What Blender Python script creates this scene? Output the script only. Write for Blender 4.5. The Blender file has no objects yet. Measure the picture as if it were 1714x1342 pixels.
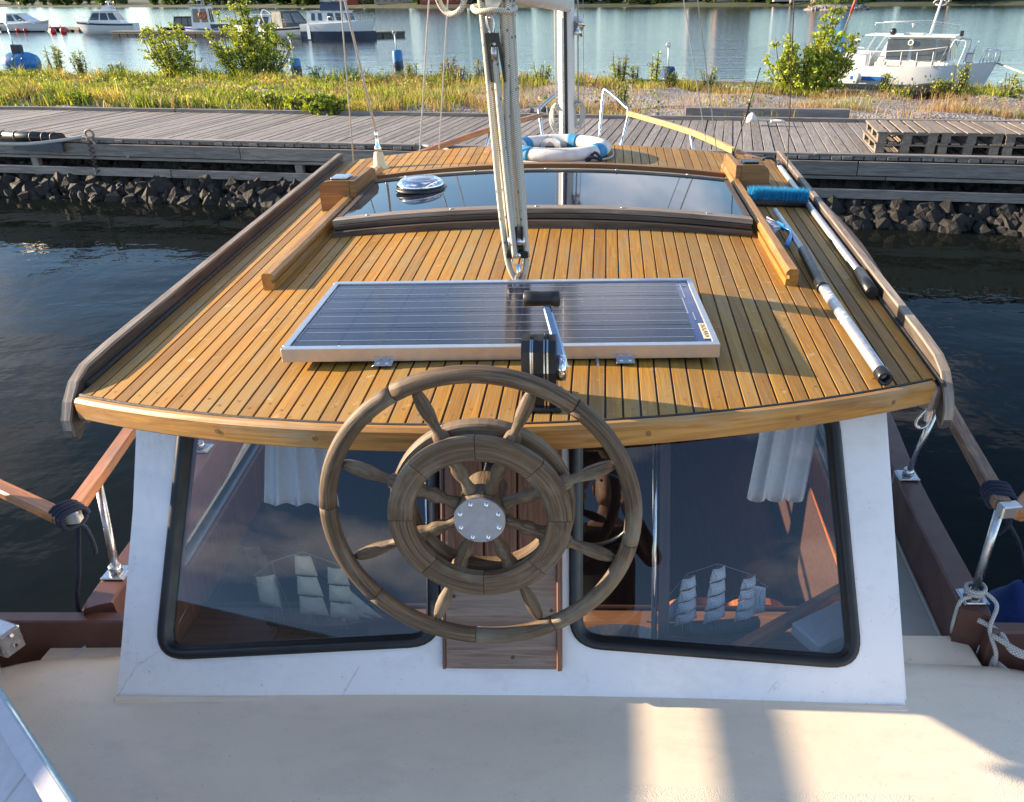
import bpy, bmesh, math, random
import numpy as np
from mathutils import Vector, Matrix, Euler
from mathutils.geometry import tessellate_polygon
random.seed(7); RNG = np.random.default_rng(7)
rad = math.radians
SC = bpy.context.scene
COL = SC.collection

# ------------------------------------------------------------------ camera
ZC = 2.9                                    # eye height above the water
FPX, PPX, PPY = 1325.0, 957.0, 671.0        # focal length and principal point of the 1714 x 1342 photograph
cam_data = bpy.data.cameras.new('camera')
cam = bpy.data.objects.new('camera', cam_data); COL.objects.link(cam)
cam.matrix_world = (Matrix.Translation((0, 0, ZC)) @ Matrix.Rotation(rad(1.5), 4, 'Z')
                    @ Matrix.Rotation(rad(63.0), 4, 'X') @ Matrix.Rotation(rad(-0.6), 4, 'Z'))
cam_data.sensor_width = 36.0
cam_data.lens = 36.0 * FPX / 1714.0
cam_data.shift_x = (857.0 - PPX) / 1714.0
cam_data.clip_start = 0.02
cam_data.clip_end = 5000.0
SC.camera = cam

# ------------------------------------------------------------------ world, sun, exposure
SUN_EL, SUN_AZ = 16.5, 10.0                  # low evening sun off the port side, 10 degrees ahead of abeam
sun_dir = Vector((-math.cos(rad(SUN_EL)) * math.cos(rad(SUN_AZ)), math.cos(rad(SUN_EL)) * math.sin(rad(SUN_AZ)), math.sin(rad(SUN_EL))))
world = bpy.data.worlds.new('World'); SC.world = world; world.use_nodes = True
wn, wl = world.node_tree.nodes, world.node_tree.links
wn.clear()
w_out = wn.new('ShaderNodeOutputWorld'); w_bg = wn.new('ShaderNodeBackground')
sky = wn.new('ShaderNodeTexSky'); sky.sky_type = 'NISHITA'; sky.sun_disc = False
sky.sun_elevation = rad(SUN_EL); sky.sun_rotation = rad(-90.0 + SUN_AZ)
sky.air_density = 1.0; sky.dust_density = 0.15; sky.ozone_density = 3.2
w_tc = wn.new('ShaderNodeTexCoord')
w_map = wn.new('ShaderNodeMapping'); w_map.inputs['Scale'].default_value = (1.0, 1.0, 2.6); w_map.inputs['Location'].default_value = (0.3, 1.7, 0.2)
w_n = wn.new('ShaderNodeTexNoise'); w_n.inputs['Scale'].default_value = 2.3; w_n.inputs['Detail'].default_value = 7.0; w_n.inputs['Roughness'].default_value = 0.55
w_r = wn.new('ShaderNodeValToRGB'); w_r.color_ramp.elements[0].position = 0.52; w_r.color_ramp.elements[1].position = 0.70
w_r.color_ramp.elements[1].color = (0.75, 0.75, 0.75, 1)
w_mix = wn.new('ShaderNodeMixRGB'); w_mix.inputs['Color2'].default_value = (9.5, 8.5, 7.9, 1)
wl.new(w_tc.outputs['Generated'], w_map.inputs['Vector']); wl.new(w_map.outputs['Vector'], w_n.inputs['Vector'])
wl.new(w_n.outputs['Fac'], w_r.inputs['Fac']); wl.new(w_r.outputs['Color'], w_mix.inputs['Fac'])
wl.new(sky.outputs['Color'], w_mix.inputs['Color1']); wl.new(w_mix.outputs['Color'], w_bg.inputs['Color'])
w_bg.inputs['Strength'].default_value = 0.105
wl.new(w_bg.outputs['Background'], w_out.inputs['Surface'])
sun_l = bpy.data.lights.new('sun', 'SUN'); sun_l.energy = 5.0; sun_l.angle = rad(0.6); sun_l.color = (1.0, 0.80, 0.56)
sun_o = bpy.data.objects.new('sun', sun_l); COL.objects.link(sun_o)
sun_o.rotation_euler = sun_dir.to_track_quat('Z', 'Y').to_euler(); sun_o.location = (-20, 0, 12)
SC.view_settings.view_transform = 'Standard'
SC.view_settings.look = 'None'
SC.view_settings.exposure = 1.58
SC.view_settings.gamma = 1.0
SC.view_settings.use_curve_mapping = False
SC.render.engine = 'CYCLES'
SC.cycles.max_bounces = 8; SC.cycles.transparent_max_bounces = 12; SC.cycles.caustics_reflective = False; SC.cycles.caustics_refractive = False
SC.cycles.use_denoising = True

# measuring helpers: where the ray through a photograph pixel meets a known plane of the place
CAM_R = cam.matrix_world.to_3x3(); CAM_O = Vector((0, 0, ZC))
def ray(px, py): return CAM_R @ Vector(((px - PPX) / FPX, (PPY - py) / FPX, -1.0))
def at_z(px, py, z):
    d = ray(px, py); return CAM_O + d * ((z - ZC) / d.z)
def at_y(px, py, y):
    d = ray(px, py); return CAM_O + d * (y / d.y)

# ------------------------------------------------------------------ materials
class NT:
    def __init__(s, name):
        s.m = bpy.data.materials.new(name); s.m.use_nodes = True
        s.n, s.l = s.m.node_tree.nodes, s.m.node_tree.links
        s.b = s.n['Principled BSDF']; s.out = s.n['Material Output']
    def node(s, t, **kw):
        x = s.n.new('ShaderNode' + t)
        for k, v in kw.items():
            if hasattr(x, k): setattr(x, k, v)
            else: x.inputs[k.replace('_', ' ')].default_value = v
        return x
    def link(s, a, b): s.l.new(a, b)
    def coords(s, kind='Object', scale=(1, 1, 1)):
        mp = s.node('Mapping'); mp.inputs['Scale'].default_value = scale
        if kind == 'grain':
            a = s.node('Attribute', attribute_name='grain'); src = a.outputs['Vector']
            oi = s.node('ObjectInfo'); mul = s.node('VectorMath', operation='MULTIPLY'); mul.inputs[1].default_value = (7.3, 3.1, 5.7)
            cb = s.node('CombineXYZ')
            for i in range(3): s.link(oi.outputs['Random'], cb.inputs[i])
            s.link(cb.outputs[0], mul.inputs[0])
            ad = s.node('VectorMath', operation='ADD'); s.link(src, ad.inputs[0]); s.link(mul.outputs[0], ad.inputs[1]); src = ad.outputs[0]
        elif kind == 'world':
            g = s.node('NewGeometry'); src = g.outputs['Position']
        else:
            src = s.node('TexCoord').outputs[kind]
        s.link(src, mp.inputs['Vector']); return mp.outputs['Vector']
    def noise(s, vec, scale=5, detail=4, rough=0.5, dist=0.0):
        x = s.node('TexNoise'); x.inputs['Scale'].default_value = scale; x.inputs['Detail'].default_value = detail
        x.inputs['Roughness'].default_value = rough; x.inputs['Distortion'].default_value = dist
        s.link(vec, x.inputs['Vector']); return x.outputs['Fac']
    def ramp(s, fac, stops):
        r = s.node('ValToRGB'); e = r.color_ramp.elements
        while len(e) < len(stops): e.new(0.5)
        for i, (p, c) in enumerate(stops):
            e[i].position = p; e[i].color = (c, c, c, 1) if isinstance(c, (int, float)) else (*c, 1)
        s.link(fac, r.inputs['Fac']); return r.outputs['Color']
    def mix(s, fac, a, b, mode='MIX'):
        m = s.node('MixRGB', blend_type=mode)
        for k, v in (('Fac', fac), ('Color1', a), ('Color2', b)):
            if hasattr(v, 'is_linked') or hasattr(v, 'links'): s.link(v, m.inputs[k])
            elif k == 'Fac': m.inputs[k].default_value = v
            else: m.inputs[k].default_value = (*v, 1) if len(v) == 3 else v
        return m.outputs['Color']
    def bump(s, h, strength=0.3, dist=0.01, normal=None):
        b = s.node('Bump'); b.inputs['Strength'].default_value = strength; b.inputs['Distance'].default_value = dist
        s.link(h, b.inputs['Height'])
        if normal is not None: s.link(normal, b.inputs['Normal'])
        return b.outputs['Normal']
    def setc(s, k, v):
        if hasattr(v, 'links'): s.link(v, s.b.inputs[k])
        else: s.b.inputs[k].default_value = (*v, 1) if isinstance(v, tuple) and len(v) == 3 else v

def plain(name, c, rough=0.5, metal=0.0, var=0.25, scale=14, bump=0.15, bdist=0.002, kind='Object', c2=None, rnd=0.0, coat=0.0, spec=None):
    t = NT(name); v = t.coords(kind)
    f = t.noise(v, scale, 5, 0.6)
    c2 = c2 or tuple(x * (1 - var) for x in c)
    col = t.mix(t.ramp(f, [(0.35, 0.0), (0.65, 1.0)]), c, c2)
    if rnd:
        oi = t.node('ObjectInfo'); r = t.ramp(oi.outputs['Random'], [(0, 1 - rnd), (1, 1 + rnd * 0.0)])
        col = t.mix(1.0, col, r, 'MULTIPLY')
    t.setc('Base Color', col); t.b.inputs['Metallic'].default_value = metal
    t.setc('Roughness', t.ramp(f, [(0.3, max(0.02, rough - 0.06)), (0.7, min(1, rough + 0.08))]))
    if coat: t.b.inputs['Coat Weight'].default_value = coat
    if spec is not None: t.b.inputs['Specular IOR Level'].default_value = spec
    if bump: t.setc('Normal', t.bump(t.noise(v, scale * 4, 4, 0.6), bump, bdist))
    return t.m

def wood(name, c1, c2, c3, rough=0.5, across=70, along=3, bump=0.35, bdist=0.0015, rnd=0.3, grey=None, greyamt=0.5, knots=False):
    """grain runs along the first axis of the 'grain' attribute"""
    t = NT(name)
    v = t.coords('grain', (along, across, across))
    f = t.noise(v, 1.0, 6, 0.62, 1.2)
    v2 = t.coords('grain', (along * 0.35, across * 0.12, across * 0.12))
    f2 = t.noise(v2, 1.6, 3, 0.5, 2.0)
    col = t.mix(t.ramp(f, [(0.40, 0.0), (0.60, 1.0)]), c1, c2)
    col = t.mix(t.ramp(f2, [(0.45, 0.0), (0.75, 0.8)]), col, c3)
    if grey:
        v3 = t.coords('grain', (3, 8, 8)); f3 = t.noise(v3, 1.0, 5, 0.65)
        col = t.mix(t.ramp(f3, [(0.5, 0.0), (0.68, greyamt)]), col, grey)
    oi = t.node('ObjectInfo'); r = t.ramp(oi.outputs['Random'], [(0, 1 - rnd), (0.5, 1 - rnd * 0.35), (1, 1.0)])
    col = t.mix(1.0, col, r, 'MULTIPLY')
    t.setc('Base Color', col)
    t.setc('Roughness', t.ramp(f, [(0.3, rough - 0.1), (0.7, rough + 0.12)]))
    t.setc('Normal', t.bump(f, bump, bdist))
    return t.m

def roof_wood():
    t = NT('oiled_teak'); g = t.coords('grain', (1.6, 42, 42)); f = t.noise(g, 1.0, 6, 0.65, 1.6)
    fine = t.noise(t.coords('grain', (7, 260, 260)), 1.0, 3, 0.6)
    col = t.mix(t.ramp(f, [(0.35, 0.0), (0.66, 1.0)]), (0.52, 0.262, 0.030), (0.33, 0.152, 0.018))
    col = t.mix(t.ramp(fine, [(0.42, 0.0), (0.70, 0.55)]), col, (0.28, 0.130, 0.024))
    w = t.coords('world'); blot = t.noise(w, 2.6, 5, 0.65)
    col = t.mix(t.ramp(blot, [(0.44, 0.0), (0.64, 0.65)]), col, (0.37, 0.245, 0.09))
    grey = t.noise(t.coords('grain', (2.2, 14, 14)), 1.0, 5, 0.7); col = t.mix(t.ramp(grey, [(0.50, 0.0), (0.68, 0.70)]), col, (0.31, 0.22, 0.11))
    stain = t.noise(t.coords('world'), 19.0, 4, 0.7)
    col = t.mix(t.ramp(stain, [(0.62, 0.0), (0.70, 0.55)]), col, (0.60, 0.48, 0.30))
    dark = t.noise(t.coords('world'), 55.0, 2, 0.5)
    col = t.mix(t.ramp(dark, [(0.71, 0.0), (0.76, 0.55)]), col, (0.10, 0.05, 0.02))
    oi = t.node('ObjectInfo')
    r = t.ramp(oi.outputs['Random'], [(0, (0.60, 0.56, 0.55)), (0.3, (0.86, 0.84, 0.84)), (0.7, (0.98, 1.0, 1.0)), (1, (1.06, 0.98, 0.92))])
    col = t.mix(1.0, col, r, 'MULTIPLY')
    t.setc('Base Color', col); t.setc('Roughness', t.ramp(f, [(0.3, 0.52), (0.7, 0.72)])); t.b.inputs['Specular IOR Level'].default_value = 0.35
    t.setc('Normal', t.bump(fine, 0.5, 0.0014)); return t.m

M = {}
M['teak'] = roof_wood()
M['oiled_trim'] = wood('oiled_trim_wood', (0.52, 0.26, 0.05), (0.36, 0.16, 0.03), (0.26, 0.12, 0.03), 0.45, 60, 3, grey=(0.36, 0.25, 0.14), greyamt=0.55, rnd=0.12)
M['block_wood'] = wood('brown_block_wood', (0.34, 0.17, 0.055), (0.24, 0.11, 0.035), (0.20, 0.09, 0.03), 0.5, 60, 3, rnd=0.1)
M['beam'] = wood('weathered_beam_wood', (0.60, 0.30, 0.07), (0.40, 0.18, 0.04), (0.26, 0.13, 0.04), 0.55, 60, 3, bump=0.6, bdist=0.002, grey=(0.45, 0.33, 0.20), greyamt=0.7, rnd=0.05)
M['grey_wood'] = wood('silvered_wood', (0.34, 0.29, 0.24), (0.20, 0.16, 0.13), (0.13, 0.09, 0.07), 0.75, 80, 3, bump=0.7, bdist=0.002, rnd=0.15)
M['dark_wood'] = wood('dark_weathered_wood', (0.085, 0.06, 0.045), (0.04, 0.028, 0.022), (0.14, 0.11, 0.085), 0.6, 70, 3, bump=0.6, bdist=0.002, rnd=0.1)
M['wheel_wood'] = wood('weathered_oak', (0.215, 0.140, 0.078), (0.075, 0.045, 0.025), (0.14, 0.09, 0.052), 0.62, 120, 4, bump=0.9, bdist=0.0022, grey=(0.34, 0.29, 0.21), greyamt=0.8, rnd=0.22)
M['board_wood'] = wood('brown_board_wood', (0.34, 0.235, 0.175), (0.20, 0.13, 0.095), (0.29, 0.24, 0.205), 0.6, 55, 3, bump=0.5, rnd=0.1, grey=(0.30, 0.25, 0.21), greyamt=0.6)
M['red_board'] = wood('reddish_board_wood', (0.26, 0.12, 0.07), (0.14, 0.06, 0.035), (0.20, 0.12, 0.09), 0.6, 60, 3, bump=0.6, rnd=0.1)
M['rail_wood'] = wood('varnished_rail_wood', (0.50, 0.20, 0.06), (0.33, 0.11, 0.03), (0.24, 0.09, 0.03), 0.4, 60, 3, grey=(0.20, 0.14, 0.10), greyamt=0.9, rnd=0.08)
M['rail_worn'] = wood('worn_rail_wood', (0.34, 0.20, 0.12), (0.17, 0.085, 0.05), (0.38, 0.25, 0.17), 0.65, 60, 4, bump=0.8, bdist=0.002, grey=(0.07, 0.05, 0.04), greyamt=0.7, rnd=0.1)
M['bright_rail'] = wood('honey_rail_wood', (0.78, 0.48, 0.17), (0.62, 0.34, 0.10), (0.5, 0.26, 0.07), 0.45, 60, 3, rnd=0.05)
M['pine_grey'] = wood('grey_pier_timber', (0.36, 0.32, 0.285), (0.23, 0.20, 0.18), (0.15, 0.13, 0.115), 0.8, 55, 2.5, bump=0.7, bdist=0.003, rnd=0.38)
M['pallet_wood'] = wood('pallet_wood', (0.33, 0.27, 0.21), (0.21, 0.165, 0.125), (0.13, 0.10, 0.08), 0.8, 50, 2.5, bump=0.6, bdist=0.003, rnd=0.35)
M['mahogany'] = wood('cabin_mahogany', (0.60, 0.185, 0.045), (0.42, 0.12, 0.028), (0.45, 0.14, 0.035), 0.35, 40, 2, bump=0.1, rnd=0.05)
M['interior_dark'] = wood('cabin_dark_panel', (0.10, 0.045, 0.028), (0.055, 0.026, 0.018), (0.08, 0.035, 0.02), 0.5, 40, 2, bump=0.1, rnd=0.1)
M['shelf_wood'] = wood('cabin_shelf_wood', (0.30, 0.15, 0.085), (0.20, 0.095, 0.05), (0.25, 0.12, 0.07), 0.45, 30, 2, bump=0.1, rnd=0.1)
M['caulk'] = plain('deck_caulking', (0.050, 0.046, 0.043), 0.75, var=0.4, scale=60, bump=0.4)
M['black_rubber'] = plain('black_rubber', (0.018, 0.018, 0.02), 0.38, var=0.4, scale=20, bump=0.1)
M['black_plastic'] = plain('black_plastic', (0.02, 0.02, 0.022), 0.3, var=0.3, scale=30, bump=0.1)
M['chrome'] = plain('polished_chrome', (0.80, 0.80, 0.82), 0.10, 1.0, var=0.12, scale=30, bump=0.03)
M['steel'] = plain('brushed_steel', (0.60, 0.61, 0.63), 0.28, 1.0, var=0.2, scale=40, bump=0.08)
M['hub_plate'] = plain('anodised_plate', (0.62, 0.62, 0.66), 0.34, 0.9, var=0.15, scale=60, bump=0.05)
M['alu'] = plain('anodised_aluminium', (0.66, 0.66, 0.66), 0.38, 0.85, var=0.12, scale=25, bump=0.05)
M['alu_dull'] = plain('scuffed_aluminium_tube', (0.66, 0.68, 0.70), 0.40, 0.7, var=0.3, scale=35, bump=0.1)
M['mast'] = plain('painted_mast', (0.74, 0.74, 0.73), 0.35, 0.0, var=0.1, scale=6, bump=0.03)
M['brown_paint'] = plain('brown_bulwark_paint', (0.125, 0.058, 0.045), 0.33, var=0.25, scale=9, bump=0.25, c2=(0.10, 0.040, 0.030))
M['white_hull'] = plain('white_gelcoat', (0.78, 0.78, 0.76), 0.25, var=0.08, scale=4, bump=0.03)
M['white_paint_far'] = plain('white_boat_paint', (0.80, 0.79, 0.76), 0.3, var=0.1, scale=3, bump=0.0)
M['cream_hull'] = plain('cream_gelcoat', (0.62, 0.62, 0.56), 0.3, var=0.1, scale=3, bump=0.0)
M['navy_paint'] = plain('navy_boat_paint', (0.018, 0.03, 0.07), 0.25, var=0.2, scale=3, bump=0.0)
M['black_paint'] = plain('black_boat_paint', (0.02, 0.02, 0.025), 0.3, var=0.2, scale=3, bump=0.0)
M['blue_paint'] = plain('bright_blue_paint', (0.02, 0.14, 0.50), 0.35, var=0.2, scale=3, bump=0.0)
M['red_plastic'] = plain('red_fender_plastic', (0.62, 0.035, 0.03), 0.4, var=0.2, scale=6, bump=0.0)
M['orange_plastic'] = plain('orange_lifebuoy_plastic', (0.75, 0.12, 0.03), 0.45, var=0.15, scale=6, bump=0.0)
M['dark_glass'] = plain('dark_boat_window', (0.03, 0.035, 0.04), 0.08, var=0.3, scale=2, bump=0.0, spec=0.8)
M['grey_glass'] = plain('grey_curtained_window', (0.07, 0.075, 0.075), 0.12, var=0.45, scale=3, bump=0.0, spec=0.8)
M['fender_blue'] = plain('blue_fender_cover', (0.015, 0.055, 0.24), 0.75, var=0.4, scale=8, bump=0.7, bdist=0.006)
M['buoy_blue'] = plain('blue_buoy_plastic', (0.03, 0.20, 0.48), 0.4, var=0.3, scale=4, bump=0.1)
M['buoy_dark'] = plain('dark_wet_plastic', (0.02, 0.03, 0.05), 0.3, var=0.3, scale=5, bump=0.1)
M['band_blue'] = plain('blue_canvas_band', (0.04, 0.27, 0.52), 0.7, var=0.2, scale=30, bump=0.4)
M['life_white'] = plain('worn_white_canvas', (0.74, 0.70, 0.66), 0.75, var=0.12, scale=12, bump=0.5, bdist=0.004, c2=(0.60, 0.55, 0.50))
M['bristle'] = plain('blue_bristles', (0.02, 0.30, 0.68), 0.5, var=0.4, scale=120, bump=0.2)
M['bristle_white'] = plain('white_bristles', (0.72, 0.72, 0.80), 0.6, var=0.2, scale=60, bump=0.2)
M['handle_blue'] = plain('blue_brush_handle', (0.02, 0.22, 0.60), 0.3, var=0.2, scale=30, bump=0.1)
M['yellow_plastic'] = plain('cream_base_plastic', (0.76, 0.66, 0.40), 0.5, var=0.15, scale=14, bump=0.1)
M['curtain'] = plain('white_curtain_cloth', (0.90, 0.87, 0.86), 0.85, var=0.08, scale=60, bump=0.3)
M['sail_cream'] = plain('cream_model_sail', (0.80, 0.69, 0.49), 0.8, var=0.15, scale=40, bump=0.3)
M['model_hull'] = plain('dark_model_hull', (0.22, 0.09, 0.045), 0.4, var=0.3, scale=20, bump=0.1)
M['model_hull_grey'] = plain('glass_model_hull', (0.20, 0.17, 0.20), 0.15, var=0.3, scale=20, bump=0.1)
M['plait_navy'] = plain('navy_cord', (0.015, 0.022, 0.05), 0.8, var=0.3, scale=150, bump=0.5)
M['cloth_edge'] = plain('pale_blue_piping', (0.42, 0.56, 0.62), 0.7, var=0.2, scale=60, bump=0.3)
M['canvas'] = plain('white_canvas_board', (0.62, 0.62, 0.66), 0.75, var=0.08, scale=40, bump=0.3, bdist=0.001)
M['wire'] = plain('rigging_wire', (0.66, 0.66, 0.64), 0.4, 0.2, var=0.2, scale=80, bump=0.3)
M['far_tree'] = plain('far_tree_leaves', (0.065, 0.10, 0.022), 0.8, var=0.5, scale=0.25, bump=0.0, rnd=0.35)
M['far_wall_beige'] = plain('beige_facade', (0.42, 0.33, 0.27), 0.8, var=0.1, scale=0.3, bump=0.0)
M['far_wall_white'] = plain('white_facade', (0.45, 0.43, 0.41), 0.8, var=0.1, scale=0.3, bump=0.0)
M['far_wall_red'] = plain('red_ochre_facade', (0.40, 0.07, 0.045), 0.8, var=0.15, scale=0.3, bump=0.0)
M['far_roof'] = plain('dark_roofing', (0.07, 0.06, 0.055), 0.8, var=0.2, scale=0.5, bump=0.0)
M['crane_blue'] = plain('blue_mast_paint', (0.01, 0.20, 0.62), 0.5, var=0.15, scale=0.5, bump=0.0)
M['crane_red'] = plain('rust_red_mast_paint', (0.42, 0.08, 0.035), 0.5, var=0.3, scale=0.5, bump=0.0)

def rope_mat(name, base, dark, fleck=None, pitch=160):
    t = NT(name); a = t.node('Attribute', attribute_name='grain').outputs['Vector']
    mp = t.node('Mapping'); mp.inputs['Scale'].default_value = (pitch, 1, 1); t.link(a, mp.inputs['Vector'])
    sp = t.node('SeparateXYZ'); t.link(a, sp.inputs[0])
    # angle round the rope is stored in y (turns)
    w1 = t.node('Math', operation='MULTIPLY_ADD'); w1.inputs[1].default_value = pitch; t.link(sp.outputs[0], w1.inputs[0])
    ty = t.node('Math', operation='MULTIPLY'); ty.inputs[1].default_value = 4.0; t.link(sp.outputs[1], ty.inputs[0]); t.link(ty.outputs[0], w1.inputs[2])
    s1 = t.node('Math', operation='PINGPONG'); s1.inputs[1].default_value = 0.5; t.link(w1.outputs[0], s1.inputs[0])
    w2 = t.node('Math', operation='SUBTRACT'); m2 = t.node('Math', operation='MULTIPLY'); m2.inputs[1].default_value = pitch; t.link(sp.outputs[0], m2.inputs[0])
    t.link(m2.outputs[0], w2.inputs[0]); t.link(ty.outputs[0], w2.inputs[1])
    s2 = t.node('Math', operation='PINGPONG'); s2.inputs[1].default_value = 0.5; t.link(w2.outputs[0], s2.inputs[0])
    h = t.node('Math', operation='MULTIPLY'); t.link(s1.outputs[0], h.inputs[0]); t.link(s2.outputs[0], h.inputs[1])
    col = t.mix(t.ramp(h.outputs[0], [(0.01, 0.0), (0.10, 1.0)]), dark, base)
    if fleck:
        mp2 = t.node('Mapping'); mp2.inputs['Scale'].default_value = (38, 3.0, 1); t.link(a, mp2.inputs['Vector'])
        vo = t.node('TexVoronoi'); vo.inputs['Scale'].default_value = 1.0; t.link(mp2.outputs[0], vo.inputs['Vector'])
        col = t.mix(t.ramp(vo.outputs['Distance'], [(0.16, 0.85), (0.22, 0.0)]), col, fleck)
    t.setc('Base Color', col); t.b.inputs['Roughness'].default_value = 0.85
    t.setc('Normal', t.bump(h.outputs[0], 0.6, 0.003)); return t.m
M['rope'] = rope_mat('braided_sheet_rope', (0.80, 0.76, 0.66), (0.36, 0.32, 0.25), (0.035, 0.10, 0.10))
M['rope_plain'] = rope_mat('plain_white_rope', (0.62, 0.60, 0.56), (0.28, 0.26, 0.23), None, 110)
M['rope_navy'] = rope_mat('navy_braided_rope', (0.022, 0.030, 0.065), (0.008, 0.01, 0.02), None, 150)

def painted(name, c, crackc, craq=0.5, bumps=0.3, bscale=60, stipple=0.0):
    """brushed or stippled boat paint with hairline cracks and small dirt"""
    t = NT(name); v = t.coords('world'); n1 = t.noise(v, 2.2, 5, 0.6)
    col = t.mix(t.ramp(n1, [(0.35, 0.0), (0.7, 0.6)]), c, tuple(x * 0.86 for x in c))
    wv = t.noise(t.coords('world'), 9.0, 6, 0.7)
    vo = t.node('TexVoronoi', feature='DISTANCE_TO_EDGE'); vo.inputs['Scale'].default_value = 3.1
    vv = t.node('VectorMath', operation='MULTIPLY_ADD'); vv.inputs[1].default_value = (0.35, 0.35, 0.35)
    cmb = t.node('CombineXYZ'); 
    for i in range(3): t.link(wv, cmb.inputs[i])
    t.link(cmb.outputs[0], vv.inputs[0]); t.link(v, vv.inputs[2]); t.link(vv.outputs[0], vo.inputs['Vector'])
    crack = t.ramp(vo.outputs['Distance'], [(0.0, 1.0), (0.006, 0.0)])
    gate = t.ramp(t.noise(t.coords('world'), 5.0, 3, 0.5), [(0.60, 0.0), (0.66, craq)])
    cm = t.mix(1.0, crack, gate, 'MULTIPLY')
    col = t.mix(cm, col, crackc)
    sp = t.noise(t.coords('world'), 130.0, 2, 0.5)
    col = t.mix(t.ramp(sp, [(0.735, 0.0), (0.76, 0.7)]), col, crackc)
    sm_ = t.noise(t.coords('world', (3.0, 9.0, 3.0)), 1.3, 6, 0.72); col = t.mix(t.ramp(sm_, [(0.50, 0.0), (0.74, 0.38)]), col, tuple(x * 0.62 for x in c))
    run = t.noise(t.coords('world', (26, 26, 2.0)), 1.0, 4, 0.6); col = t.mix(t.ramp(run, [(0.60, 0.0), (0.78, 0.22)]), col, (c[0] * 0.6, c[1] * 0.52, c[2] * 0.42))
    t.setc('Base Color', col); t.b.inputs['Roughness'].default_value = 0.42
    if stipple:
        h = t.noise(t.coords('world'), 230.0, 3, 0.55); big = t.noise(t.coords('world'), 34.0, 3, 0.5)
        nn = t.bump(big, 0.25, 0.004); nn = t.bump(h, stipple, 0.004, nn); t.b.inputs['Roughness'].default_value = 0.6
    else:
        st = t.coords('world', (bscale, bscale, bscale * 0.18)); nn = t.bump(t.noise(st, 1.0, 4, 0.6), bumps, 0.0022)
        nn = t.bump(t.noise(t.coords('world'), 7.0, 2, 0.5), 0.15, 0.01, nn)
    t.setc('Normal', nn); return t.m
M['white_wall'] = painted('brushed_white_paint', (0.90, 0.89, 0.91), (0.22, 0.20, 0.20))
M['cream_smooth'] = painted('cream_deck_paint', (0.86, 0.725, 0.56), (0.30, 0.25, 0.20), bumps=0.25, bscale=30)
M['cream_grip'] = painted('cream_nonskid_paint', (0.86, 0.735, 0.57), (0.30, 0.25, 0.20), craq=0.25, stipple=0.55)
M['grey_deck'] = painted('pale_side_deck_paint', (0.50, 0.49, 0.45), (0.18, 0.15, 0.12), bumps=0.3)

def glass_mat(name, tint, ior=1.55, rough=0.0, fade=1.0):
    t = NT(name); t.n.remove(t.b)
    tr = t.node('BsdfTransparent'); tr.inputs['Color'].default_value = (*tint, 1)
    gl = t.node('BsdfGlossy'); gl.inputs['Roughness'].default_value = rough; gl.inputs['Color'].default_value = (1, 1, 1, 1)
    fr = t.node('Fresnel'); fr.inputs['IOR'].default_value = ior
    mx = t.node('MixShader'); t.link(fr.outputs[0], mx.inputs[0]); t.link(tr.outputs[0], mx.inputs[1]); t.link(gl.outputs[0], mx.inputs[2])
    t.link(mx.outputs[0], t.out.inputs['Surface']); return t.m
M['window_glass'] = glass_mat('cabin_window_glass', (0.80, 0.83, 0.86), 1.72)
M['side_glass'] = glass_mat('cabin_side_glass', (0.85, 0.88, 0.88), 1.45)

def acrylic():
    t = NT('dark_acrylic'); v = t.coords('world'); sp = t.noise(v, 60, 3, 0.6)
    col = t.mix(t.ramp(sp, [(0.66, 0.0), (0.74, 0.5)]), (0.012, 0.016, 0.028), (0.14, 0.15, 0.18))
    t.setc('Base Color', col); t.setc('Roughness', t.ramp(t.noise(t.coords('world'), 5, 4, 0.6), [(0.3, 0.015), (0.8, 0.07)]))
    t.b.inputs['IOR'].default_value = 1.38; return t.m
M['acrylic'] = acrylic()
def cell():
    t = NT('solar_cell'); v = t.coords('world', (900, 60, 60)); w = t.node('TexWave'); w.inputs['Scale'].default_value = 0.32; w.bands_direction = 'X'
    t.link(t.coords('Object', (1, 1, 1)), w.inputs['Vector']); w.inputs['Scale'].default_value = 60.0
    col = t.mix(t.ramp(w.outputs['Fac'], [(0.75, 0.0), (0.95, 0.30)]), (0.008, 0.010, 0.026), (0.06, 0.06, 0.08))
    dust = t.noise(t.coords('world'), 90, 4, 0.7)
    col = t.mix(t.ramp(dust, [(0.5, 0.0), (0.78, 0.12)]), col, (0.20, 0.19, 0.19))
    t.setc('Base Color', col); t.b.inputs['Roughness'].default_value = 0.16; t.b.inputs['Coat Weight'].default_value = 0.15; t.b.inputs['Coat Roughness'].default_value = 0.10
    return t.m
M['cell'] = cell()
M['backsheet'] = plain('blue_laminate', (0.012, 0.026, 0.15), 0.2, var=0.2, scale=30, bump=0.0, coat=0.6)
M['busbar'] = plain('silver_busbar', (0.55, 0.56, 0.60), 0.35, 0.5, var=0.2, scale=60, bump=0.0)

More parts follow.
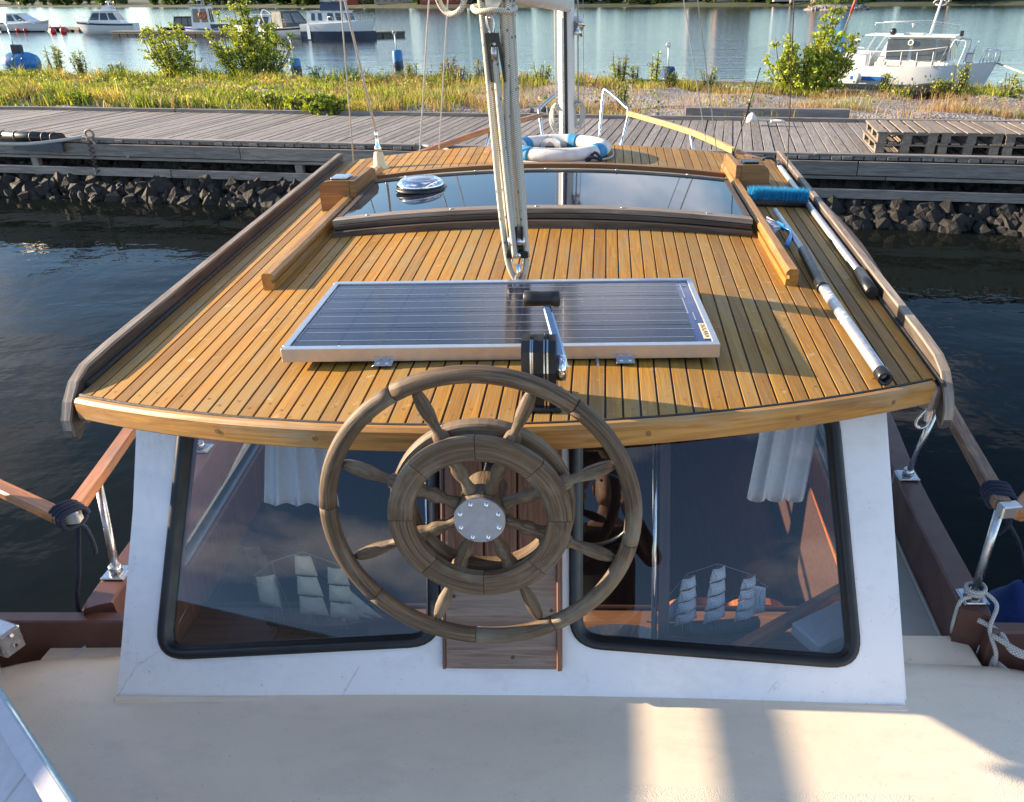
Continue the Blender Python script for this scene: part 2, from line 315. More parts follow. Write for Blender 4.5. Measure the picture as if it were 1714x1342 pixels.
def water_mat():
    t = NT('harbour_water')
    t.setc('Base Color', t.mix(t.noise(t.coords('world'), 0.4, 3, 0.5), (0.004, 0.006, 0.006), (0.008, 0.010, 0.008)))
    t.b.inputs['Roughness'].default_value = 0.02; t.b.inputs['IOR'].default_value = 1.34
    a = t.noise(t.coords('world', (1, 1.0, 1)), 0.9, 4, 0.55, 0.3)
    b = t.noise(t.coords('world', (1, 1.6, 1)), 3.2, 3, 0.5, 0.2)
    c = t.noise(t.coords('world', (0.25, 0.9, 1)), 0.30, 4, 0.6)
    # sheltered between quay and boat, wind ruffled out on the open harbour (by the place's own north axis)
    sp = t.node('SeparateXYZ'); g = t.node('NewGeometry'); t.link(g.outputs['Position'], sp.inputs[0])
    mr = t.node('MapRange'); mr.inputs['From Min'].default_value = 18; mr.inputs['From Max'].default_value = 45; t.link(sp.outputs[1], mr.inputs['Value'])
    n = t.bump(a, 0.16, 0.10); n = t.bump(b, 0.10, 0.03, n); n = t.bump(c, 0.10, 0.45, n)
    h2 = t.noise(t.coords('world', (0.30, 1.5, 1)), 1.3, 5, 0.62, 0.3)
    b2 = t.node('Bump'); b2.inputs['Distance'].default_value = 0.22; t.link(h2, b2.inputs['Height']); t.link(n, b2.inputs['Normal'])
    ms = t.node('Math', operation='MULTIPLY'); ms.inputs[1].default_value = 0.14; t.link(mr.outputs[0], ms.inputs[0]); t.link(ms.outputs[0], b2.inputs['Strength'])
    t.setc('Normal', b2.outputs['Normal'])
    ir = t.node('MapRange'); ir.inputs['From Min'].default_value = 14; ir.inputs['From Max'].default_value = 30; ir.inputs['To Min'].default_value = 1.115; ir.inputs['To Max'].default_value = 1.34  # reflections dimmed near the boat through the index, standing in for polarised skylight
    t.link(sp.outputs[1], ir.inputs['Value']); t.link(ir.outputs[0], t.b.inputs['IOR'])
    rr = t.node('MapRange'); rr.inputs['From Min'].default_value = 18; rr.inputs['From Max'].default_value = 60; rr.inputs['To Min'].default_value = 0.02; rr.inputs['To Max'].default_value = 0.10
    t.link(sp.outputs[1], rr.inputs['Value']); t.link(rr.outputs[0], t.b.inputs['Roughness']); return t.m
M['water'] = water_mat()
def gravel_mat():
    t = NT('gravel_ground'); v = t.coords('world'); vo = t.node('TexVoronoi'); vo.inputs['Scale'].default_value = 22.0; t.link(v, vo.inputs['Vector'])
    col = t.mix(t.ramp(vo.outputs['Color'], [(0.2, 0.0), (0.8, 1.0)]), (0.16, 0.135, 0.12), (0.40, 0.36, 0.33))
    p = t.noise(t.coords('world'), 0.8, 5, 0.6); col = t.mix(t.ramp(p, [(0.5, 0.0), (0.7, 0.7)]), col, (0.15, 0.10, 0.07))
    t.setc('Base Color', col); t.b.inputs['Roughness'].default_value = 0.95
    t.setc('Normal', t.bump(vo.outputs['Distance'], 0.8, 0.03)); return t.m
M['gravel'] = gravel_mat()
M['rock'] = plain('dark_wet_rock', (0.046, 0.040, 0.035), 0.8, var=0.55, scale=3.0, bump=0.8, bdist=0.03, rnd=0.6)
M['pale_rock'] = plain('pale_shore_rock', (0.36, 0.34, 0.32), 0.85, var=0.4, scale=3.0, bump=0.6, bdist=0.03, rnd=0.4)
M['soil'] = plain('dark_embankment', (0.035, 0.032, 0.028), 0.9, var=0.5, scale=2.0, bump=0.6, bdist=0.05)
M['shore'] = plain('far_shore_ground', (0.06, 0.065, 0.03), 0.95, var=0.5, scale=0.25, bump=0.0, c2=(0.025, 0.04, 0.012))

def leaf_mat(name, rough=0.55, trans=0.35):
    t = NT(name); a = t.node('Attribute', attribute_name='tint')
    t.setc('Base Color', a.outputs['Color']); t.b.inputs['Roughness'].default_value = rough
    tr = t.node('BsdfTranslucent'); mc = t.mix(1.0, a.outputs['Color'], (1.25, 1.2, 0.6), 'MULTIPLY'); t.link(mc, tr.inputs['Color'])
    mx = t.node('MixShader'); mx.inputs[0].default_value = trans
    t.link(t.b.outputs[0], mx.inputs[1]); t.link(tr.outputs[0], mx.inputs[2]); t.link(mx.outputs[0], t.out.inputs['Surface']); return t.m
M['leaf'] = leaf_mat('leaf_green'); M['grass'] = leaf_mat('grass_blade', 0.6, 0.4)
M['bark'] = plain('shrub_bark', (0.10, 0.07, 0.045), 0.9, var=0.4, scale=20, bump=0.4)

# ------------------------------------------------------------------ mesh building
class MB:
    def __init__(s): s.v, s.f, s.g, s.sm = [], [], [], []
    def add(s, verts, faces, grain=None, smooth=False):
        o = len(s.v); s.v += [tuple(p) for p in verts]
        s.g += [tuple(p) for p in (grain if grain is not None else verts)]
        s.f += [tuple(i + o for i in f) for f in faces]; s.sm += [smooth] * len(faces); return s
    def box(s, c, size, rot=None, bev=0.0, frame=None):
        """box; grain runs along its longest side"""
        a, b, h = [x / 2 for x in size]; m = rot if rot is not None else Matrix.Identity(3); c = Vector(c)
        ax = sorted(range(3), key=lambda i: -size[i])
        d = min(bev, a * 0.9, b * 0.9, h * 0.9)
        if d <= 0:
            loc = [Vector((x, y, z)) for x in (-a, a) for y in (-b, b) for z in (-h, h)]
            fs = [(0, 1, 3, 2), (4, 6, 7, 5), (0, 4, 5, 1), (2, 3, 7, 6), (0, 2, 6, 4), (1, 5, 7, 3)]
        else:
            loc, idx, fs = [], {}, []
            for i, sx in enumerate((-1, 1)):
                for j, sy in enumerate((-1, 1)):
                    for k, sz in enumerate((-1, 1)):
                        P = [Vector((sx * a, sy * (b - d), sz * (h - d))), Vector((sx * (a - d), sy * b, sz * (h - d))), Vector((sx * (a - d), sy * (b - d), sz * h))]
                        for q in range(3): idx[(i, j, k, q)] = len(loc); loc.append(P[q])
            I = lambda i, j, k, q: idx[(i, j, k, q)]
            for i in (0, 1): fs.append((I(i, 0, 0, 0), I(i, 1, 0, 0), I(i, 1, 1, 0), I(i, 0, 1, 0)))
            for j in (0, 1): fs.append((I(0, j, 0, 1), I(1, j, 0, 1), I(1, j, 1, 1), I(0, j, 1, 1)))
            for k in (0, 1): fs.append((I(0, 0, k, 2), I(1, 0, k, 2), I(1, 1, k, 2), I(0, 1, k, 2)))
            for j in (0, 1):
                for k in (0, 1): fs.append((I(0, j, k, 1), I(1, j, k, 1), I(1, j, k, 2), I(0, j, k, 2)))
            for i in (0, 1):
                for k in (0, 1): fs.append((I(i, 0, k, 0), I(i, 1, k, 0), I(i, 1, k, 2), I(i, 0, k, 2)))
                for j in (0, 1): fs.append((I(i, j, 0, 0), I(i, j, 1, 0), I(i, j, 1, 1), I(i, j, 0, 1)))
            for i in (0, 1):
                for j in (0, 1):
                    for k in (0, 1): fs.append((I(i, j, k, 0), I(i, j, k, 1), I(i, j, k, 2)))
        vs = [c + m @ p for p in loc]
        return s.add(vs, fs, [(p[ax[0]], p[ax[1]], p[ax[2]]) for p in loc])
    def bar(s, p, q, w, h, up=(0, 0, 1), bev=0.0):
        """rectangular bar from p to q"""
        p, q = Vector(p), Vector(q); x = (q - p); L = x.length; x.normalize(); y = Vector(up).cross(x)
        y = y.normalized() if y.length > 1e-6 else Vector((0, 1, 0)); z = x.cross(y)
        m = Matrix((x, y, z)).transposed(); return s.box((p + q) / 2, (L, w, h), m, bev)
    def tube(s, path, r, n=8, closed=False, caps=True, turn=False):
        P = [Vector(p) for p in path]; N = len(P); rs = r if isinstance(r, (list, tuple)) else [r] * N
        T = []
        for i in range(N):
            a = P[(i - 1) % N] if (closed or i) else P[0]; b = P[(i + 1) % N] if (closed or i < N - 1) else P[-1]
            T.append((b - a).normalized())
        ref = Vector((0, 0, 1)) if abs(T[0].z) < 0.9 else Vector((1, 0, 0))
        u = ref.cross(T[0]).normalized(); vs, gs, L = [], [], 0.0
        M_ = N + 1 if closed else N
        for i in range(M_):
            k = i % N
            if i: L += (P[k] - P[(i - 1) % N]).length
            u = (u - T[k] * u.dot(T[k])).normalized(); w = T[k].cross(u)
            for j in range(n):
                a = 2 * math.pi * j / n
                vs.append(P[k] + (u * math.cos(a) + w * math.sin(a)) * rs[k])
                gs.append((L, j / n, 0) if turn else (L, rs[k] * math.cos(a), rs[k] * math.sin(a)))
        fs = [(i * n + j, i * n + (j + 1) % n, (i + 1) * n + (j + 1) % n, (i + 1) * n + j) for i in range(M_ - 1) for j in range(n)]
        s.add(vs, fs, gs, True)
        if caps and not closed:
            o = len(s.v) - len(vs)
            s.f.append(tuple(o + j for j in range(n))[::-1]); s.f.append(tuple(o + (M_ - 1) * n + j for j in range(n))); s.sm += [False, False]
        return s
    def lathe(s, prof, n=24, mat=None, smooth=True, caps=True):
        mat = mat or Matrix.Identity(4); vs, gs = [], []
        for (r, z) in prof:
            for j in range(n):
                a = 2 * math.pi * j / n; vs.append(mat @ Vector((r * math.cos(a), r * math.sin(a), z))); gs.append((z, r * math.cos(a), r * math.sin(a)))
        K = len(prof)
        fs = [(i * n + j, i * n + (j + 1) % n, (i + 1) * n + (j + 1) % n, (i + 1) * n + j) for i in range(K - 1) for j in range(n)]
        s.add(vs, fs, gs, smooth)
        if caps:
            o = len(s.v) - len(vs)
            if prof[0][0] > 1e-5: s.f.append(tuple(o + j for j in range(n))[::-1]); s.sm.append(False)
            if prof[-1][0] > 1e-5: s.f.append(tuple(o + (K - 1) * n + j for j in range(n))); s.sm.append(False)
        return s
    def plate(s, outer, holes, f0, f1, grain=None, smooth=False):
        """flat piece with holes: 2-D loops mapped by f0 (front) and f1 (back) to space"""
        loops = [outer] + list(holes); pts = [p for l in loops for p in l]; n = len(pts)
        tris = tessellate_polygon([[Vector((p[0], p[1], 0)) for p in l] for l in loops])
        vs = [f0(*p) for p in pts] + [f1(*p) for p in pts]
        fs = [tuple(t) for t in tris] + [tuple(i + n for i in reversed(t)) for t in tris]
        g = [(grain(*p) if grain else (p[0], p[1], 0)) for p in pts] * 2
        s.add(vs, fs, g, smooth); o = 0; fs2 = []
        for l in loops:
            k = len(l)
            for i in range(k): fs2.append((o + i, o + (i + 1) % k, o + (i + 1) % k + n, o + i + n))
            o += k
        s.add(vs, fs2, g, smooth); return s
    def loft(s, rings, closed_ring=True, caps=True, smooth=True, grain=None):
        n = len(rings[0]); vs = [p for r in rings for p in r]; m = n if closed_ring else n - 1
        fs = [(i * n + j, i * n + (j + 1) % n, (i + 1) * n + (j + 1) % n, (i + 1) * n + j) for i in range(len(rings) - 1) for j in range(m)]
        s.add(vs, fs, grain, smooth)
        if caps and closed_ring:
            o = len(s.v) - len(vs); s.f.append(tuple(o + j for j in range(n))[::-1]); s.f.append(tuple(o + (len(rings) - 1) * n + j for j in range(n))); s.sm += [False, False]
        return s
    def mesh(s, name, mat, origin=(0, 0, 0), recalc=True):
        me = bpy.data.meshes.new(name); ox, oy, oz = origin
        me.from_pydata([(x - ox, y - oy, z - oz) for x, y, z in s.v], [], s.f)
        me.polygons.foreach_set('use_smooth', s.sm)
        at = me.attributes.new('grain', 'FLOAT_VECTOR', 'POINT'); at.data.foreach_set('vector', [c for g in s.g for c in (g[0], g[1], g[2] if len(g) > 2 else 0)])
        if recalc:
            bm = bmesh.new(); bm.from_mesh(me); bmesh.ops.recalc_face_normals(bm, faces=bm.faces); bm.to_mesh(me); bm.free()
        me.materials.append(mat); me.update(); return me

def root_loc(o):
    p = Vector((0, 0, 0))
    while o is not None: p += Vector(o.location); o = o.parent
    return p
def part(name, mb, mat, parent, label=None, local=False, kind=None):
    """link a mesh part; mesh given in world coordinates unless local"""
    org = (0, 0, 0) if (local or parent is None) else tuple(root_loc(parent))
    o = bpy.data.objects.new(name, mb.mesh(name, mat if not isinstance(mat, str) else M[mat], org)); COL.objects.link(o)
    o.parent = parent
    if label: o['label'] = label
    if kind: o['kind'] = kind
    return o
def tag(o, label, cat, group=None, kind=None):
    o['label'] = label
    if cat: o['category'] = cat
    if group: o['group'] = group
    if kind: o['kind'] = kind
    return o
def thing(name, label, cat, loc=(0, 0, 0), rz=0.0, group=None):
    o = bpy.data.objects.new(name, None); COL.objects.link(o); o.location = loc; o.rotation_euler = (0, 0, rz); o.empty_display_size = 0.1
    return tag(o, label, cat, group)
def single(name, mb, mat, label, cat, origin, group=None):
    o = bpy.data.objects.new(name, mb.mesh(name, M[mat], tuple(origin))); COL.objects.link(o); o.location = origin
    return tag(o, label, cat, group)
def copy_tree(o, parent=None):
    c = o.copy(); COL.objects.link(c); c.parent = parent
    for ch in list(o.children): copy_tree(ch, c)
    return c
def piece(name, me, parent, loc, rz=0.0, scale=None, rot=None):
    o = bpy.data.objects.new(name, me); COL.objects.link(o); o.parent = parent; o.location = loc
    o.rotation_euler = rot if rot else (0, 0, rz)
    if scale: o.scale = scale
    return o
def lerp(a, b, t): return a + (b - a) * t
def catmull(P, n=6, closed=False):
    P = [Vector(p) for p in P]; out = []; N = len(P); rng_ = range(N if closed else N - 1)
    for i in rng_:
        p0 = P[(i - 1) % N] if (closed or i) else P[0]; p1 = P[i]; p2 = P[(i + 1) % N]; p3 = P[(i + 2) % N] if (closed or i < N - 2) else P[-1]
        for k in range(n):
            t = k / n; out.append(0.5 * ((2 * p1) + (p2 - p0) * t + (2 * p0 - 5 * p1 + 4 * p2 - p3) * t * t + (3 * p1 - p0 - 3 * p2 + p3) * t ** 3))
    if not closed: out.append(P[-1])
    return out
def roundpoly(pts, r, n=6):
    """polygon with rounded corners; r single or per corner"""
    out = []; N = len(pts)
    for i, p in enumerate(pts):
        rr = r[i] if isinstance(r, (list, tuple)) else r
        p = Vector(p).to_2d() if not isinstance(p, Vector) else p; a = Vector(pts[i - 1]) - Vector(p); b = Vector(pts[(i + 1) % N]) - Vector(p)
        la, lb = a.length, b.length; a.normalize(); b.normalize(); q = min(rr, la * 0.49, lb * 0.49)
        A, B = Vector(p) + a * q, Vector(p) + b * q
        for k in range(n + 1):
            t = k / n; out.append(tuple((1 - t) ** 2 * A + 2 * t * (1 - t) * Vector(p) + t * t * B))
    return out
def offset_poly(pts, d):
    """move a convex, counter-clockwise loop inwards by d"""
    N = len(pts); out = []; c = Vector((sum(p[0] for p in pts) / N, sum(p[1] for p in pts) / N))
    for i in range(N):
        t = (Vector(pts[(i + 1) % N]) - Vector(pts[i - 1])).normalized(); nrm = Vector((-t.y, t.x))
        if nrm.dot(c - Vector(pts[i])) < 0: nrm = -nrm
        out.append(tuple(Vector(pts[i]) + nrm * d))
    return out
# ================================================================== SETTING
def structure(name, mb, mat, parent=None):
    o = bpy.data.objects.new(name, mb.mesh(name, M[mat])); COL.objects.link(o); o.parent = parent
    if parent is None: o['kind'] = 'structure'
    return o
w = MB(); w.add([(-2500, -600, 0), (2500, -600, 0), (2500, 2600, 0), (-2500, 2600, 0)], [(0, 1, 2, 3)])
structure('water', w, 'water')
w = MB(); w.add([(-2500, -600, -3), (2500, -600, -3), (2500, 2600, -3), (-2500, 2600, -3)], [(0, 1, 2, 3)])
structure('harbour_bed', w, 'soil')

# --- the pier: near edge through (-9.90,13.62) and (5.81,11.06), level 0.9 above the water
PA, PB = Vector((-9.90, 13.62, 0)), Vector((5.81, 11.06, 0))
PX_ = (PB - PA).normalized(); PN_ = Vector((-PX_.y, PX_.x, 0)); DZ = 0.90; DW = 3.42
def pier(u, v, z): p = PA + PX_ * u + PN_ * v; return Vector((p.x, p.y, z))
pier_rz = math.atan2(PX_.y, PX_.x)
PR = Matrix.Rotation(pier_rz, 3, 'Z')
bw = bpy.data.objects.new('boardwalk', None); COL.objects.link(bw); bw.location = pier(8, 0, 0); bw['kind'] = 'structure'
PITCH = 0.150
pl_meshes = []
for k in range(4):
    mb = MB(); mb.box((0, 0, 0), (PITCH - 0.014 - 0.002 * (k % 2), DW + 0.02 * k, 0.045), None, 0.004); pl_meshes.append(mb.mesh('plank', M['pine_grey']))
for i in range(-32, 134):
    p = pier(i * PITCH, DW / 2 + random.uniform(-0.012, 0.012), DZ - 0.0225 + random.uniform(-0.004, 0.004)) - bw.location
    piece('plank', pl_meshes[i % 4], bw, p, pier_rz + random.uniform(-0.004, 0.004))
# stringers below, fascia, kerb boards, lower rail and posts
mb = MB()
for v in (0.25, 1.2, 2.2, 3.2): mb.bar(pier(-5, v, DZ - 0.13), pier(20.5, v, DZ - 0.13), 0.08, 0.16)
part('joist', mb, 'dark_wood', bw)
cuts = [-5, -0.5, 4.4, 9.1, 13.8, 17.1, 20.5]
for a, b in zip(cuts, cuts[1:]):
    part('fascia_board', MB().bar(pier(a + 0.006, -0.03, DZ - 0.155), pier(b - 0.006, -0.03, DZ - 0.155), 0.05, 0.19, (0, 0, 1), 0.005), 'pine_grey', bw)
    part('lower_fascia_board', MB().bar(pier(a + 0.4, -0.02, DZ - 0.285), pier(b + 0.39, -0.02, DZ - 0.285), 0.05, 0.045, (0, 0, 1), 0.005), 'pine_grey', bw)
for a, b in ((-5, 1.6), (1.62, 5.4), (5.41, 6.7), (6.72, 13.2), (13.22, 20.5)):
    part('edge_board', MB().bar(pier(a, 0.04, DZ + 0.018), pier(b - 0.01, 0.04 + random.uniform(-0.01, 0.01), DZ + 0.018), 0.12, 0.034, (0, 0, 1), 0.004), 'pine_grey', bw)
for a, b in ((-5, 0.9), (0.95, 8.5), (8.52, 14.2), (14.22, 20.5)):
    part('back_edge_board', MB().bar(pier(a, DW + 0.02, DZ + 0.03), pier(b, DW + 0.02, DZ + 0.03), 0.09, 0.07, (0, 0, 1), 0.004), 'pine_grey', bw)
for a, b in ((-5, 3.1), (3.12, 9.5), (9.52, 20.5)):
    part('lower_rail', MB().bar(pier(a, -0.05, 0.40), pier(b, -0.05, 0.40), 0.05, 0.13, (0, 0, 1), 0.005), 'pine_grey', bw)
for u in (0.55, 5.35, 8.3, 12.7, 17.5):
    part('post', MB().bar(pier(u, 0.03, 0.30), pier(u, 0.03, DZ - 0.06), 0.12, 0.11, (0, 1, 0), 0.006), 'pine_grey', bw)
for u in (3.2, 8.0, 16.4, 18.6):
    mb = MB(); mb.tube([pier(u, 0.75, -1.0), pier(u, 0.75, DZ - 0.2)], 0.17, 14); part('pile', mb, 'pine_grey', bw)

# --- embankment under the pier with single stones
mb = MB(); us = np.linspace(-8, 26, 60); rings = []
for u in us:
    j = 0.15 * math.sin(u * 1.7) + 0.1 * math.sin(u * 4.1)
    # waterline recedes to the left as in the photograph
    rings.append([pier(u, -1.6 + j, -1.2), pier(u, -0.15 + j, 0.0), pier(u, 0.55 + j * 0.3, 0.62), pier(u, DW - 0.1, 0.78), pier(u, DW + 0.25, 0.86)])
mb.loft(rings, False, False); structure('embankment', mb, 'soil')
emb = bpy.data.objects['embankment']
def stone_mesh(seed, sub=2, sq=0.75):
    rr = random.Random(seed); bm = bmesh.new(); bmesh.ops.create_icosphere(bm, subdivisions=sub, radius=0.5)
    ph = [Vector((rr.uniform(-1, 1), rr.uniform(-1, 1), rr.uniform(-1, 1))).normalized() for _ in range(9)]; ds = [rr.uniform(0.28, 0.43) for _ in ph]
    for v in bm.verts:
        for n, d in zip(ph, ds):
            k = v.co.dot(n)
            if k > d: v.co -= n * (k - d) * 0.92
        v.co.z *= sq
    me = bpy.data.meshes.new('stone'); bm.to_mesh(me); bm.free()
    at = me.attributes.new('grain', 'FLOAT_VECTOR', 'POINT'); at.data.foreach_set('vector', [c for v in me.vertices for c in v.co]); return me
stones = []
for k in range(8):
    me = stone_mesh(k + 40); me.materials.append(M['rock']); stones.append(me)
for i in range(298):
    u = random.uniform(-1.6, 17.2); t = random.random() ** 0.8; s_ = random.choice((0.30, 0.36, 0.44, 0.52, 0.62)) * random.uniform(0.8, 1.2)
    if i % 19 == 0: s_ = random.uniform(0.7, 0.85); t = max(t, 0.4)
    v = lerp(-0.45, 0.95, t) ; z = min(lerp(-0.15, 0.66, t) + random.uniform(-0.05, 0.05), 0.66 - s_ * 0.75)
    piece('stone', random.choice(stones), emb, pier(u, v, z), rot=(random.uniform(0, 6), random.uniform(0, 6), random.uniform(0, 6)), scale=(s_ * random.uniform(0.8, 1.3), s_, s_ * random.uniform(0.7, 1.0)))

# the countless small stones between the big ones
vv, ff = [], []; base_ = [m_ for m_ in stones[:4]]; pts_ = [(np.array([tuple(v.co) for v in m_.vertices]), [tuple(p.vertices) for p in m_.polygons]) for m_ in (stone_mesh(300 + k, 1) for k in range(4))]
for i in range(3200):
    u = random.uniform(-2.5, 18.5); t = random.random(); s_ = 0.11 + 0.36 * random.random() ** 2.5; P_, F_ = pts_[i % 4]
    e_ = np.array(Euler((random.uniform(0, 6), random.uniform(0, 6), random.uniform(0, 6))).to_matrix()); q = pier(u, lerp(-0.38, 0.55, t), lerp(-0.08, 0.66, t)); o_ = len(vv)
    vv += [tuple(r_) for r_ in (P_ * s_) @ e_.T + np.array(q)]; ff += [tuple(j + o_ for j in f) for f in F_]
mb = MB(); mb.add(vv, ff); o = part('rubble', mb, 'rock', emb, kind='stuff')

# --- gravel bank behind the pier
back = [(-40, 29.5), (-18, 25.6), (-10, 24.0), (-2, 22.4), (3.5, 20.6), (9.5, 18.4), (16, 16.5), (40, 13.0)]
def back_y(x):
    for (x0, y0), (x1, y1) in zip(back, back[1:]):
        if x <= x1: return lerp(y0, y1, (x - x0) / (x1 - x0))
    return back[-1][1]
def front_y(x): q = PA + PN_ * (DW + 0.12); return q.y + (x - q.x) * PX_.y / PX_.x
def gz(x, y): return 0.93 + 0.05 * math.sin(x * 0.9 + y) + 0.035 * math.sin(x * 2.3 - y * 1.7) + 0.02 * math.sin(5.1 * x + 3 * y)
mb = MB(); rings = []
for x in np.linspace(-40, 40, 140):
    yf, yb = front_y(x), back_y(x)
    r = [Vector((x, yf - 0.3, 0.80))]
    for t in np.linspace(0, 1, 12): y = lerp(yf, yb, t); r.append(Vector((x, y, gz(x, y) - (0.06 if t == 0 else 0))))
    r += [Vector((x, yb + 0.5, 0.6)), Vector((x, yb + 1.6, -0.4)), Vector((x, yb + 4, -2))]; rings.append(r)
mb.loft(rings, False, False); structure('gravel_bank', mb, 'gravel')
bank = bpy.data.objects['gravel_bank']
pst = []
for k in range(3):
    me = stone_mesh(k + 90, 1); me.materials.append(M['pale_rock']); pst.append(me)
for i in range(46):
    x = random.choice((random.uniform(-1.2, -0.2), random.uniform(1.2, 3.9), random.uniform(1.2, 3.9), random.uniform(-7.5, -5)));
    s_ = random.uniform(0.10, 0.24); y = front_y(x) + random.uniform(0.05, 0.35)
    piece('stone', random.choice(pst), bank, (x, y, gz(x, y) + 0.01), rot=(random.uniform(0, 6),) * 3, scale=(s_, s_ * 0.9, s_ * 0.7))
piece('stone', stones[2], bank, (7.45, 18.6, 1.0), rot=(0, 0, 0.3), scale=(1.5, 0.7, 0.5))
# driftwood timber lying behind the pier
part('timber_baulk', MB().bar(pier(11.2, DW + 0.28, DZ + 0.11), pier(14.1, DW + 0.30, DZ + 0.11), 0.16, 0.16, (0, 0, 1), 0.01), 'pine_grey', bw)
# quay edge timber at the back of the bank (right part)
mb = MB(); mb.bar((0.5, back_y(0.5) + 0.1, 1.0), (3.5, back_y(3.5) + 0.1, 1.0), 0.14, 0.12, (0, 0, 1), 0.01)
mb.bar((3.5, back_y(3.5) + 0.1, 1.0), (14, back_y(14) + 0.1, 1.0), 0.14, 0.12, (0, 0, 1), 0.01)
o = structure('quay_edge_timber', mb, 'pine_grey')

# --- grass: uncountable blades and weeds as joined meshes with a per-blade tint
def noise2(x, y, s=1.0):
    return (np.sin(x * 1.3 * s + 1.7 * np.sin(y * 0.9 * s)) + np.sin(y * 1.9 * s + 2.1 * np.sin(x * 0.7 * s + 1)) + np.sin((x + y) * 3.1 * s)) / 3
def blade_mesh(name, mat, X, Y, Z, Hh, Wd, Lx, Ly, C, kind='stuff', cat=None, label=None):
    """two-segment bent blades"""
    n = len(X); a = RNG.uniform(0, math.pi, n); dx, dy = np.cos(a) * Wd / 2, np.sin(a) * Wd / 2
    V = np.zeros((n, 5, 3)); V[:, 0] = np.c_[X - dx, Y - dy, Z]; V[:, 1] = np.c_[X + dx, Y + dy, Z]
    mx, my, mz = X + Lx * Hh * 0.3, Y + Ly * Hh * 0.3, Z + Hh * 0.55
    V[:, 2] = np.c_[mx + dx * 0.8, my + dy * 0.8, mz]; V[:, 3] = np.c_[mx - dx * 0.8, my - dy * 0.8, mz]; V[:, 4] = np.c_[X + Lx * Hh, Y + Ly * Hh, Z + Hh]
    b = np.arange(n)[:, None] * 5
    F = np.concatenate([b + np.array([[0, 1, 2]]), b + np.array([[0, 2, 3]]), b + np.array([[3, 2, 4]])], 1).reshape(-1, 3)
    me = bpy.data.meshes.new(name); me.vertices.add(n * 5); me.vertices.foreach_set('co', V.ravel())
    me.loops.add(len(F) * 3); me.loops.foreach_set('vertex_index', F.ravel().astype(np.int32)); me.polygons.add(len(F))
    me.polygons.foreach_set('loop_start', np.arange(0, len(F) * 3, 3, dtype=np.int32)); me.update(calc_edges=True)
    at = me.attributes.new('tint', 'FLOAT_COLOR', 'POINT'); cc = np.ones((n, 5, 4)); cc[:, :, :3] = C[:, None, :]; at.data.foreach_set('color', cc.ravel())
    me.materials.append(M[mat]); o = bpy.data.objects.new(name, me); COL.objects.link(o); o['kind'] = kind
    if label: o['label'] = label
    if cat: o['category'] = cat
    return o
GREEN = np.array([0.20, 0.27, 0.030]); LIME = np.array([0.46, 0.44, 0.04]); DKG = np.array([0.07, 0.115, 0.02]); DRY = np.array([0.42, 0.29, 0.13]); PINK = np.array([0.36, 0.17, 0.13]); STRAW = np.array([0.60, 0.47, 0.20])
def grass(name, n, label, x0, x1, dens, hgt, pal, w=(0.010, 0.02)):
    X = RNG.uniform(x0, x1, n * 3); T = RNG.uniform(0.0, 1, n * 3)
    yf = np.array([front_y(x) for x in X]); yb = np.array([back_y(x) for x in X]); Y = yf + (yb - yf) * T
    keep = RNG.uniform(0, 1, len(X)) < dens(X, Y, T); X, Y, T = X[keep][:n], Y[keep][:n], T[keep][:n]; n = len(X)
    Z = 0.90 + 0.05 * np.sin(X * 0.9 + Y) + 0.035 * np.sin(X * 2.3 - Y * 1.7)
    pn = noise2(X, Y, 0.9); Hh = RNG.uniform(0.45, 1.0, n) * hgt(X, Y, T) * (1 + 0.35 * noise2(X, Y, 2.1))
    idx = np.clip(((pn * 0.5 + 0.5) * len(pal) + RNG.normal(0, 0.8, n)).astype(int), 0, len(pal) - 1)
    C = np.array(pal)[idx] * RNG.uniform(0.65, 1.25, (n, 1))
    return blade_mesh(name, 'grass', X, Y, Z, np.maximum(Hh, 0.03), RNG.uniform(*w, n), RNG.normal(0, 0.30, n), RNG.normal(0, 0.30, n), C, 'stuff', 'grass', label)
# lush belt on the left
grass('grass', 50000, 'thick sunlit green grass growing behind the left half of the pier', -21, -2.6,
      lambda X, Y, T: np.where(X < -4.2, 0.9, 0.45) * np.clip(0.75 + 1.1 * noise2(X * 1.3, Y * 2.2, 1.1), 0.08, 1) * np.where((T > 0.26) & (T < 0.40) & (noise2(X, Y, .5) > -0.2), 0.25, 1) * np.where(T < 0.04, 0.3, 1),
      lambda X, Y, T: np.where(T < 0.3, 0.30, np.where(T > 0.85, 0.36, 0.16)) * (1 + 0.5 * noise2(X, Y * 2, 2.7)), [DKG, DRY, GREEN, DKG, LIME, GREEN, GREEN, STRAW, DRY, LIME], (0.010, 0.028))
grass('dry_grass', 26000, 'thin reddish dry grass and straw on the gravel bank', -6, 12,
      lambda X, Y, T: np.clip(noise2(X * 1.5, Y, 1.4) * 1.4 + 0.25, 0.02, 0.9) * np.where(T < 0.28, 1.0, np.where(T > 0.72, 0.9, 0.22)) * np.where((X > 3.4) & (T < 0.12), 0.3, 1),
      lambda X, Y, T: np.where(X < 0, 0.34, 0.22), [STRAW, DRY, PINK, DRY, GREEN, STRAW], (0.006, 0.014))
grass('fringe_grass', 15000, 'green tufts and weeds along the far edge of the gravel bank', -5, 12,
      lambda X, Y, T: np.where(T > 0.78, 0.9, 0.0) * np.clip(noise2(X * 2, Y * 0.3, 1.2) * 1.6 + 0.35, 0.02, 1),
      lambda X, Y, T: np.full_like(X, 0.30), [GREEN, LIME, DKG, STRAW], (0.010, 0.025))

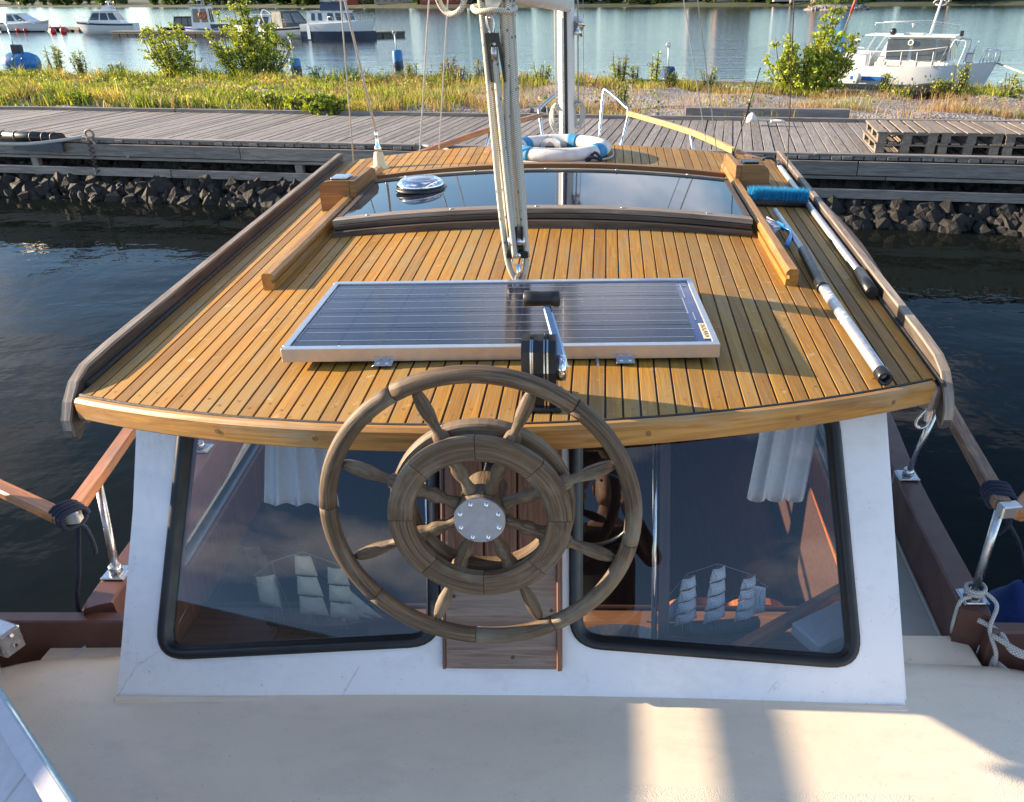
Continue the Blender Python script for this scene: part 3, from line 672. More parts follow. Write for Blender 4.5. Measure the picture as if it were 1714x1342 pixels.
def leafset(P, S, C, rngs=RNG):
    """rhombic leaf faces, arrays of centres, sizes, colours -> verts, faces, colours"""
    n = len(P); A = rngs.normal(0, 1, (n, 3)); A /= np.linalg.norm(A, axis=1)[:, None]; B = rngs.normal(0, 1, (n, 3)); B -= A * (A * B).sum(1)[:, None]; B /= np.linalg.norm(B, axis=1)[:, None]
    S = S[:, None]; V = np.stack([P - A * S * 0.5, P + B * S * 0.32, P + A * S * 0.5, P - B * S * 0.32], 1)
    return V.reshape(-1, 3), (np.arange(n)[:, None] * 4 + np.arange(4)), np.repeat(C, 4, 0)
def leaf_object(name, parent, V, F, C, mat='leaf', origin=(0, 0, 0)):
    me = bpy.data.meshes.new(name); me.vertices.add(len(V)); me.vertices.foreach_set('co', (V - np.array(origin)).ravel())
    me.loops.add(F.size); me.loops.foreach_set('vertex_index', F.ravel().astype(np.int32)); me.polygons.add(len(F))
    me.polygons.foreach_set('loop_start', np.arange(0, F.size, F.shape[1], dtype=np.int32)); me.update(calc_edges=True)
    at = me.attributes.new('tint', 'FLOAT_COLOR', 'POINT'); cc = np.ones((len(V), 4)); cc[:, :3] = C; at.data.foreach_set('color', cc.ravel())
    me.materials.append(M[mat]); o = bpy.data.objects.new(name, me); COL.objects.link(o); o.parent = parent; return o
# broad leaved ground plants among the grass
n = 36000; X = RNG.uniform(-20, 9, n); T = RNG.uniform(0.02, 1, n); yf = np.array([front_y(x) for x in X]); yb = np.array([back_y(x) for x in X]); Y = yf + (yb - yf) * T
k_ = (noise2(X * 1.7, Y * 1.9, 1.3) > np.where(X < -4, 0.12, 0.52)) & ~((T > 0.3) & (T < 0.6) & (X > -4)); X, Y, T = X[k_], Y[k_], T[k_]; n = len(X)
Z = 0.93 + RNG.uniform(0.02, 1, n) ** 1.5 * 0.26 * (0.6 + noise2(X * 1.7, Y * 1.9, 1.3))
pal_ = np.array([(0.16, 0.24, 0.03), (0.30, 0.36, 0.04), (0.08, 0.13, 0.02), (0.44, 0.45, 0.06), (0.30, 0.17, 0.07)]); C = pal_[RNG.integers(0, 5, n)] * RNG.uniform(0.6, 1.2, (n, 1))
V, F, C = leafset(np.c_[X, Y, Z], RNG.uniform(0.04, 0.09, n), C); o = leaf_object('ground_plants', None, V, F, C); o['kind'] = 'stuff'; o['label'] = 'low leafy weeds growing among the grass on the bank'; o['category'] = 'weeds'
def shrub(label, base, stems, leaves, size, pal, group=None, name='willow_shrub', cat='shrub', spread=0.32):
    """upright shoots with leaves set along them"""
    root = thing(name, label, cat, base, 0, group); bx, by, bz = base; mb = MB(); LP, LS, LC = [], [], []
    for (dx, dy, h, lean) in stems:
        p0 = Vector((dx * 0.35, dy * 0.35, -0.05)); p1 = Vector((dx * 0.8 + lean * 0.3, dy * 0.8, h * 0.45)); p2 = Vector((dx + lean, dy, h))
        path = catmull([p0, p1, p2], 5); mb.tube(path, [lerp(0.022, 0.004, i / (len(path) - 1)) for i in range(len(path))], 5)
        tw = []
        for k in range(int(10 * h) + 4):
            t = random.uniform(0.12, 0.98); q = path[min(len(path) - 1, int(t * (len(path) - 1)))]; L = spread * (1.15 - t) * random.uniform(0.5, 1.3) + 0.05
            a = random.uniform(0, 6.28); e = q + Vector((math.cos(a) * L, math.sin(a) * L, random.uniform(0.1, 0.6) * L)); tw.append((q, e)); mb.tube([q, e], [0.005, 0.002], 3, caps=False)
        for k in range(int(leaves * h / 2)):
            q, e = random.choice(tw); t = random.random() ** 0.6; c = q.lerp(e, t) + Vector((random.gauss(0, 0.03), random.gauss(0, 0.03), random.gauss(0, 0.03)))
            LP.append(c); LS.append(size * random.uniform(0.6, 1.3)); LC.append(np.array(random.choice(pal)) * random.uniform(0.6, 1.25))
    part('stem', mb, 'bark', root, local=True)
    V, F, C = leafset(np.array([tuple(p) for p in LP]), np.array(LS), np.array(LC)); leaf_object('crown', root, V, F, C); return root
LG = [(0.42, 0.48, 0.05), (0.26, 0.36, 0.035), (0.62, 0.60, 0.11), (0.14, 0.22, 0.025), (0.50, 0.54, 0.06)]
random.seed(21)
def gpos(px, py): 
    p = at_z(px, py, 0.93); return (p.x, min(p.y, back_y(p.x) - 0.15), 0.93)
b1 = gpos(312, 131); shrub('broad leafy willow shrub, the lower left one of the pair behind the pier', b1,
    [(random.uniform(-0.85, 0.45), random.uniform(-0.5, 0.5), random.uniform(0.6, 1.5), random.uniform(-0.1, 0.1)) for _ in range(26)], 330, 0.072, LG, 'willow shrubs on the gravel bank')
b2 = gpos(425, 133); shrub('tall leafy willow shrub with a shoot reaching above the marina boats', b2,
    [(0.0, 0, 3.1, -0.22), (0.12, 0, 2.9, -0.25), (-0.12, 0.1, 2.6, -0.25), (0.15, 0.0, 2.3, -0.2), (0.3, 0.0, 2.1, -0.2)] + [(random.uniform(-1.05, 1.25), random.uniform(-0.5, 0.5), random.uniform(0.7, 1.85), random.uniform(-0.1, 0.1)) for _ in range(40)], 330, 0.072, LG, 'willow shrubs on the gravel bank')
b3 = gpos(1350, 152); shrub('leafy willow shrub beside the white cabin cruiser', b3,
    [(0.30, 0, 2.0, 0.15), (0.45, 0.1, 1.75, 0.12), (0.15, 0, 1.6, 0.1), (0.3, -0.1, 1.5, 0.1)] + [(random.uniform(-0.95, 1.0), random.uniform(-0.3, 0.3), random.uniform(0.5, 1.25), random.uniform(-0.05, 0.1)) for _ in range(40)], 460, 0.075, LG, 'willow shrubs on the gravel bank')
# tall weeds one can pick out
WG = [(0.36, 0.42, 0.07), (0.26, 0.34, 0.07), (0.50, 0.48, 0.14)]; WD = [(0.40, 0.33, 0.22), (0.30, 0.30, 0.13)]
weeds = [(120, 126, 0.95, 8, WG), (165, 126, 0.8, 7, WG), (215, 128, 0.45, 8, LG), (535, 135, 0.4, 3, WG), (690, 137, 0.55, 4, WG), (748, 137, 0.62, 7, WD), (770, 139, 0.5, 5, WD),
         (806, 139, 0.6, 3, WD), (905, 142, 0.55, 5, WG), (1035, 142, 0.8, 6, WG), (1060, 143, 0.5, 2, WG), (1093, 148, 0.85, 3, LG), (1120, 148, 0.5, 5, LG), (1187, 148, 0.5, 4, WG),
         (1478, 156, 0.45, 4, LG), (1598, 160, 0.65, 7, WG), (1572, 162, 0.4, 10, LG), (1690, 165, 0.6, 4, WG), (1040, 176, 0.5, 4, WG)]
weed_labels = ['tall wild plant at the far left of the bank, left of the willow shrubs', 'second tall wild plant from the left on the bank', 'low leafy weed just left of the willow shrubs', 'small weed right behind the tall willow shrub',
 'wild plant by the blue drum buoy', 'brownish seed plant between the two middle shrouds', 'smaller seed plant right of the middle shrouds', 'thin plant immediately left of the mainsheet', 'wild plant immediately right of the mainsheet',
 'broad bright wild plant right of the mast', 'slender wild plant between the broad one and the round buoy', 'dark leafy plant in front of the round blue buoy', 'leafy plant just right of the round blue buoy', 'thin weed at the twin shrouds right of the mast',
 'leafy weed below the side of the white cabin cruiser', 'tall wild plant at the bow of the white cabin cruiser', 'bushy green weed under the bow of the white cabin cruiser', 'thin plant nearest the right edge of the photo', 'small plant on the bank above the starboard pulpit rail']
for i, (px, py, h, ns, pal) in enumerate(weeds):
    random.seed(100 + i); w_ = 0.10 + 0.02 * ns
    shrub(weed_labels[i], gpos(px, py), [(random.uniform(-w_, w_), random.uniform(-0.1, 0.1), h * random.uniform(0.6, 1.0), random.uniform(-0.06, 0.06)) for _ in range(ns + 4)],
          190, 0.05, pal, 'wild plants on the bank', 'wild_plant', 'plant', 0.12)
random.seed(5)
dock_labels = ['bright leafy clump at the pier edge, leftmost of three below the tall shrub', 'bright leafy clump at the pier edge, middle of three', 'bright leafy clump at the pier edge, rightmost of three', 'leafy clump at the pier edge near the left of the photo', 'leafy clump at the pier edge left of the three bright ones', 'small leafy clump behind the pier below the willow shrubs']
for i, (px, py, h, ns) in enumerate([(505, 184, 0.34, 22), (530, 188, 0.38, 24), (560, 189, 0.32, 18), (140, 178, 0.3, 14), (455, 178, 0.3, 14), (415, 172, 0.25, 12)]):
    shrub(dock_labels[i], gpos(px, py), [(random.uniform(-0.25, 0.25), random.uniform(-0.1, 0.1), h * random.uniform(0.6, 1), random.uniform(-0.1, 0.1)) for _ in range(ns)],
          110, 0.09, [(0.36, 0.42, 0.04), (0.22, 0.32, 0.03)], 'leafy clumps at the back edge of the pier', 'dock_plant', 'plant', 0.08)

# --- far shore
sh = [(-1400, 1300), (-900, 1080), (-560, 800), (-250, 520), (-60, 318), (20, 290), (75, 250), (130, 235), (260, 240), (600, 260)]
mb = MB(); rings = []
for i in range(len(sh) - 1):
    for k in range(8):
        t = k / 8; x, y = lerp(sh[i][0], sh[i + 1][0], t), lerp(sh[i][1], sh[i + 1][1], t); y += 3 * math.sin(x * 0.13) + 1.5 * math.sin(x * 0.37)
        rings.append([Vector((x, y - 2, -0.6)), Vector((x, y, 0.1)), Vector((x, y + 4, 0.9)), Vector((x, y + 14, 1.3)), Vector((x, y + 60, 3.0)), Vector((x, y + 900, 12.0))])
mb.loft(rings, False, False); structure('far_shore', mb, 'shore')
def shore_y(x):
    for (x0, y0), (x1, y1) in zip(sh, sh[1:]):
        if x <= x1: return lerp(y0, y1, (x - x0) / (x1 - x0))
    return 230
random.seed(3)
# trees: three crown shapes shared by the copies
def far_tree(k, h, r):
    root = thing('shore_tree', 'deciduous tree on the far shore', 'tree', (0, 0, 0), 0, 'trees on the far shore')
    mb = MB(); mb.tube([(0, 0, 0), (0.1, 0, h * 0.4), (0, 0.1, h * 0.75)], [0.28, 0.2, 0.08], 6); part('trunk', mb, 'bark', root, local=True)
    n = 900; rr = np.random.default_rng(k); D = rr.normal(0, 1, (n, 3)); D /= np.linalg.norm(D, axis=1)[:, None]; R_ = rr.uniform(0.55, 1, n) * (1 + 0.22 * np.sin(D[:, 0] * 5 + k) + 0.18 * np.sin(D[:, 2] * 6 + D[:, 1] * 4))
    P = D * R_[:, None] * np.array([r, r, h * 0.42]) + np.array([0, 0, h * 0.58])
    C = np.array([[0.07, 0.115, 0.022]]) * rr.uniform(0.55, 1.6, (n, 1))
    V, F, C2 = leafset(P, rr.uniform(0.9, 1.7, n), C, rr); leaf_object('crown', root, V, F, C2); return root
protos = [far_tree(1, 9, 3.2), far_tree(2, 11, 3.8), far_tree(3, 7.5, 3.4)]
def shore_point(px, off=6.0):
    """place on the shore on the line of sight of photograph column px"""
    d = ray(px, 0); t = 300 / d.y
    for _ in range(12):
        x = d.x * t; t = (shore_y(x) + off) / d.y
    return Vector((d.x * t, d.y * t, 1.3))
spots = []
for i in range(230):
    px = random.uniform(-60, 1790); spots.append((px, random.uniform(5, 30)))
for i, (px, off) in enumerate(spots):
    src = protos[i % 3]; o = src if i < 3 else copy_tree(src)
    p = shore_point(px, off); p.z = 0.4; s_ = random.uniform(0.7, 1.3) * (1.3 if px < 850 else 0.7); o.location = p; o.rotation_euler[2] = random.uniform(0, 6); o.scale = (s_,) * 3
    o['label'] = 'deciduous tree in the tree belt along the far shore'
# buildings on the far shore: most of each stands above the frame and shows in the water
def far_building(px, off, w_, d_, h_, mat, label, floors, bays, roof=True, name='shore_building'):
    p = shore_point(px, off); root = thing(name, label, 'building', p, 0)
    part('wall', MB().box((0, 0, h_ / 2), (w_, d_, h_)), mat, root, local=True)
    if roof: part('roof', MB().box((0, 0, h_ + 0.25), (w_ + 0.8, d_ + 0.8, 0.5)), 'far_roof', root, local=True)
    win = MB().box((0, 0, 0), (w_ / bays * 0.5, 0.12, h_ / floors * 0.5)).mesh('window', M['dark_glass'])
    for f in range(floors):
        for b in range(bays): piece('window', win, root, (-w_ / 2 + (b + 0.5) * w_ / bays, -d_ / 2 - 0.05, (f + 0.55) * h_ / floors))
far_building(1225, 16, 11, 10, 19, 'far_wall_beige', 'tall beige apartment block on the far shore right of the mast', 6, 4)
far_building(1168, 22, 7, 9, 15, 'far_wall_white', 'white apartment block left of the beige one on the far shore', 5, 3)
far_building(742, 14, 16, 9, 13, 'far_wall_red', 'low red ochre building on the far shore behind the mainsheet', 4, 5)
far_building(655, 20, 12, 9, 17, 'far_wall_beige', 'beige house on the far shore left of the mainsheet', 5, 4)
far_building(1330, 12, 14, 8, 5, 'far_wall_white', 'long low white pavilion on the far shore', 2, 6)
far_building(1070, 14, 8, 7, 6, 'far_wall_beige', 'small pale house on the far shore right of the mast', 2, 3)
far_building(585, 9, 9, 7, 5, 'far_wall_red', 'small red boathouse on the far shore behind the blue cabin boat', 1, 3)
def lattice(px, off, r, h, mat, label, lean, name):
    p = shore_point(px, off); root = thing(name, label, 'tower', p)
    part('mast_tube', MB().tube([(0, 0, -1), (lean * h, 0, h)], r, 14), mat, root, local=True)
    part('foot', MB().lathe([(r * 1.7, -0.5), (r * 1.7, 0.4), (r * 1.1, 1.2)], 14), 'far_wall_beige', root, local=True)
    part('cap', MB().lathe([(r * 1.3, 0), (r * 1.3, 0.5), (0.1, 1.0)], 14, Matrix.Translation((lean * h, 0, h))), mat, root, local=True)
lattice(1416, 1.5, 1.25, 17, 'crane_blue', 'bright blue round tower by the islet on the far shore', 0.0, 'blue_tower')
lattice(1366, 3.0, 0.9, 13, 'crane_red', 'rust red round tower left of the blue one on the far shore', 0.0, 'red_tower')
lattice(1325, 3.0, 0.35, 14, 'far_roof', 'thin dark mast on the far shore left of the red tower', 0.05, 'dark_mast')
lattice(1590, 3.0, 0.30, 16, 'far_roof', 'thin dark mast on the far shore behind the white cabin cruiser', -0.05, 'dark_mast')
# islet with rocks and bushes
ip = at_z(1412, 17, 0); isl = MB(); rings = []
for k, (s_, z) in enumerate(((1.0, -0.4), (0.92, 0.25), (0.7, 0.9), (0.3, 1.25))):
    rings.append([Vector((ip.x + math.cos(a) * 7.2 * s_ * (1 + 0.1 * math.sin(3 * a + k)), ip.y + 6 + math.sin(a) * 6 * s_, z)) for a in np.linspace(0, 2 * math.pi, 24, endpoint=False)])
isl.loft(rings); structure('rocky_islet', isl, 'gravel'); islo = bpy.data.objects['rocky_islet']
for i in range(60):
    a = random.uniform(math.pi, 2 * math.pi); s_ = random.uniform(0.5, 1.1); q = random.uniform(0.82, 1.0)
    piece('stone', random.choice(pst), islo, (ip.x + math.cos(a) * 7.2 * q, ip.y + 6 + math.sin(a) * 6 * q, 0.15 + (1 - q) * 3), rot=(random.uniform(0, 6),) * 3, scale=(s_, s_, s_ * 0.8))
n = 2600; P = np.c_[RNG.normal(0, 2.6, n), RNG.normal(0, 1.8, n), RNG.uniform(0.9, 3.2, n)] + np.array([ip.x, ip.y + 6, 0]); V, F, C = leafset(P, RNG.uniform(0.25, 0.5, n), np.array([[0.10, 0.16, 0.025]]) * RNG.uniform(0.5, 1.5, (n, 1)))
o = leaf_object('undergrowth', None, V, F, C); o['kind'] = 'stuff'; o['label'] = 'green bushes covering the rocky islet'; o['category'] = 'undergrowth'
# ================================================================== THE YACHT
CX = -0.225
yacht = thing('motor_sailer', 'white motor sailer with teak planked cabin roof, brown bulwarks and aft steering wheel', 'boat', (CX, 3.6, 0.0))
YL = Vector(yacht.location)
def roofz(x, k=0.05, z0=2.0): return z0 - k * (x - CX) ** 2
def half(y): return 1.20 + (y - 1.97) * 0.083
def aft(u): return 1.637 + 0.35 * u * u + 0.053 * u            # plan curve of the roof's aft edge, u = -1..1
FWD = 5.68
# --- roof: core, caulking bed, single planks
roof = part('cabin_roof', MB().add([], []).box((CX, 3.9, 1.90), (0.02, 0.02, 0.02)), 'caulk', yacht)
bpy.data.objects.remove(roof)
mb = MB(); rings = []
US = np.linspace(-1, 1, 41)
for v in np.linspace(0, 1, 9):
    top = []; bot = []
    for u in US:
        y = lerp(aft(u) - 0.012, FWD + 0.015, v); x = CX + u * (half(y) + 0.01); top.append(Vector((x, y, roofz(x) - 0.005))); bot.append(Vector((x, y, roofz(x) - 0.05)))
    rings.append(top + bot[::-1])
mb.loft(rings, True, True, False); roof = part('cabin_roof', mb, 'caulk', yacht)
NP = 54
for i in range(NP):
    u0, u1 = -1 + 2 * i / NP, -1 + 2 * (i + 1) / NP; gap = 0.0028
    mb = MB(); vs, gs = [], []; R_ = 9
    def edge_y(u, v): return lerp(aft(u) + 0.004, FWD, v)
    for r in range(R_):
        v = r / (R_ - 1)
        for (u, sg, dz) in ((u0, 1, -0.006), (u0, 1, -0.0008), (u0, 1, 0.0), (u1, -1, 0.0), (u1, -1, -0.0008), (u1, -1, -0.006)):
            y = edge_y(u, v); x = CX + u * half(y) + sg * (gap + (0.0008 if dz == 0 else 0)); vs.append((x, y, roofz(x) + dz)); gs.append((y, x, 0))
    fs = [(r * 6 + j, r * 6 + (j + 1), (r + 1) * 6 + (j + 1), (r + 1) * 6 + j) for r in range(R_ - 1) for j in range(5)] + [tuple(range(6)), tuple((R_ - 1) * 6 + j for j in range(5, -1, -1))]
    mb.add(vs, fs, gs); part('plank', mb, 'teak', roof)
# wooden bungs over the screws near the aft edge and by the hatch
mb = MB()
for i in range(NP):
    um = -1 + 2 * (i + 0.5) / NP
    for yy in ([aft(um) + 0.055 + 0.03 * (i % 2)] + ([3.0 + 0.01 * (i % 3)] if i % 2 else []) + ([2.42] if i % 3 == 0 else [])):
        x = CX + um * half(yy); mb.lathe([(0.0048, 0.0), (0.0048, 0.0008)], 8, Matrix.Translation((x + random.uniform(-0.008, 0.008), yy, roofz(x) - 0.0004)))
part('bungs', mb, 'block_wood', roof, kind='stuff')
# --- aft beam following the plan curve
mb = MB(); rings = []; gr = []
L = 0
for u in np.linspace(-0.982, 0.982, 61):
    x = CX + u * 1.2; y = aft(u); z = roofz(x); L = u * 1.25
    th = 0.024; H_ = 0.060
    sec = [(0.0, 0.0015), (-0.006, 0.004), (-th + 0.008, 0.003), (-th, -0.006), (-th, -H_ + 0.006), (-th + 0.006, -H_), (0.0, -H_)]
    nrm = Vector(((0.70 * u + 0.053) / 1.2, -1, 0)).normalized()
    rings.append([Vector((x, y, z)) + nrm * (-a) + Vector((0, 0, b)) for a, b in sec]); gr += [(L, a, b) for a, b in sec]
mb.loft(rings, True, True, False, gr); part('aft_beam', mb, 'beam', yacht)
mb = MB()
for u in (-0.58, -0.36, 0.30, 0.62, 0.86):
    x = CX + u * 1.2; nrm = Vector(((0.70 * u + 0.053) / 1.2, -1, 0)).normalized()
    m = Matrix.Translation(Vector((x, aft(u), roofz(x) - 0.028)) + nrm * 0.0238) @ nrm.to_track_quat('Z', 'Y').to_matrix().to_4x4(); mb.lathe([(0.007, 0), (0.007, 0.0015)], 10, m)
part('beam_bungs', mb, 'block_wood', yacht, kind='stuff')
mb = MB(); mb.tube([(CX + u * 1.19, aft(u) + 0.002, roofz(CX + u * 1.2) + 0.0015) for u in np.linspace(-1, 1, 50)], 0.0045, 6); part('tarred_seam', mb, 'caulk', yacht)
# --- side rails with drooping aft ends
def side_rail(sg):
    prof = [(1.900, -0.105), (1.915, -0.120), (1.945, -0.108), (1.985, -0.065), (2.06, -0.035), (3.5, -0.04), (FWD + 0.05, -0.05), (FWD + 0.06, 0.04), (FWD, 0.05), (3.5, 0.048), (2.2, 0.045), (2.06, 0.040), (1.99, 0.022), (1.935, -0.015), (1.900, -0.055), (1.885, -0.10)]
    def f(off):
        def g(y, z): x = CX + sg * (half(y) + 0.012 + off); return (x, y + (0.062 if sg > 0 else -0.012) * (1 if y < 2.3 else 0), roofz(CX + sg * half(max(y, 2))) + z)
        return g
    part('roof_side_rail', MB().plate(prof, [], f(0.0), f(0.022), grain=lambda y, z: (y, z, 0)), 'dark_wood', yacht)
    top = [(FWD + 0.055, 0.045), (FWD, 0.053), (3.5, 0.051), (2.2, 0.048), (2.055, 0.043), (1.985, 0.025), (1.931, -0.013), (1.898, -0.053), (1.894, -0.100)]; rr_, gr_ = [], []
    for y, z in top:
        for_ = f(0); a = Vector(f(-0.002)(y, z)); b = Vector(f(0.024)(y, z)); n_ = Vector((0, -0.004, 0.003)) if y < 2.05 else Vector((0, 0, 0.005)); rr_.append([a - n_, a + n_, b + n_, b - n_]); gr_ += [(y + z, k_ * 0.02, 0) for k_ in range(4)]
    part('rail_cap', MB().loft(rr_, True, True, False, gr_), 'grey_wood', yacht)
    part('rail_end_block', MB().bar((CX + sg * (half(1.97) - 0.03), 1.975 + 0.04 * sg, 1.885), (CX + sg * (half(1.97) + 0.012), 2.0 + 0.04 * sg, 1.88), 0.05, 0.075, (0, 0, 1), 0.01), 'grey_wood', yacht)
side_rail(-1); side_rail(1)
for sg in (-1, 1): part('edge_sealant', MB().tube([(CX + sg * (half(y) + 0.004), y, roofz(CX + sg * half(y)) + 0.004) for y in (2.0, 3.0, 4.0, 5.6)], 0.008, 6), 'caulk', yacht)
# white plastic cleat hook under the right corner
hk = part('hanging_hook', MB().tube(catmull([(0, 0, 0.06), (-0.018, 0, 0.03), (-0.03, 0, -0.005), (-0.02, 0, -0.03), (0.002, 0, -0.028), (0.016, 0, -0.005), (0.018, 0, 0.06), (0.0, 0, 0.06)], 4), 0.007, 8)
          .box((0.008, 0.002, 0.03), (0.022, 0.014, 0.07), None, 0.004), 'steel', yacht, local=True)
hk.location = Vector((0.968, 2.035, 1.800)) - YL; hk.scale = (0.8, 0.8, 0.7)
# --- hatch runners (rails with a groove)
def runner(sg, xa, ya, xf, yf):
    prof = [(0, 0), (0.046, 0), (0.046, 0.026), (0.034, 0.026), (0.034, 0.040), (0.046, 0.040), (0.046, 0.052), (0.036, 0.063), (0.008, 0.063), (0, 0.055)]
    rings, gr = [], []
    for t in np.linspace(0, 1, 9):
        x, y = lerp(xa, xf, t), lerp(ya, yf, t); rings.append([Vector((x - sg * a * 1.0 + sg * 0.022, y, roofz(x) + b)) for a, b in prof]); gr += [(y, a, b) for a, b in prof]
    mb = MB(); mb.loft(rings, True, True, False, gr); part('hatch_runner', mb, 'oiled_trim', yacht)
runner(-1, -1.175, 2.745, -1.275, 4.86); runner(1, 0.735, 2.785, 0.808, 4.90)
# --- hatch
HL = lambda y: -1.135 - (y - 3.5) * 0.045
HR = lambda y: 0.70 + (y - 3.5) * 0.035
def hz(x): return 2.0 - 0.062 * (x - CX) ** 2 + 0.010
def cross_bar(name, y0, y1, z0, z1, mat, par, lx=0.0, n=15):
    rings = []; gr = []
    for t in np.linspace(0, 1, n):
        x = lerp(HL((y0 + y1) / 2) - lx, HR((y0 + y1) / 2) + lx, t); c = hz(x)
        rings.append([Vector((x, y0, c + z0)), Vector((x, y1, c + z0)), Vector((x, y1, c + z1)), Vector((x, y0, c + z1))]); gr += [(x, y, z) for y, z in ((y0, z0), (y1, z0), (y1, z1), (y0, z1))]
    return part(name, MB().loft(rings, True, True, False, gr), mat, par)
hatch = cross_bar('sliding_hatch', 3.515, 4.42, 0.012, 0.058, 'dark_wood', yacht)
cross_bar('aft_sill', 3.44, 3.512, -0.03, 0.022, 'dark_wood', hatch, 0.01)
cross_bar('aft_moulding', 3.47, 3.513, 0.026, 0.044, 'dark_wood', hatch, 0.01)
cross_bar('aft_frame', 3.485, 3.55, 0.046, 0.066, 'grey_wood', hatch, 0.015)
cross_bar('forward_frame', 4.34, 4.37, 0.060, 0.072, 'grey_wood', hatch)
cross_bar('forward_gutter', 4.425, 4.67, -0.01, 0.012, 'dark_wood', hatch)
cross_bar('forward_coaming', 4.68, 4.73, -0.02, 0.040, 'block_wood', yacht, 0.06)
for nm, X in (('side_frame', HL), ('side_frame', HR)):
    part(nm, MB().loft([[Vector((X(y) + a, y, hz(X(y)) + b)) for a, b in ((-0.012, 0.05), (0.012, 0.05), (0.012, 0.067), (-0.012, 0.067))] for y in (3.55, 3.9, 4.4)], True, True, False, [(y, a, b) for y in (3.55, 3.9, 4.4) for a, b in ((0, 0), (1, 0), (1, 1), (0, 1))]), 'dark_wood', hatch)
rings = []
for y in np.linspace(3.55, 4.34, 3): rings.append([Vector((x, y, hz(x) + 0.063)) for x in np.linspace(HL(y) + 0.012, HR(y) - 0.012, 41)])
part('hatch_pane', MB().loft(rings, False, False), 'acrylic', hatch)
mb = MB()
for x in (-1.0, -0.62, -0.24, 0.14, 0.52):
    mb.lathe([(0.008, 0), (0.008, 0.003), (0.002, 0.005)], 10, Matrix.Translation((x, 3.52, hz(x) + 0.066))); mb.lathe([(0.008, 0), (0.008, 0.003), (0.002, 0.005)], 10, Matrix.Translation((x, 4.355, hz(x) + 0.072)))
part('frame_screws', mb, 'steel', hatch, kind='stuff')
# chrome mushroom vent on the pane
vp = at_z(705, 316, 2.05); vx, vy = vp.x, vp.y; vz = hz(vx) + 0.063
vm = Matrix.Translation((vx, vy, vz))
vent = part('roof_vent', MB().lathe([(0.128, 0.0), (0.130, 0.010), (0.118, 0.016)], 36, vm), 'black_rubber', hatch)
part('vent_dome', MB().lathe([(0.106, 0.014), (0.120, 0.020), (0.116, 0.034), (0.098, 0.050), (0.084, 0.056), (0.072, 0.056), (0.068, 0.052)], 40, vm, caps=False), 'chrome', hatch)
part('vent_cap', MB().lathe([(0.070, 0.050), (0.066, 0.055), (0.001, 0.058)], 32, vm), 'hub_plate', hatch)
# --- lamp boards
def lamp_board(sg, x, y):
    z = roofz(x); m = 0.44
    prof = [(y, -0.01), (y + m, -0.01), (y + m, 0.07), (y + m - 0.02, 0.115), (y + m - 0.07, 0.135), (y, 0.135)]
    b = part('lamp_board', MB().plate(prof, [], lambda a, c: (x - sg * 0.01, a, z + c), lambda a, c: (x + sg * 0.018, a, z + c), grain=lambda a, c: (a, c, 0)), 'block_wood', yacht)
    pr2 = roundpoly([(0, -0.02), (0.155, -0.035), (0.155, 0.135), (0, 0.135)], [0.001, 0.001, 0.06, 0.001], 6)
    part('lamp_block', MB().plate(pr2, [], lambda a, c: (x + sg * (0.02 + a), y, z + c), lambda a, c: (x + sg * (0.02 + a), y + 0.03, z + c), grain=lambda a, c: (a, c, 0)), 'block_wood', b)
    part('lamp_base', MB().box((x + sg * 0.075, y + 0.075, z + 0.126), (0.10, 0.12, 0.018), None, 0.005), 'black_plastic', b)
    part('lamp_cover', MB().box((x + sg * 0.075, y + 0.075, z + 0.141), (0.085, 0.10, 0.012), None, 0.004), 'steel' if sg < 0 else 'black_plastic', b)
lamp_board(-1, -1.20, 4.03); lamp_board(1, 0.80, 4.42)
# --- stay base cone on the port side of the roof
cm_ = Matrix.Translation((-1.345, 5.16, roofz(-1.345)))
part('stay_base', MB().lathe([(0.062, 0.0), (0.062, 0.012), (0.045, 0.016), (0.040, 0.020), (0.028, 0.10), (0.022, 0.105)], 24, cm_), 'yellow_plastic', yacht)
part('stay_ball', MB().lathe([(0.018, 0.10), (0.022, 0.115), (0.022, 0.13), (0.012, 0.15), (0.010, 0.20), (0.012, 0.22), (0.006, 0.23)], 16, cm_), 'chrome', yacht)

# --- cabin aft wall: leaning plane, coordinates s (across) and h (up the slope)
WB = Vector((CX, 1.68, 1.07)); WU0 = Vector((0, 0.3924, 0.9198)); WU = Vector((0, 0.515, 0.857)); WN = Vector((0, -WU.z, WU.y))
def wp(s, h, off=0.0):
    q = WB + WU0 * h; d = Vector((CX + s, q.y, q.z)) - CAM_O          # measured against an upright survey plane, carried to the true slope
    t = (WB - CAM_O).dot(WN) / d.dot(WN); return CAM_O + d * t + WN * off
outer = [(-1.185, -0.02), (1.145, -0.025), (1.085, 0.55), (1.055, 0.92), (0.5, 0.955), (0.0, 0.965), (-0.5, 0.955), (-1.085, 0.92), (-1.115, 0.55)]
winL = roundpoly([(-1.062, 0.098), (-0.215, 0.150), (-0.215, 0.90), (-0.955, 0.875)], [0.10, 0.09, 0.08, 0.09], 7)
winR = roundpoly([(0.168, 0.150), (1.015, 0.090), (0.925, 0.875), (0.168, 0.90)], [0.09, 0.10, 0.09, 0.08], 7)
wall = part('aft_wall', MB().plate(outer, [winL, winR], lambda s, h: wp(s, h), lambda s, h: wp(s, h, -0.045)), 'white_wall', yacht)
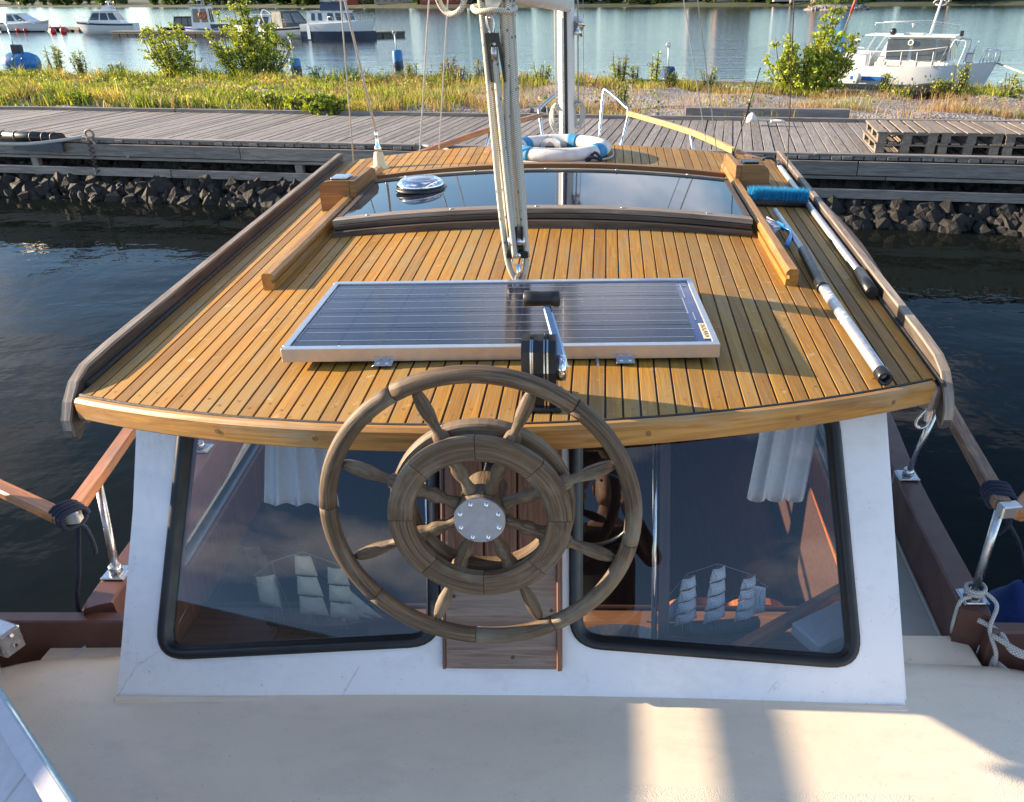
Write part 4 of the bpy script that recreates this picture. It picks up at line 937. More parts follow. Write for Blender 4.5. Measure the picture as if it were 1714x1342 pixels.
for nm, w_ in (('left', winL), ('right', winR)):
    cen = Vector((sum(p[0] for p in w_) / len(w_), sum(p[1] for p in w_) / len(w_)))
    def ring(d, off): return [wp(p[0], p[1], off) for p in offset_poly(w_, d)]
    mb = MB(); rr_ = [ring(-0.004, 0.001), ring(-0.002, 0.010), ring(0.006, 0.014), ring(0.018, 0.013), ring(0.026, 0.007), ring(0.030, -0.004), ring(0.036, -0.005), ring(0.037, -0.02), ring(-0.003, -0.02)]
    mb.loft(rr_ + [rr_[0]], True, False, True); seal = part('window_seal', mb, 'black_rubber', wall)
    ins = offset_poly(w_, 0.034); mb = MB(); mb.add([wp(p[0], p[1], -0.010) for p in ins], [tuple(range(len(ins)))]); part('window_pane', mb, 'window_glass', wall)
# fillet where the wall meets the deck
mb = MB(); mb.bar(wp(-1.19, -0.030, 0.004), wp(1.15, -0.036, 0.004), 0.03, 0.035, WU, 0.008); part('wall_fillet', mb, 'cream_smooth', yacht)
# centre board behind the wheel
cb = part('centre_board', MB().plate([(-0.193, 0.085), (0.128, 0.085), (0.128, 0.93), (-0.193, 0.93)], [], lambda s, h: wp(s, h, 0.020), lambda s, h: wp(s, h, 0.001), grain=lambda s, h: (s, h, 0)), 'board_wood', yacht)
part('edge_batten', MB().bar(wp(0.137, 0.082, 0.016), wp(0.137, 0.93, 0.016), 0.016, 0.032, WN, 0.003), 'red_board', yacht)
part('edge_batten', MB().bar(wp(-0.200, 0.082, 0.010), wp(-0.200, 0.93, 0.010), 0.010, 0.020, WN, 0.002), 'red_board', yacht)
mb = MB()
for s, h in ((0.112, 0.26), (0.112, 0.70), (-0.17, 0.30), (-0.16, 0.66), (0.0, 0.12)):
    mb.lathe([(0.006, 0), (0.005, 0.003)], 10, Matrix.Translation(wp(s, h, 0.020)) @ WN.to_track_quat('Z', 'Y').to_matrix().to_4x4())
part('board_screws', mb, 'dark_wood', cb, kind='stuff')
# --- cabin sides with openings
def cabin_side(sg):
    def X(y, z):
        t = (y - 1.68) / (5.45 - 1.68); b = lerp(1.165, 1.37, t); tp = lerp(1.075, 1.30, t); return CX + sg * lerp(b, tp, (z - 0.93) / 0.97)
    outer = [(1.66, 1.0), (5.45, 0.93), (5.45, 1.90), (2.19, 1.915)]
    h1 = roundpoly([(2.02, 1.22), (3.35, 1.24), (3.35, 1.74), (2.40, 1.74)], 0.09, 5); h2 = roundpoly([(3.55, 1.26), (4.9, 1.28), (4.9, 1.74), (3.55, 1.74)], 0.09, 5)
    sw = part('side_wall', MB().plate(outer, [h1, h2], lambda y, z: (X(y, z), y, z), lambda y, z: (X(y, z) - sg * 0.03, y, z)), 'white_wall', yacht)
    lin = part('side_lining', MB().plate(offset_poly([(1.80, 0.98), (5.40, 0.96), (5.40, 1.87), (2.24, 1.87)], 0.0), [offset_poly(h1, -0.01), offset_poly(h2, -0.01)], lambda y, z: (X(y, z) - sg * 0.034, y, z), lambda y, z: (X(y, z) - sg * 0.05, y, z), grain=lambda y, z: (z, y, 0)), 'mahogany', yacht)
    for h in (h1, h2):
        mb = MB(); r0 = [Vector((X(*p) + sg * 0.002, *p)) for p in offset_poly(h, -0.006)]; r1 = [Vector((X(*p) + sg * 0.010, *p)) for p in offset_poly(h, 0.008)]; r2 = [Vector((X(*p) - sg * 0.01, *p)) for p in offset_poly(h, 0.022)]
        mb.loft([r0, r1, r2], True, False); part('window_seal', mb, 'black_rubber', sw)
        q = offset_poly(h, 0.016); mb = MB(); mb.add([(X(*p) - sg * 0.004, p[0], p[1]) for p in q], [tuple(range(len(q)))]); part('window_pane', mb, 'side_glass', sw)
cabin_side(-1); cabin_side(1)
mb = MB(); mb.box((CX, 5.46, 1.42), (2.66, 0.04, 0.98)); part('front_wall', mb, 'white_wall', yacht)
mb = MB(); mb.box((CX, 3.55, 0.42), (2.5, 3.7, 0.04)); part('cabin_sole', mb, 'interior_dark', yacht)
for sg in (-1, 1): part('lower_lining', MB().loft([[Vector((CX + sg * lerp(1.13, 1.33, t), lerp(1.70, 5.42, t), z)) for z in (0.42, 1.0)] + [Vector((CX + sg * (lerp(1.13, 1.33, t) - 0.02), lerp(1.70, 5.42, t), z)) for z in (1.0, 0.42)] for t in (0, 1)], True, True, False), 'interior_dark', yacht)
part('front_lining', MB().box((CX, 5.40, 1.16), (2.5, 0.03, 1.46)), 'interior_dark', yacht)
# shelf behind the aft windows, furniture inside
part('window_shelf', MB().box((CX, 1.90, 1.015), (2.24, 0.40, 0.025), None, 0.004), 'shelf_wood', yacht)
part('shelf_fiddle', MB().box((CX, 2.105, 1.022), (2.24, 0.015, 0.035), None, 0.004), 'interior_dark', yacht)
part('under_shelf_panel', MB().box((CX, 1.80, 0.71), (2.22, 0.03, 0.58)), 'interior_dark', yacht)
# --- made-up brown panels with pale frames, standing in for a reflection in the left pane
kA, kB, kC = at_z(278, 926, 0.97), at_z(440, 905, 0.97), at_z(640, 1012, 0.97); dn = Vector((0, 0, -0.55))
cab = part('reflection_panel', MB().bar(kA + dn / 2, kB + dn / 2, 0.02, 0.55), 'shelf_wood', yacht)
part('reflection_side', MB().bar(kB + dn / 2, kC + dn / 2, 0.02, 0.55), 'shelf_wood', cab)
for a_, b_ in ((kA, kB), (kB, kC)): part('top_rail', MB().bar(a_ + Vector((0, 0, 0.008)), b_ + Vector((0, 0, 0.008)), 0.05, 0.018, (0, 0, 1), 0.003), 'dark_wood', cab)
f_ = Vector((0, -0.014, 0))
for z, h_ in ((-0.035, 0.045), (-0.20, 0.022), (-0.33, 0.022)): part('pale_rail', MB().bar(kA + f_ + Vector((0, 0, z)), kB + f_ + Vector((-0.01, 0, z)), 0.012, h_, (0, 0, 1), 0.002), 'sail_cream', cab)
for t_ in (0.30, 0.62, 0.97): p_ = kA.lerp(kB, t_) + f_; part('pale_stile', MB().bar(p_ + Vector((0, 0, -0.06)), p_ + Vector((0, 0, -0.5)), 0.035, 0.012, (0, 1, 0), 0.002), 'sail_cream', cab)
def post(s, name='chrome_post'):
    part(name, MB().tube([wp(s, 0.10, -0.075), wp(s, 0.9, -0.075)], 0.0085, 12), 'chrome', yacht)
    part('dark_strip', MB().bar(wp(s + 0.030, 0.10, -0.085), wp(s + 0.030, 0.9, -0.085), 0.032, 0.02, WN), 'interior_dark', yacht)
post(0.418); post(-0.262)
q1_, q2_ = at_z(1225, 1092, 1.10), at_z(1425, 978, 1.10)
part('chart_table_edge', MB().bar(q1_, q2_, 0.035, 0.045, (0, 0, 1), 0.006), 'rail_wood', yacht)
q3_ = at_z(1385, 1072, 1.10); q4_ = at_z(1425, 1040, 1.10); part('instrument_box', MB().bar(q3_ + Vector((-0.08, -0.02, 0.02)), q4_ + Vector((0.05, 0.03, 0.02)), 0.12, 0.05, (0, 0, 1), 0.006), 'canvas', yacht)
for x in (0.42, 0.66): part('seat_back', MB().plate(roundpoly([(-0.15, 0), (0.15, 0), (0.14, 0.34), (-0.14, 0.34)], 0.12, 6), [], lambda a, b, x=x: (x + a, 2.40 + 0.1 * b, 0.42 + b), lambda a, b, x=x: (x + a, 2.44 + 0.1 * b, 0.42 + b)), 'mahogany', yacht)
# inside wheel and instrument hood seen dimly through the right pane
part('inner_wheel', MB().tube([(0.0 + 0.17 * math.cos(a), 2.42, 1.22 + 0.17 * math.sin(a)) for a in np.linspace(0, 2 * math.pi, 30, endpoint=False)], 0.012, 8, closed=True), 'black_plastic', yacht)

# --- bulwarks, side decks, hull
BR = [(1.225, 1.965, 1.15), (1.238, 2.06, 1.15), (1.285, 2.735, 1.155), (1.365, 3.4, 1.17), (1.44, 4.5, 1.21), (1.42, 5.5, 1.27), (1.22, 6.6, 1.34), (0.85, 7.6, 1.41), (0.35, 8.5, 1.48), (-0.05, 8.85, 1.50)]
BRc = catmull(BR, 5)
def mirror(p): return Vector((-0.38 - p.x if p.y < 6 else lerp(-0.38, -0.11, (p.y - 6) / 3) - p.x, p.y, p.z))
for sg in (1, -1):
    line = BRc if sg > 0 else [mirror(p) for p in BRc]; rings = []; deck = []; gr = []
    for i, p in enumerate(line):
        t = (line[min(i + 1, len(line) - 1)] - line[max(i - 1, 0)]); t.z = 0; t.normalize(); n = Vector((t.y, -t.x, 0)) * sg
        rings.append([p - n * 0.045 + Vector((0, 0, -0.20)), p - n * 0.045 + Vector((0, 0, -0.006)), p - n * 0.038, p + n * 0.040, p + n * 0.046 + Vector((0, 0, -0.006)), p + n * 0.046 + Vector((0, 0, -0.16))])
        deck.append((p - n * 0.044, p))
    part('bulwark', MB().loft(rings, True, True, False), 'brown_paint', yacht)
    mb = MB(); rr_ = []
    for q, p in deck:
        if p.y <= 5.47: t = (p.y - 1.68) / 3.77; xi = CX + sg * (lerp(1.165, 1.37, t) + 0.001)
        else: xi = CX + 0.0
        rr_.append([Vector((q.x, q.y, p.z - 0.200)), Vector((lerp(q.x, xi, 0.13), q.y, p.z - 0.205)), Vector((xi, q.y, p.z - 0.19 if p.y <= 5.47 else p.z - 0.12))])
    mb.loft(rr_, False, False); part('side_deck', mb, 'grey_deck', yacht)
    part('scupper_bead', MB().tube([q + Vector((-sg * 0.006, 0, -0.194)) for q, p in deck], 0.008, 6), 'grey_deck', yacht)
# hull plating below the bulwark
rings = []
allp = [(Vector((1.55, -2.6, 1.25))), Vector((1.62, -0.5, 1.2)), Vector((1.55, 1.2, 1.17))] + BRc
for p in allp:
    q = mirror(p); m = (p + q) / 2; k = 1 if p.y < 7 else max(0.15, (9.2 - p.y) / 2.2)
    rings.append([p + Vector((0.03, 0, -0.13)), Vector((lerp(m.x, p.x, 0.97) + 0.03, p.y, 0.35)), Vector((lerp(m.x, p.x, 0.85 * k), p.y - 0.25 * (p.y > 7), -0.05)), Vector((m.x, p.y - 0.4 * (p.y > 7), -0.6)),
                  Vector((lerp(m.x, q.x, 0.85 * k), p.y - 0.25 * (p.y > 7), -0.05)), Vector((lerp(m.x, q.x, 0.97) - 0.03, p.y, 0.35)), q + Vector((-0.03, 0, -0.13))])
part('hull', MB().loft(rings, False, False), 'white_hull', yacht)
# raised brown bulwark boards abreast of the aft deck
for sg, x0, x1, y in ((-1, -1.47, -2.35, 1.945), (1, 1.26, 2.05, 1.93)):
    part('cross_bulwark', MB().bar((x0, y, 0.985), (x1, y - 0.02, 0.995), 0.05, 0.27, (0, 0, 1), 0.006), 'brown_paint', yacht)
    part('quarter_bulwark', MB().bar((x1, y - 0.02, 0.99), (x1 + sg * 0.03, -1.6, 1.02), 0.06, 0.27, (0, 0, 1), 0.006), 'brown_paint', yacht)
# steps at the cabin corners
for sg in (-1, 1):
    x0, x1 = CX + sg * 1.17, CX + sg * (1.47 if sg > 0 else 1.56); part('corner_step', MB().box(((x0 + x1) / 2, 1.93, 0.965), (abs(x1 - x0), 0.17, 0.09), None, 0.012), 'cream_smooth', yacht)
# --- aft cabin top (the deck in front of the camera)
def dz_(x, y):
    e = max(0.0, abs(x - CX) - 1.42); r = 1.07 - 0.012 * (x - CX) ** 2 + 0.018 * (1.8 - y) * 0.3 - 0.55 * e * e
    fy = max(0.0, y - 1.80); return r - 6.0 * fy * fy
rings = []
for y in list(np.linspace(-1.6, 1.6, 17)) + [1.7, 1.78, 1.82, 1.86, 1.875]:
    rings.append([Vector((x, y, dz_(x, y) - (0.02 if y > 1.87 else 0))) for x in np.linspace(-2.22, 1.92, 70)])
rings.append([v + Vector((0, 0.004, -0.14)) for v in rings[-1]])
mb = MB(); mb.loft(rings, False, False); part('aft_deck', mb, 'cream_smooth', yacht)
gs_ = [(-1.22, -1.5), (0.90, -1.5), (0.78, 1.405), (-1.09, 1.44)]
def grip(pts, nx=40, ny=30):
    (x0, y0), (x1, y1), (x2, y2), (x3, y3) = pts; rr_ = []
    for j in range(ny + 1):
        v = j / ny; rr_.append([Vector((lerp(lerp(x0, x3, v), lerp(x1, x2, v), i / nx), lerp(lerp(y0, y3, v), lerp(y1, y2, v), i / nx), 0)) for i in range(nx + 1)])
    for r in rr_:
        for p in r: p.z = dz_(p.x, p.y) + 0.0012
    for p in rr_[0] + rr_[-1] + [r[0] for r in rr_] + [r[-1] for r in rr_]: p.z = dz_(p.x, p.y) - 0.0015
    return MB().loft(rr_, False, False)
part('nonskid_panel', grip([(-1.25, -1.5), (0.94, -1.5), (0.86, 1.43), (-1.15, 1.46)]), 'cream_grip', yacht)
part('nonskid_panel', grip([(1.08, -1.5), (1.75, -1.5), (1.75, 1.80), (1.02, 1.78)], 14, 30), 'cream_grip', yacht)
part('nonskid_panel', grip([(-2.05, -1.5), (-1.40, -1.5), (-1.46, 1.72), (-2.05, 1.74)], 14, 30), 'cream_grip', yacht)

# --- steering wheel
WC = at_z(806, 857, 0); d_ = ray(806, 857); WC = CAM_O + d_ * 1.79
tl = rad(2.5); U2 = Vector((0, math.sin(tl), math.cos(tl))); N2 = Vector((0, -math.cos(tl), math.sin(tl))); X2 = Vector((1, 0, 0))
def wl_(a, r, n=0.0): return WC + (X2 * math.cos(a) + U2 * math.sin(a)) * r + N2 * n
wheel = part('steering_wheel', MB().lathe([(0.052, -0.10), (0.056, -0.03), (0.056, 0.022), (0.052, 0.028)], 32, Matrix.Translation(WC) @ N2.to_track_quat('Z', 'Y').to_matrix().to_4x4()), 'wheel_wood', yacht)
RIM = 0.343
js = [rad(a) for a in (176, 119, 52, -12, -62, -95, -140)]; js2 = sorted(js); 
for i in range(len(js2)):
    a0 = js2[i]; a1 = js2[(i + 1) % len(js2)] + (2 * math.pi if i == len(js2) - 1 else 0); e = 0.0025
    path = [wl_(a, RIM, 0.012) for a in np.linspace(a0 + e, a1 - e, 16)]; part('rim_segment', MB().tube(path, 0.0195, 16), 'wheel_wood', wheel)
part('rim_core', MB().tube([wl_(a, RIM, 0.012) for a in np.linspace(0, 2 * math.pi, 64, endpoint=False)], 0.014, 8, closed=True), 'dark_wood', wheel)
def ring_seg(a0, a1, r0, r1, n0, n1, mat='wheel_wood'):
    rings, gr = [], []
    for a in np.linspace(a0, a1, 9):
        c = 0.004; sec = [(r0, n0), (r0, n1 - c), (r0 + c, n1), (r1 - c, n1), (r1, n1 - c), (r1, n0)]; rings.append([wl_(a, r, n) for r, n in sec]); gr += [((a - a0) * 0.18, r, n) for r, n in sec]
    return MB().loft(rings, True, True, False, gr)
for k in range(8):
    a0 = rad(90 + 45 * k); part('ring_segment', ring_seg(a0 + 0.004, a0 + rad(45) - 0.004, 0.150, 0.205, 0.014, 0.038), 'wheel_wood', wheel)
    a1 = rad(112.5 + 45 * k); part('back_ring_segment', ring_seg(a1 + 0.004, a1 + rad(45) - 0.004, 0.158, 0.212, -0.052, -0.018), 'wheel_wood', wheel)
for k in range(8):
    a = rad(22.5 + 45 * k); prof = [(0.050, .012), (0.062, .0165), (0.074, .013), (0.088, .0110), (0.104, .0165), (0.118, .018), (0.130, .014), (0.142, .0165), (0.150, .019), (0.200, .019), (0.212, .0175), (0.220, .0105), (0.236, .0115), (0.265, .0160), (0.292, .0160), (0.315, .0125), (0.328, .006)]
    dr = (X2 * math.cos(a) + U2 * math.sin(a)); m = Matrix.Translation(WC + N2 * -0.002) @ dr.to_track_quat('Z', 'Y').to_matrix().to_4x4()
    part('spoke', MB().lathe([(r, z) for z, r in prof], 14, m), 'wheel_wood', wheel)
pm = Matrix.Translation(WC + N2 * 0.028) @ N2.to_track_quat('Z', 'Y').to_matrix().to_4x4()
part('hub_plate', MB().lathe([(0.056, -0.002), (0.058, 0.004), (0.057, 0.007), (0.002, 0.0071)], 48, pm, False), 'hub_plate', wheel)
for k in range(8):
    a = rad(22.5 + 45 * k); p = pm @ Matrix.Translation((0.046 * math.cos(a), 0.046 * math.sin(a), 0.007)); part('bolt', MB().lathe([(0.0062, 0), (0.0062, 0.002), (0.0050, 0.003), (0.0045, 0.007), (0.001, 0.0085)], 12, p), 'chrome', wheel)
part('wheel_shaft', MB().tube([WC - N2 * 0.1, WC - N2 * 0.62], 0.018, 16), 'steel', wheel)
# scalloped reddish backing board between wheel and wall
pts = []
for a in np.linspace(0, 2 * math.pi, 96, endpoint=False):
    r = 0.132 + 0.014 * abs(math.sin(4 * a)); pts.append((r * math.cos(a), r * math.sin(a)))
bc = WC - N2 * 0.30
# gearbox housing carrying the shaft
part('steering_box', MB().box((WC.x, 1.93, 1.62), (0.30, 0.26, 0.34), Matrix.Rotation(rad(-20), 3, 'X'), 0.01), 'red_board', yacht)
mb = MB(); 
for dx in (-0.093, 0.0, 0.093): mb.box(Vector((WC.x + dx, 1.795, 1.665)), (0.088, 0.014, 0.34), Matrix.Rotation(rad(-20), 3, 'X'), 0.004)
part('box_facing', mb, 'red_board', yacht)

# --- engine control beside the wheel
tb = Vector((-0.122, 1.765, roofz(-0.12)))
ctl = part('engine_control', MB().loft([[tb + Vector((x, y, z)) for x in (sx,) for (y, z) in ((-0.052, 0.0), (-0.050, 0.10), (-0.040, 0.150), (-0.018, 0.172), (0.022, 0.172), (0.048, 0.148), (0.055, 0.10), (0.055, 0.0))] for sx in (-0.043, -0.034, 0.034, 0.040)], True, True, False), 'black_plastic', yacht)
part('control_base', MB().box(tb + Vector((0.0, 0, 0.006)), (0.105, 0.13, 0.012), None, 0.004), 'black_plastic', ctl)
for x, w_ in ((-0.020, 0.004), (-0.0155, 0.0025), (0.012, 0.003), (0.020, 0.004)):
    mb = MB(); pa = [(-0.0525, 0.012), (-0.0505, 0.10), (-0.041, 0.1507), (-0.018, 0.1735), (0.022, 0.1735), (0.047, 0.150)]
    for (y0, z0), (y1, z1) in zip(pa, pa[1:]): mb.bar(tb + Vector((x, y0, z0)), tb + Vector((x, y1, z1)), w_, 0.002, (0, -1, 0.3))
    part('chrome_stripe', mb, 'chrome', ctl)
hp = tb + Vector((0.050, -0.005, 0.095))
part('lever_boss', MB().lathe([(0.030, -0.012), (0.033, 0.0), (0.031, 0.012), (0.02, 0.016)], 24, Matrix.Translation(hp) @ Matrix.Rotation(rad(90), 4, 'Y')), 'chrome', ctl)
lt = at_y(915, 512, 1.87)
part('lever', MB().loft([[c + Vector((a * w_, 0, 0)) + Vector((0, -0.6, 0.35)).normalized() * b * h_ for a, b in ((-1, -1), (1, -1), (1, 0.6), (0.6, 1), (-0.6, 1), (-1, 0.6))] for c, w_, h_ in ((hp + Vector((0.006, 0, 0.0)), 0.014, 0.018), (hp.lerp(lt, 0.35) + Vector((0.006, 0, 0)), 0.0125, 0.010), (lt, 0.0105, 0.008))], True, True, False), 'chrome', ctl)
part('lever_grip', MB().lathe([(0.014, -0.046), (0.0205, -0.043), (0.0195, -0.02), (0.0185, 0.0), (0.0195, 0.02), (0.0205, 0.043), (0.014, 0.046)], 24, Matrix.Translation(lt + Vector((-0.012, 0.004, 0.018))) @ Matrix.Rotation(rad(90), 4, 'Y')), 'black_rubber', ctl)

# --- mast and boom
mx, my = -0.183, 6.4
def oval(cx_, cy_, z, a, b, n=20): return [Vector((cx_ + a * math.cos(t), cy_ + b * math.sin(t), z)) for t in np.linspace(0, 2 * math.pi, n, endpoint=False)]
mast = part('mast', MB().loft([oval(mx, my, z, 0.064, 0.085) for z in (1.25, 3.0, 6.0, 9.5)], True, True, True), 'mast', yacht)
part('sail_track', MB().box((mx + 0.0, my - 0.088, 5.4), (0.022, 0.014, 8.0)), 'black_plastic', mast)
part('sail_track_cover', MB().box((mx - 0.020, my - 0.084, 2.1), (0.022, 0.016, 1.35), None, 0.003), 'steel', mast)
part('winch', MB().lathe([(0.03, -0.05), (0.042, -0.045), (0.026, -0.02), (0.026, 0.02), (0.042, 0.04), (0.02, 0.045)], 16, Matrix.Translation((mx + 0.10, my - 0.02, 2.70)) @ Matrix.Rotation(rad(20), 4, 'Y')), 'steel', mast)
part('mast_lamp', MB().lathe([(0.0, 0.03), (0.055, 0.0), (0.05, -0.02), (0.03, -0.06), (0.03, -0.09)], 16, Matrix.Translation((mx + 0.085, my + 0.06, 2.76))), 'white_hull', mast)
bA = Vector((mx + 0.01, my - 0.13, 2.88)); bB = Vector((-0.335, 1.9, 2.985))
bdir = (bB - bA).normalized(); bs = bdir.cross(Vector((0, 0, 1))).normalized(); bu = bs.cross(bdir)
boom = part('boom', MB().loft([[p + bs * (0.048 * math.cos(t)) + bu * (0.070 * math.sin(t)) for t in np.linspace(0, 2 * math.pi, 20, endpoint=False)] for p in (bA, bA.lerp(bB, 0.5), bB)], True, True, True), 'mast', yacht)
part('boom_track', MB().bar(bA + bu * 0.074, bB + bu * 0.074, 0.016, 0.012, (0, 0, 1)), 'black_plastic', boom)
part('boom_end', MB().bar(bA - bdir * 0.06, bA + bdir * 0.03, 0.075, 0.13, (0, 0, 1), 0.012), 'steel', boom)
part('gooseneck', MB().bar((mx, my - 0.09, 2.88), bA - bdir * 0.04, 0.03, 0.05, (0, 0, 1), 0.004), 'steel', boom)
TT = bA.lerp(bB, (my - 0.13 - 2.70) / (my - 0.13 - 1.9)); TB_ = TT - bu * 0.068
part('sheet_plate', MB().plate([(-0.045, 0.02), (0.050, 0.02), (0.004, -0.052), (-0.014, -0.052), (-0.030, -0.036)], [[(-0.010 + 0.008 * math.cos(a), -0.032 + 0.008 * math.sin(a)) for a in np.linspace(0, 2 * math.pi, 10, endpoint=False)]],
     lambda a, b: TB_ + bs * a * -1 + bu * b - bdir * 0.003, lambda a, b: TB_ + bs * a * -1 + bu * b + bdir * 0.003), 'steel', boom)
# --- shrouds and stays
def wire(name, pts, r=0.0028, mat='wire'): return part(name, MB().tube(pts, r, 6), mat, yacht)
def ext(a, b, k): return a + (b - a) * k
wire('shroud', [at_y(688, 255, 6.0) + Vector((0, 0, -0.4)), ext(at_y(688, 255, 6.0), at_y(705, 0, 6.02), 6)], 0.006)
wire('shroud', [at_y(722, 250, 6.2) + Vector((0, 0, -0.4)), ext(at_y(722, 250, 6.2), at_y(738, 0, 6.22), 6)], 0.005)
s0 = Vector((-1.345, 5.16, roofz(-1.345) + 0.22)); wire('shroud', [s0, ext(s0, at_y(577, 0, 5.2), 4)], 0.0075)
wire('flag_line', [at_y(592, 272, 5.5), ext(at_y(592, 272, 5.5), at_y(570, 0, 5.5), 3)], 0.0045)
wire('shroud', [at_y(1212, 242, 6.2) + Vector((0, 0, -0.3)), ext(at_y(1212, 242, 6.2), at_y(1180, 0, 6.2), 6)], 0.005)
wire('shroud', [at_y(1197, 240, 6.4) + Vector((0, 0, -0.3)), ext(at_y(1197, 240, 6.4), at_y(1158, 0, 6.4), 6)], 0.004)
wire('flag_line', [at_y(1318, 285, 5.0), ext(at_y(1318, 285, 5.0), at_y(1329, 0, 5.0), 3)], 0.0032, 'steel')
wire('forestay', [at_y(978, 220, 7.6), ext(at_y(978, 220, 7.6), at_y(976, 0, 7.4), 3)], 0.003, 'steel')
for p in (at_y(688, 262, 6.0), at_y(722, 256, 6.2), at_y(1212, 246, 6.2), at_y(1197, 244, 6.4)): part('turnbuckle', MB().tube([p + Vector((0, 0, -0.42)), p + Vector((0, 0, -0.2))], 0.012, 8), 'steel', yacht)
# radio aerial with spring foot
a0 = Vector((0.955, 5.50, roofz(0.955))); tip = at_y(1273, 113, 5.6)
ae = part('aerial', MB().tube([a0 + Vector((0, 0, 0.02)), a0.lerp(tip, 0.5), tip], 0.0035, 6), 'black_plastic', yacht)
part('aerial_foot', MB().lathe([(0.022, 0), (0.022, 0.012), (0.012, 0.02), (0.010, 0.045)], 12, Matrix.Translation(a0)), 'black_plastic', ae)
dd = (tip - a0); mb = MB(); mb.tube([a0 + dd * lerp(0.46, 0.62, i / 60) + Vector((0.010 * math.cos(i * 0.8), 0.010 * math.sin(i * 0.8), 0)) for i in range(61)], 0.0028, 5); part('aerial_spring', mb, 'black_plastic', ae)
# --- guard rails
stR = Vector((1.245, 2.03, 1.15)); tpR = Vector((1.25, 2.03, 1.50))
railR = [Vector((1.225, 1.985, 1.545)), Vector((1.355, 2.72, 1.505)), Vector((1.46, 3.6, 1.55)), Vector((1.50, 4.6, 1.66)), Vector((1.33, 5.7, 1.80)), Vector((1.115, 6.2, 1.845)), Vector((0.84, 7.2, 1.862)), Vector((0.385, 8.6, 1.835))]
railL = [Vector((-1.60, 1.985, 1.495)), Vector((-1.795, 2.72, 1.42)), Vector((-1.87, 3.6, 1.52)), Vector((-1.86, 4.6, 1.64)), Vector((-1.55, 5.7, 1.82)), Vector((-1.22, 6.2, 1.880)), Vector((-0.88, 7.2, 1.885)), Vector((-0.515, 8.6, 1.825))]
def rail_piece(pts, w_, h_, mat, name='handrail', label=None):
    rings, gr, L = [], [], 0
    for i, p in enumerate(pts):
        t = (pts[min(i + 1, len(pts) - 1)] - pts[max(i - 1, 0)]).normalized(); n = Vector((t.y, -t.x, 0)).normalized(); u = Vector((0, 0, 1)); L += (p - pts[i - 1]).length if i else 0
        c = 0.006; sec = [(-w_, -h_ + c), (-w_ + c, -h_), (w_ - c, -h_), (w_, -h_ + c), (w_, h_ - c), (w_ - c, h_), (-w_ + c, h_), (-w_, h_ - c)]
        rings.append([p + n * a + u * b for a, b in sec]); gr += [(L, a, b) for a, b in sec]
    return part(name, MB().loft(rings, True, True, False, gr), mat, yacht, label)
for pts, sg in ((railR, 1), (railL, -1)):
    c = catmull(pts, 6); rail_piece(c[:13], 0.026, 0.017, 'rail_worn' if sg > 0 else 'rail_wood'); rail_piece(c[12:31], 0.026, 0.017, 'rail_wood'); rail_piece(c[30:], 0.022, 0.022, 'bright_rail' if sg > 0 else 'rail_wood')
# aft-going rails meeting at the corner brackets
rail_piece([Vector((-1.605, 1.965, 1.488)), Vector((-1.99, 2.16, 1.50)), Vector((-2.4, 2.36, 1.51))], 0.024, 0.017, 'rail_wood')
rail_piece([Vector((1.255, 1.955, 1.53)), Vector((1.42, 2.13, 1.52)), Vector((1.75, 2.36, 1.52))], 0.024, 0.017, 'rail_wood')
for p in (Vector((-1.600, 1.975, 1.492)), Vector((1.238, 1.968, 1.538))): part('corner_bracket', MB().box(p, (0.062, 0.035, 0.042), Matrix.Rotation(rad(10), 3, 'Z'), 0.004), 'alu', yacht)
def stanchion(b, t, label=None):
    s_ = part('stanchion', MB().tube([b, t], 0.0135, 14), 'steel', yacht)
    part('stanchion_foot', MB().box(b + Vector((0, 0, 0.004)), (0.075, 0.075, 0.008), None, 0.003).box(b + Vector((-0.040 if b.x > 0 else 0.040, 0, -0.025)), (0.006, 0.075, 0.06), None, 0.002).lathe([(0.022, 0.008), (0.019, 0.035), (0.016, 0.036)], 14, Matrix.Translation(b)), 'steel', s_)
stanchion(stR, tpR); stanchion(Vector((1.287, 2.75, 1.158)), Vector((1.345, 2.75, 1.49))); stanchion(Vector((1.42, 3.9, 1.19)), Vector((1.475, 3.9, 1.55)))
stanchion(Vector((-1.625, 2.12, 1.152)), Vector((-1.70, 2.28, 1.455))); stanchion(Vector((-1.70, 2.95, 1.158)), Vector((-1.80, 2.95, 1.43))); stanchion(Vector((-1.80, 4.0, 1.20)), Vector((-1.865, 4.0, 1.55)))
stanchion(Vector((0.98, 7.25, 1.38)), Vector((0.86, 7.1, 1.84))); stanchion(Vector((-1.05, 7.2, 1.38)), Vector((-0.87, 7.15, 1.86)))
# pulpit
def pulpit(pts): return part('pulpit_rail', MB().tube(catmull(pts, 5), 0.0165, 12), 'steel', yacht)
pulpit([at_y(1035, 262, 8.45), at_y(1038, 250, 8.45), at_y(1052, 190, 8.6), at_y(1045, 177, 8.7), at_y(1018, 153, 9.0), at_y(1010, 158, 9.05), at_y(1003, 236, 8.9)])
pulpit([at_y(912, 262, 8.5), at_y(910, 240, 8.5), at_y(903, 190, 8.6), at_y(905, 180, 8.7), at_y(930, 158, 9.0), at_y(945, 150, 9.05), at_y(950, 236, 8.9)])
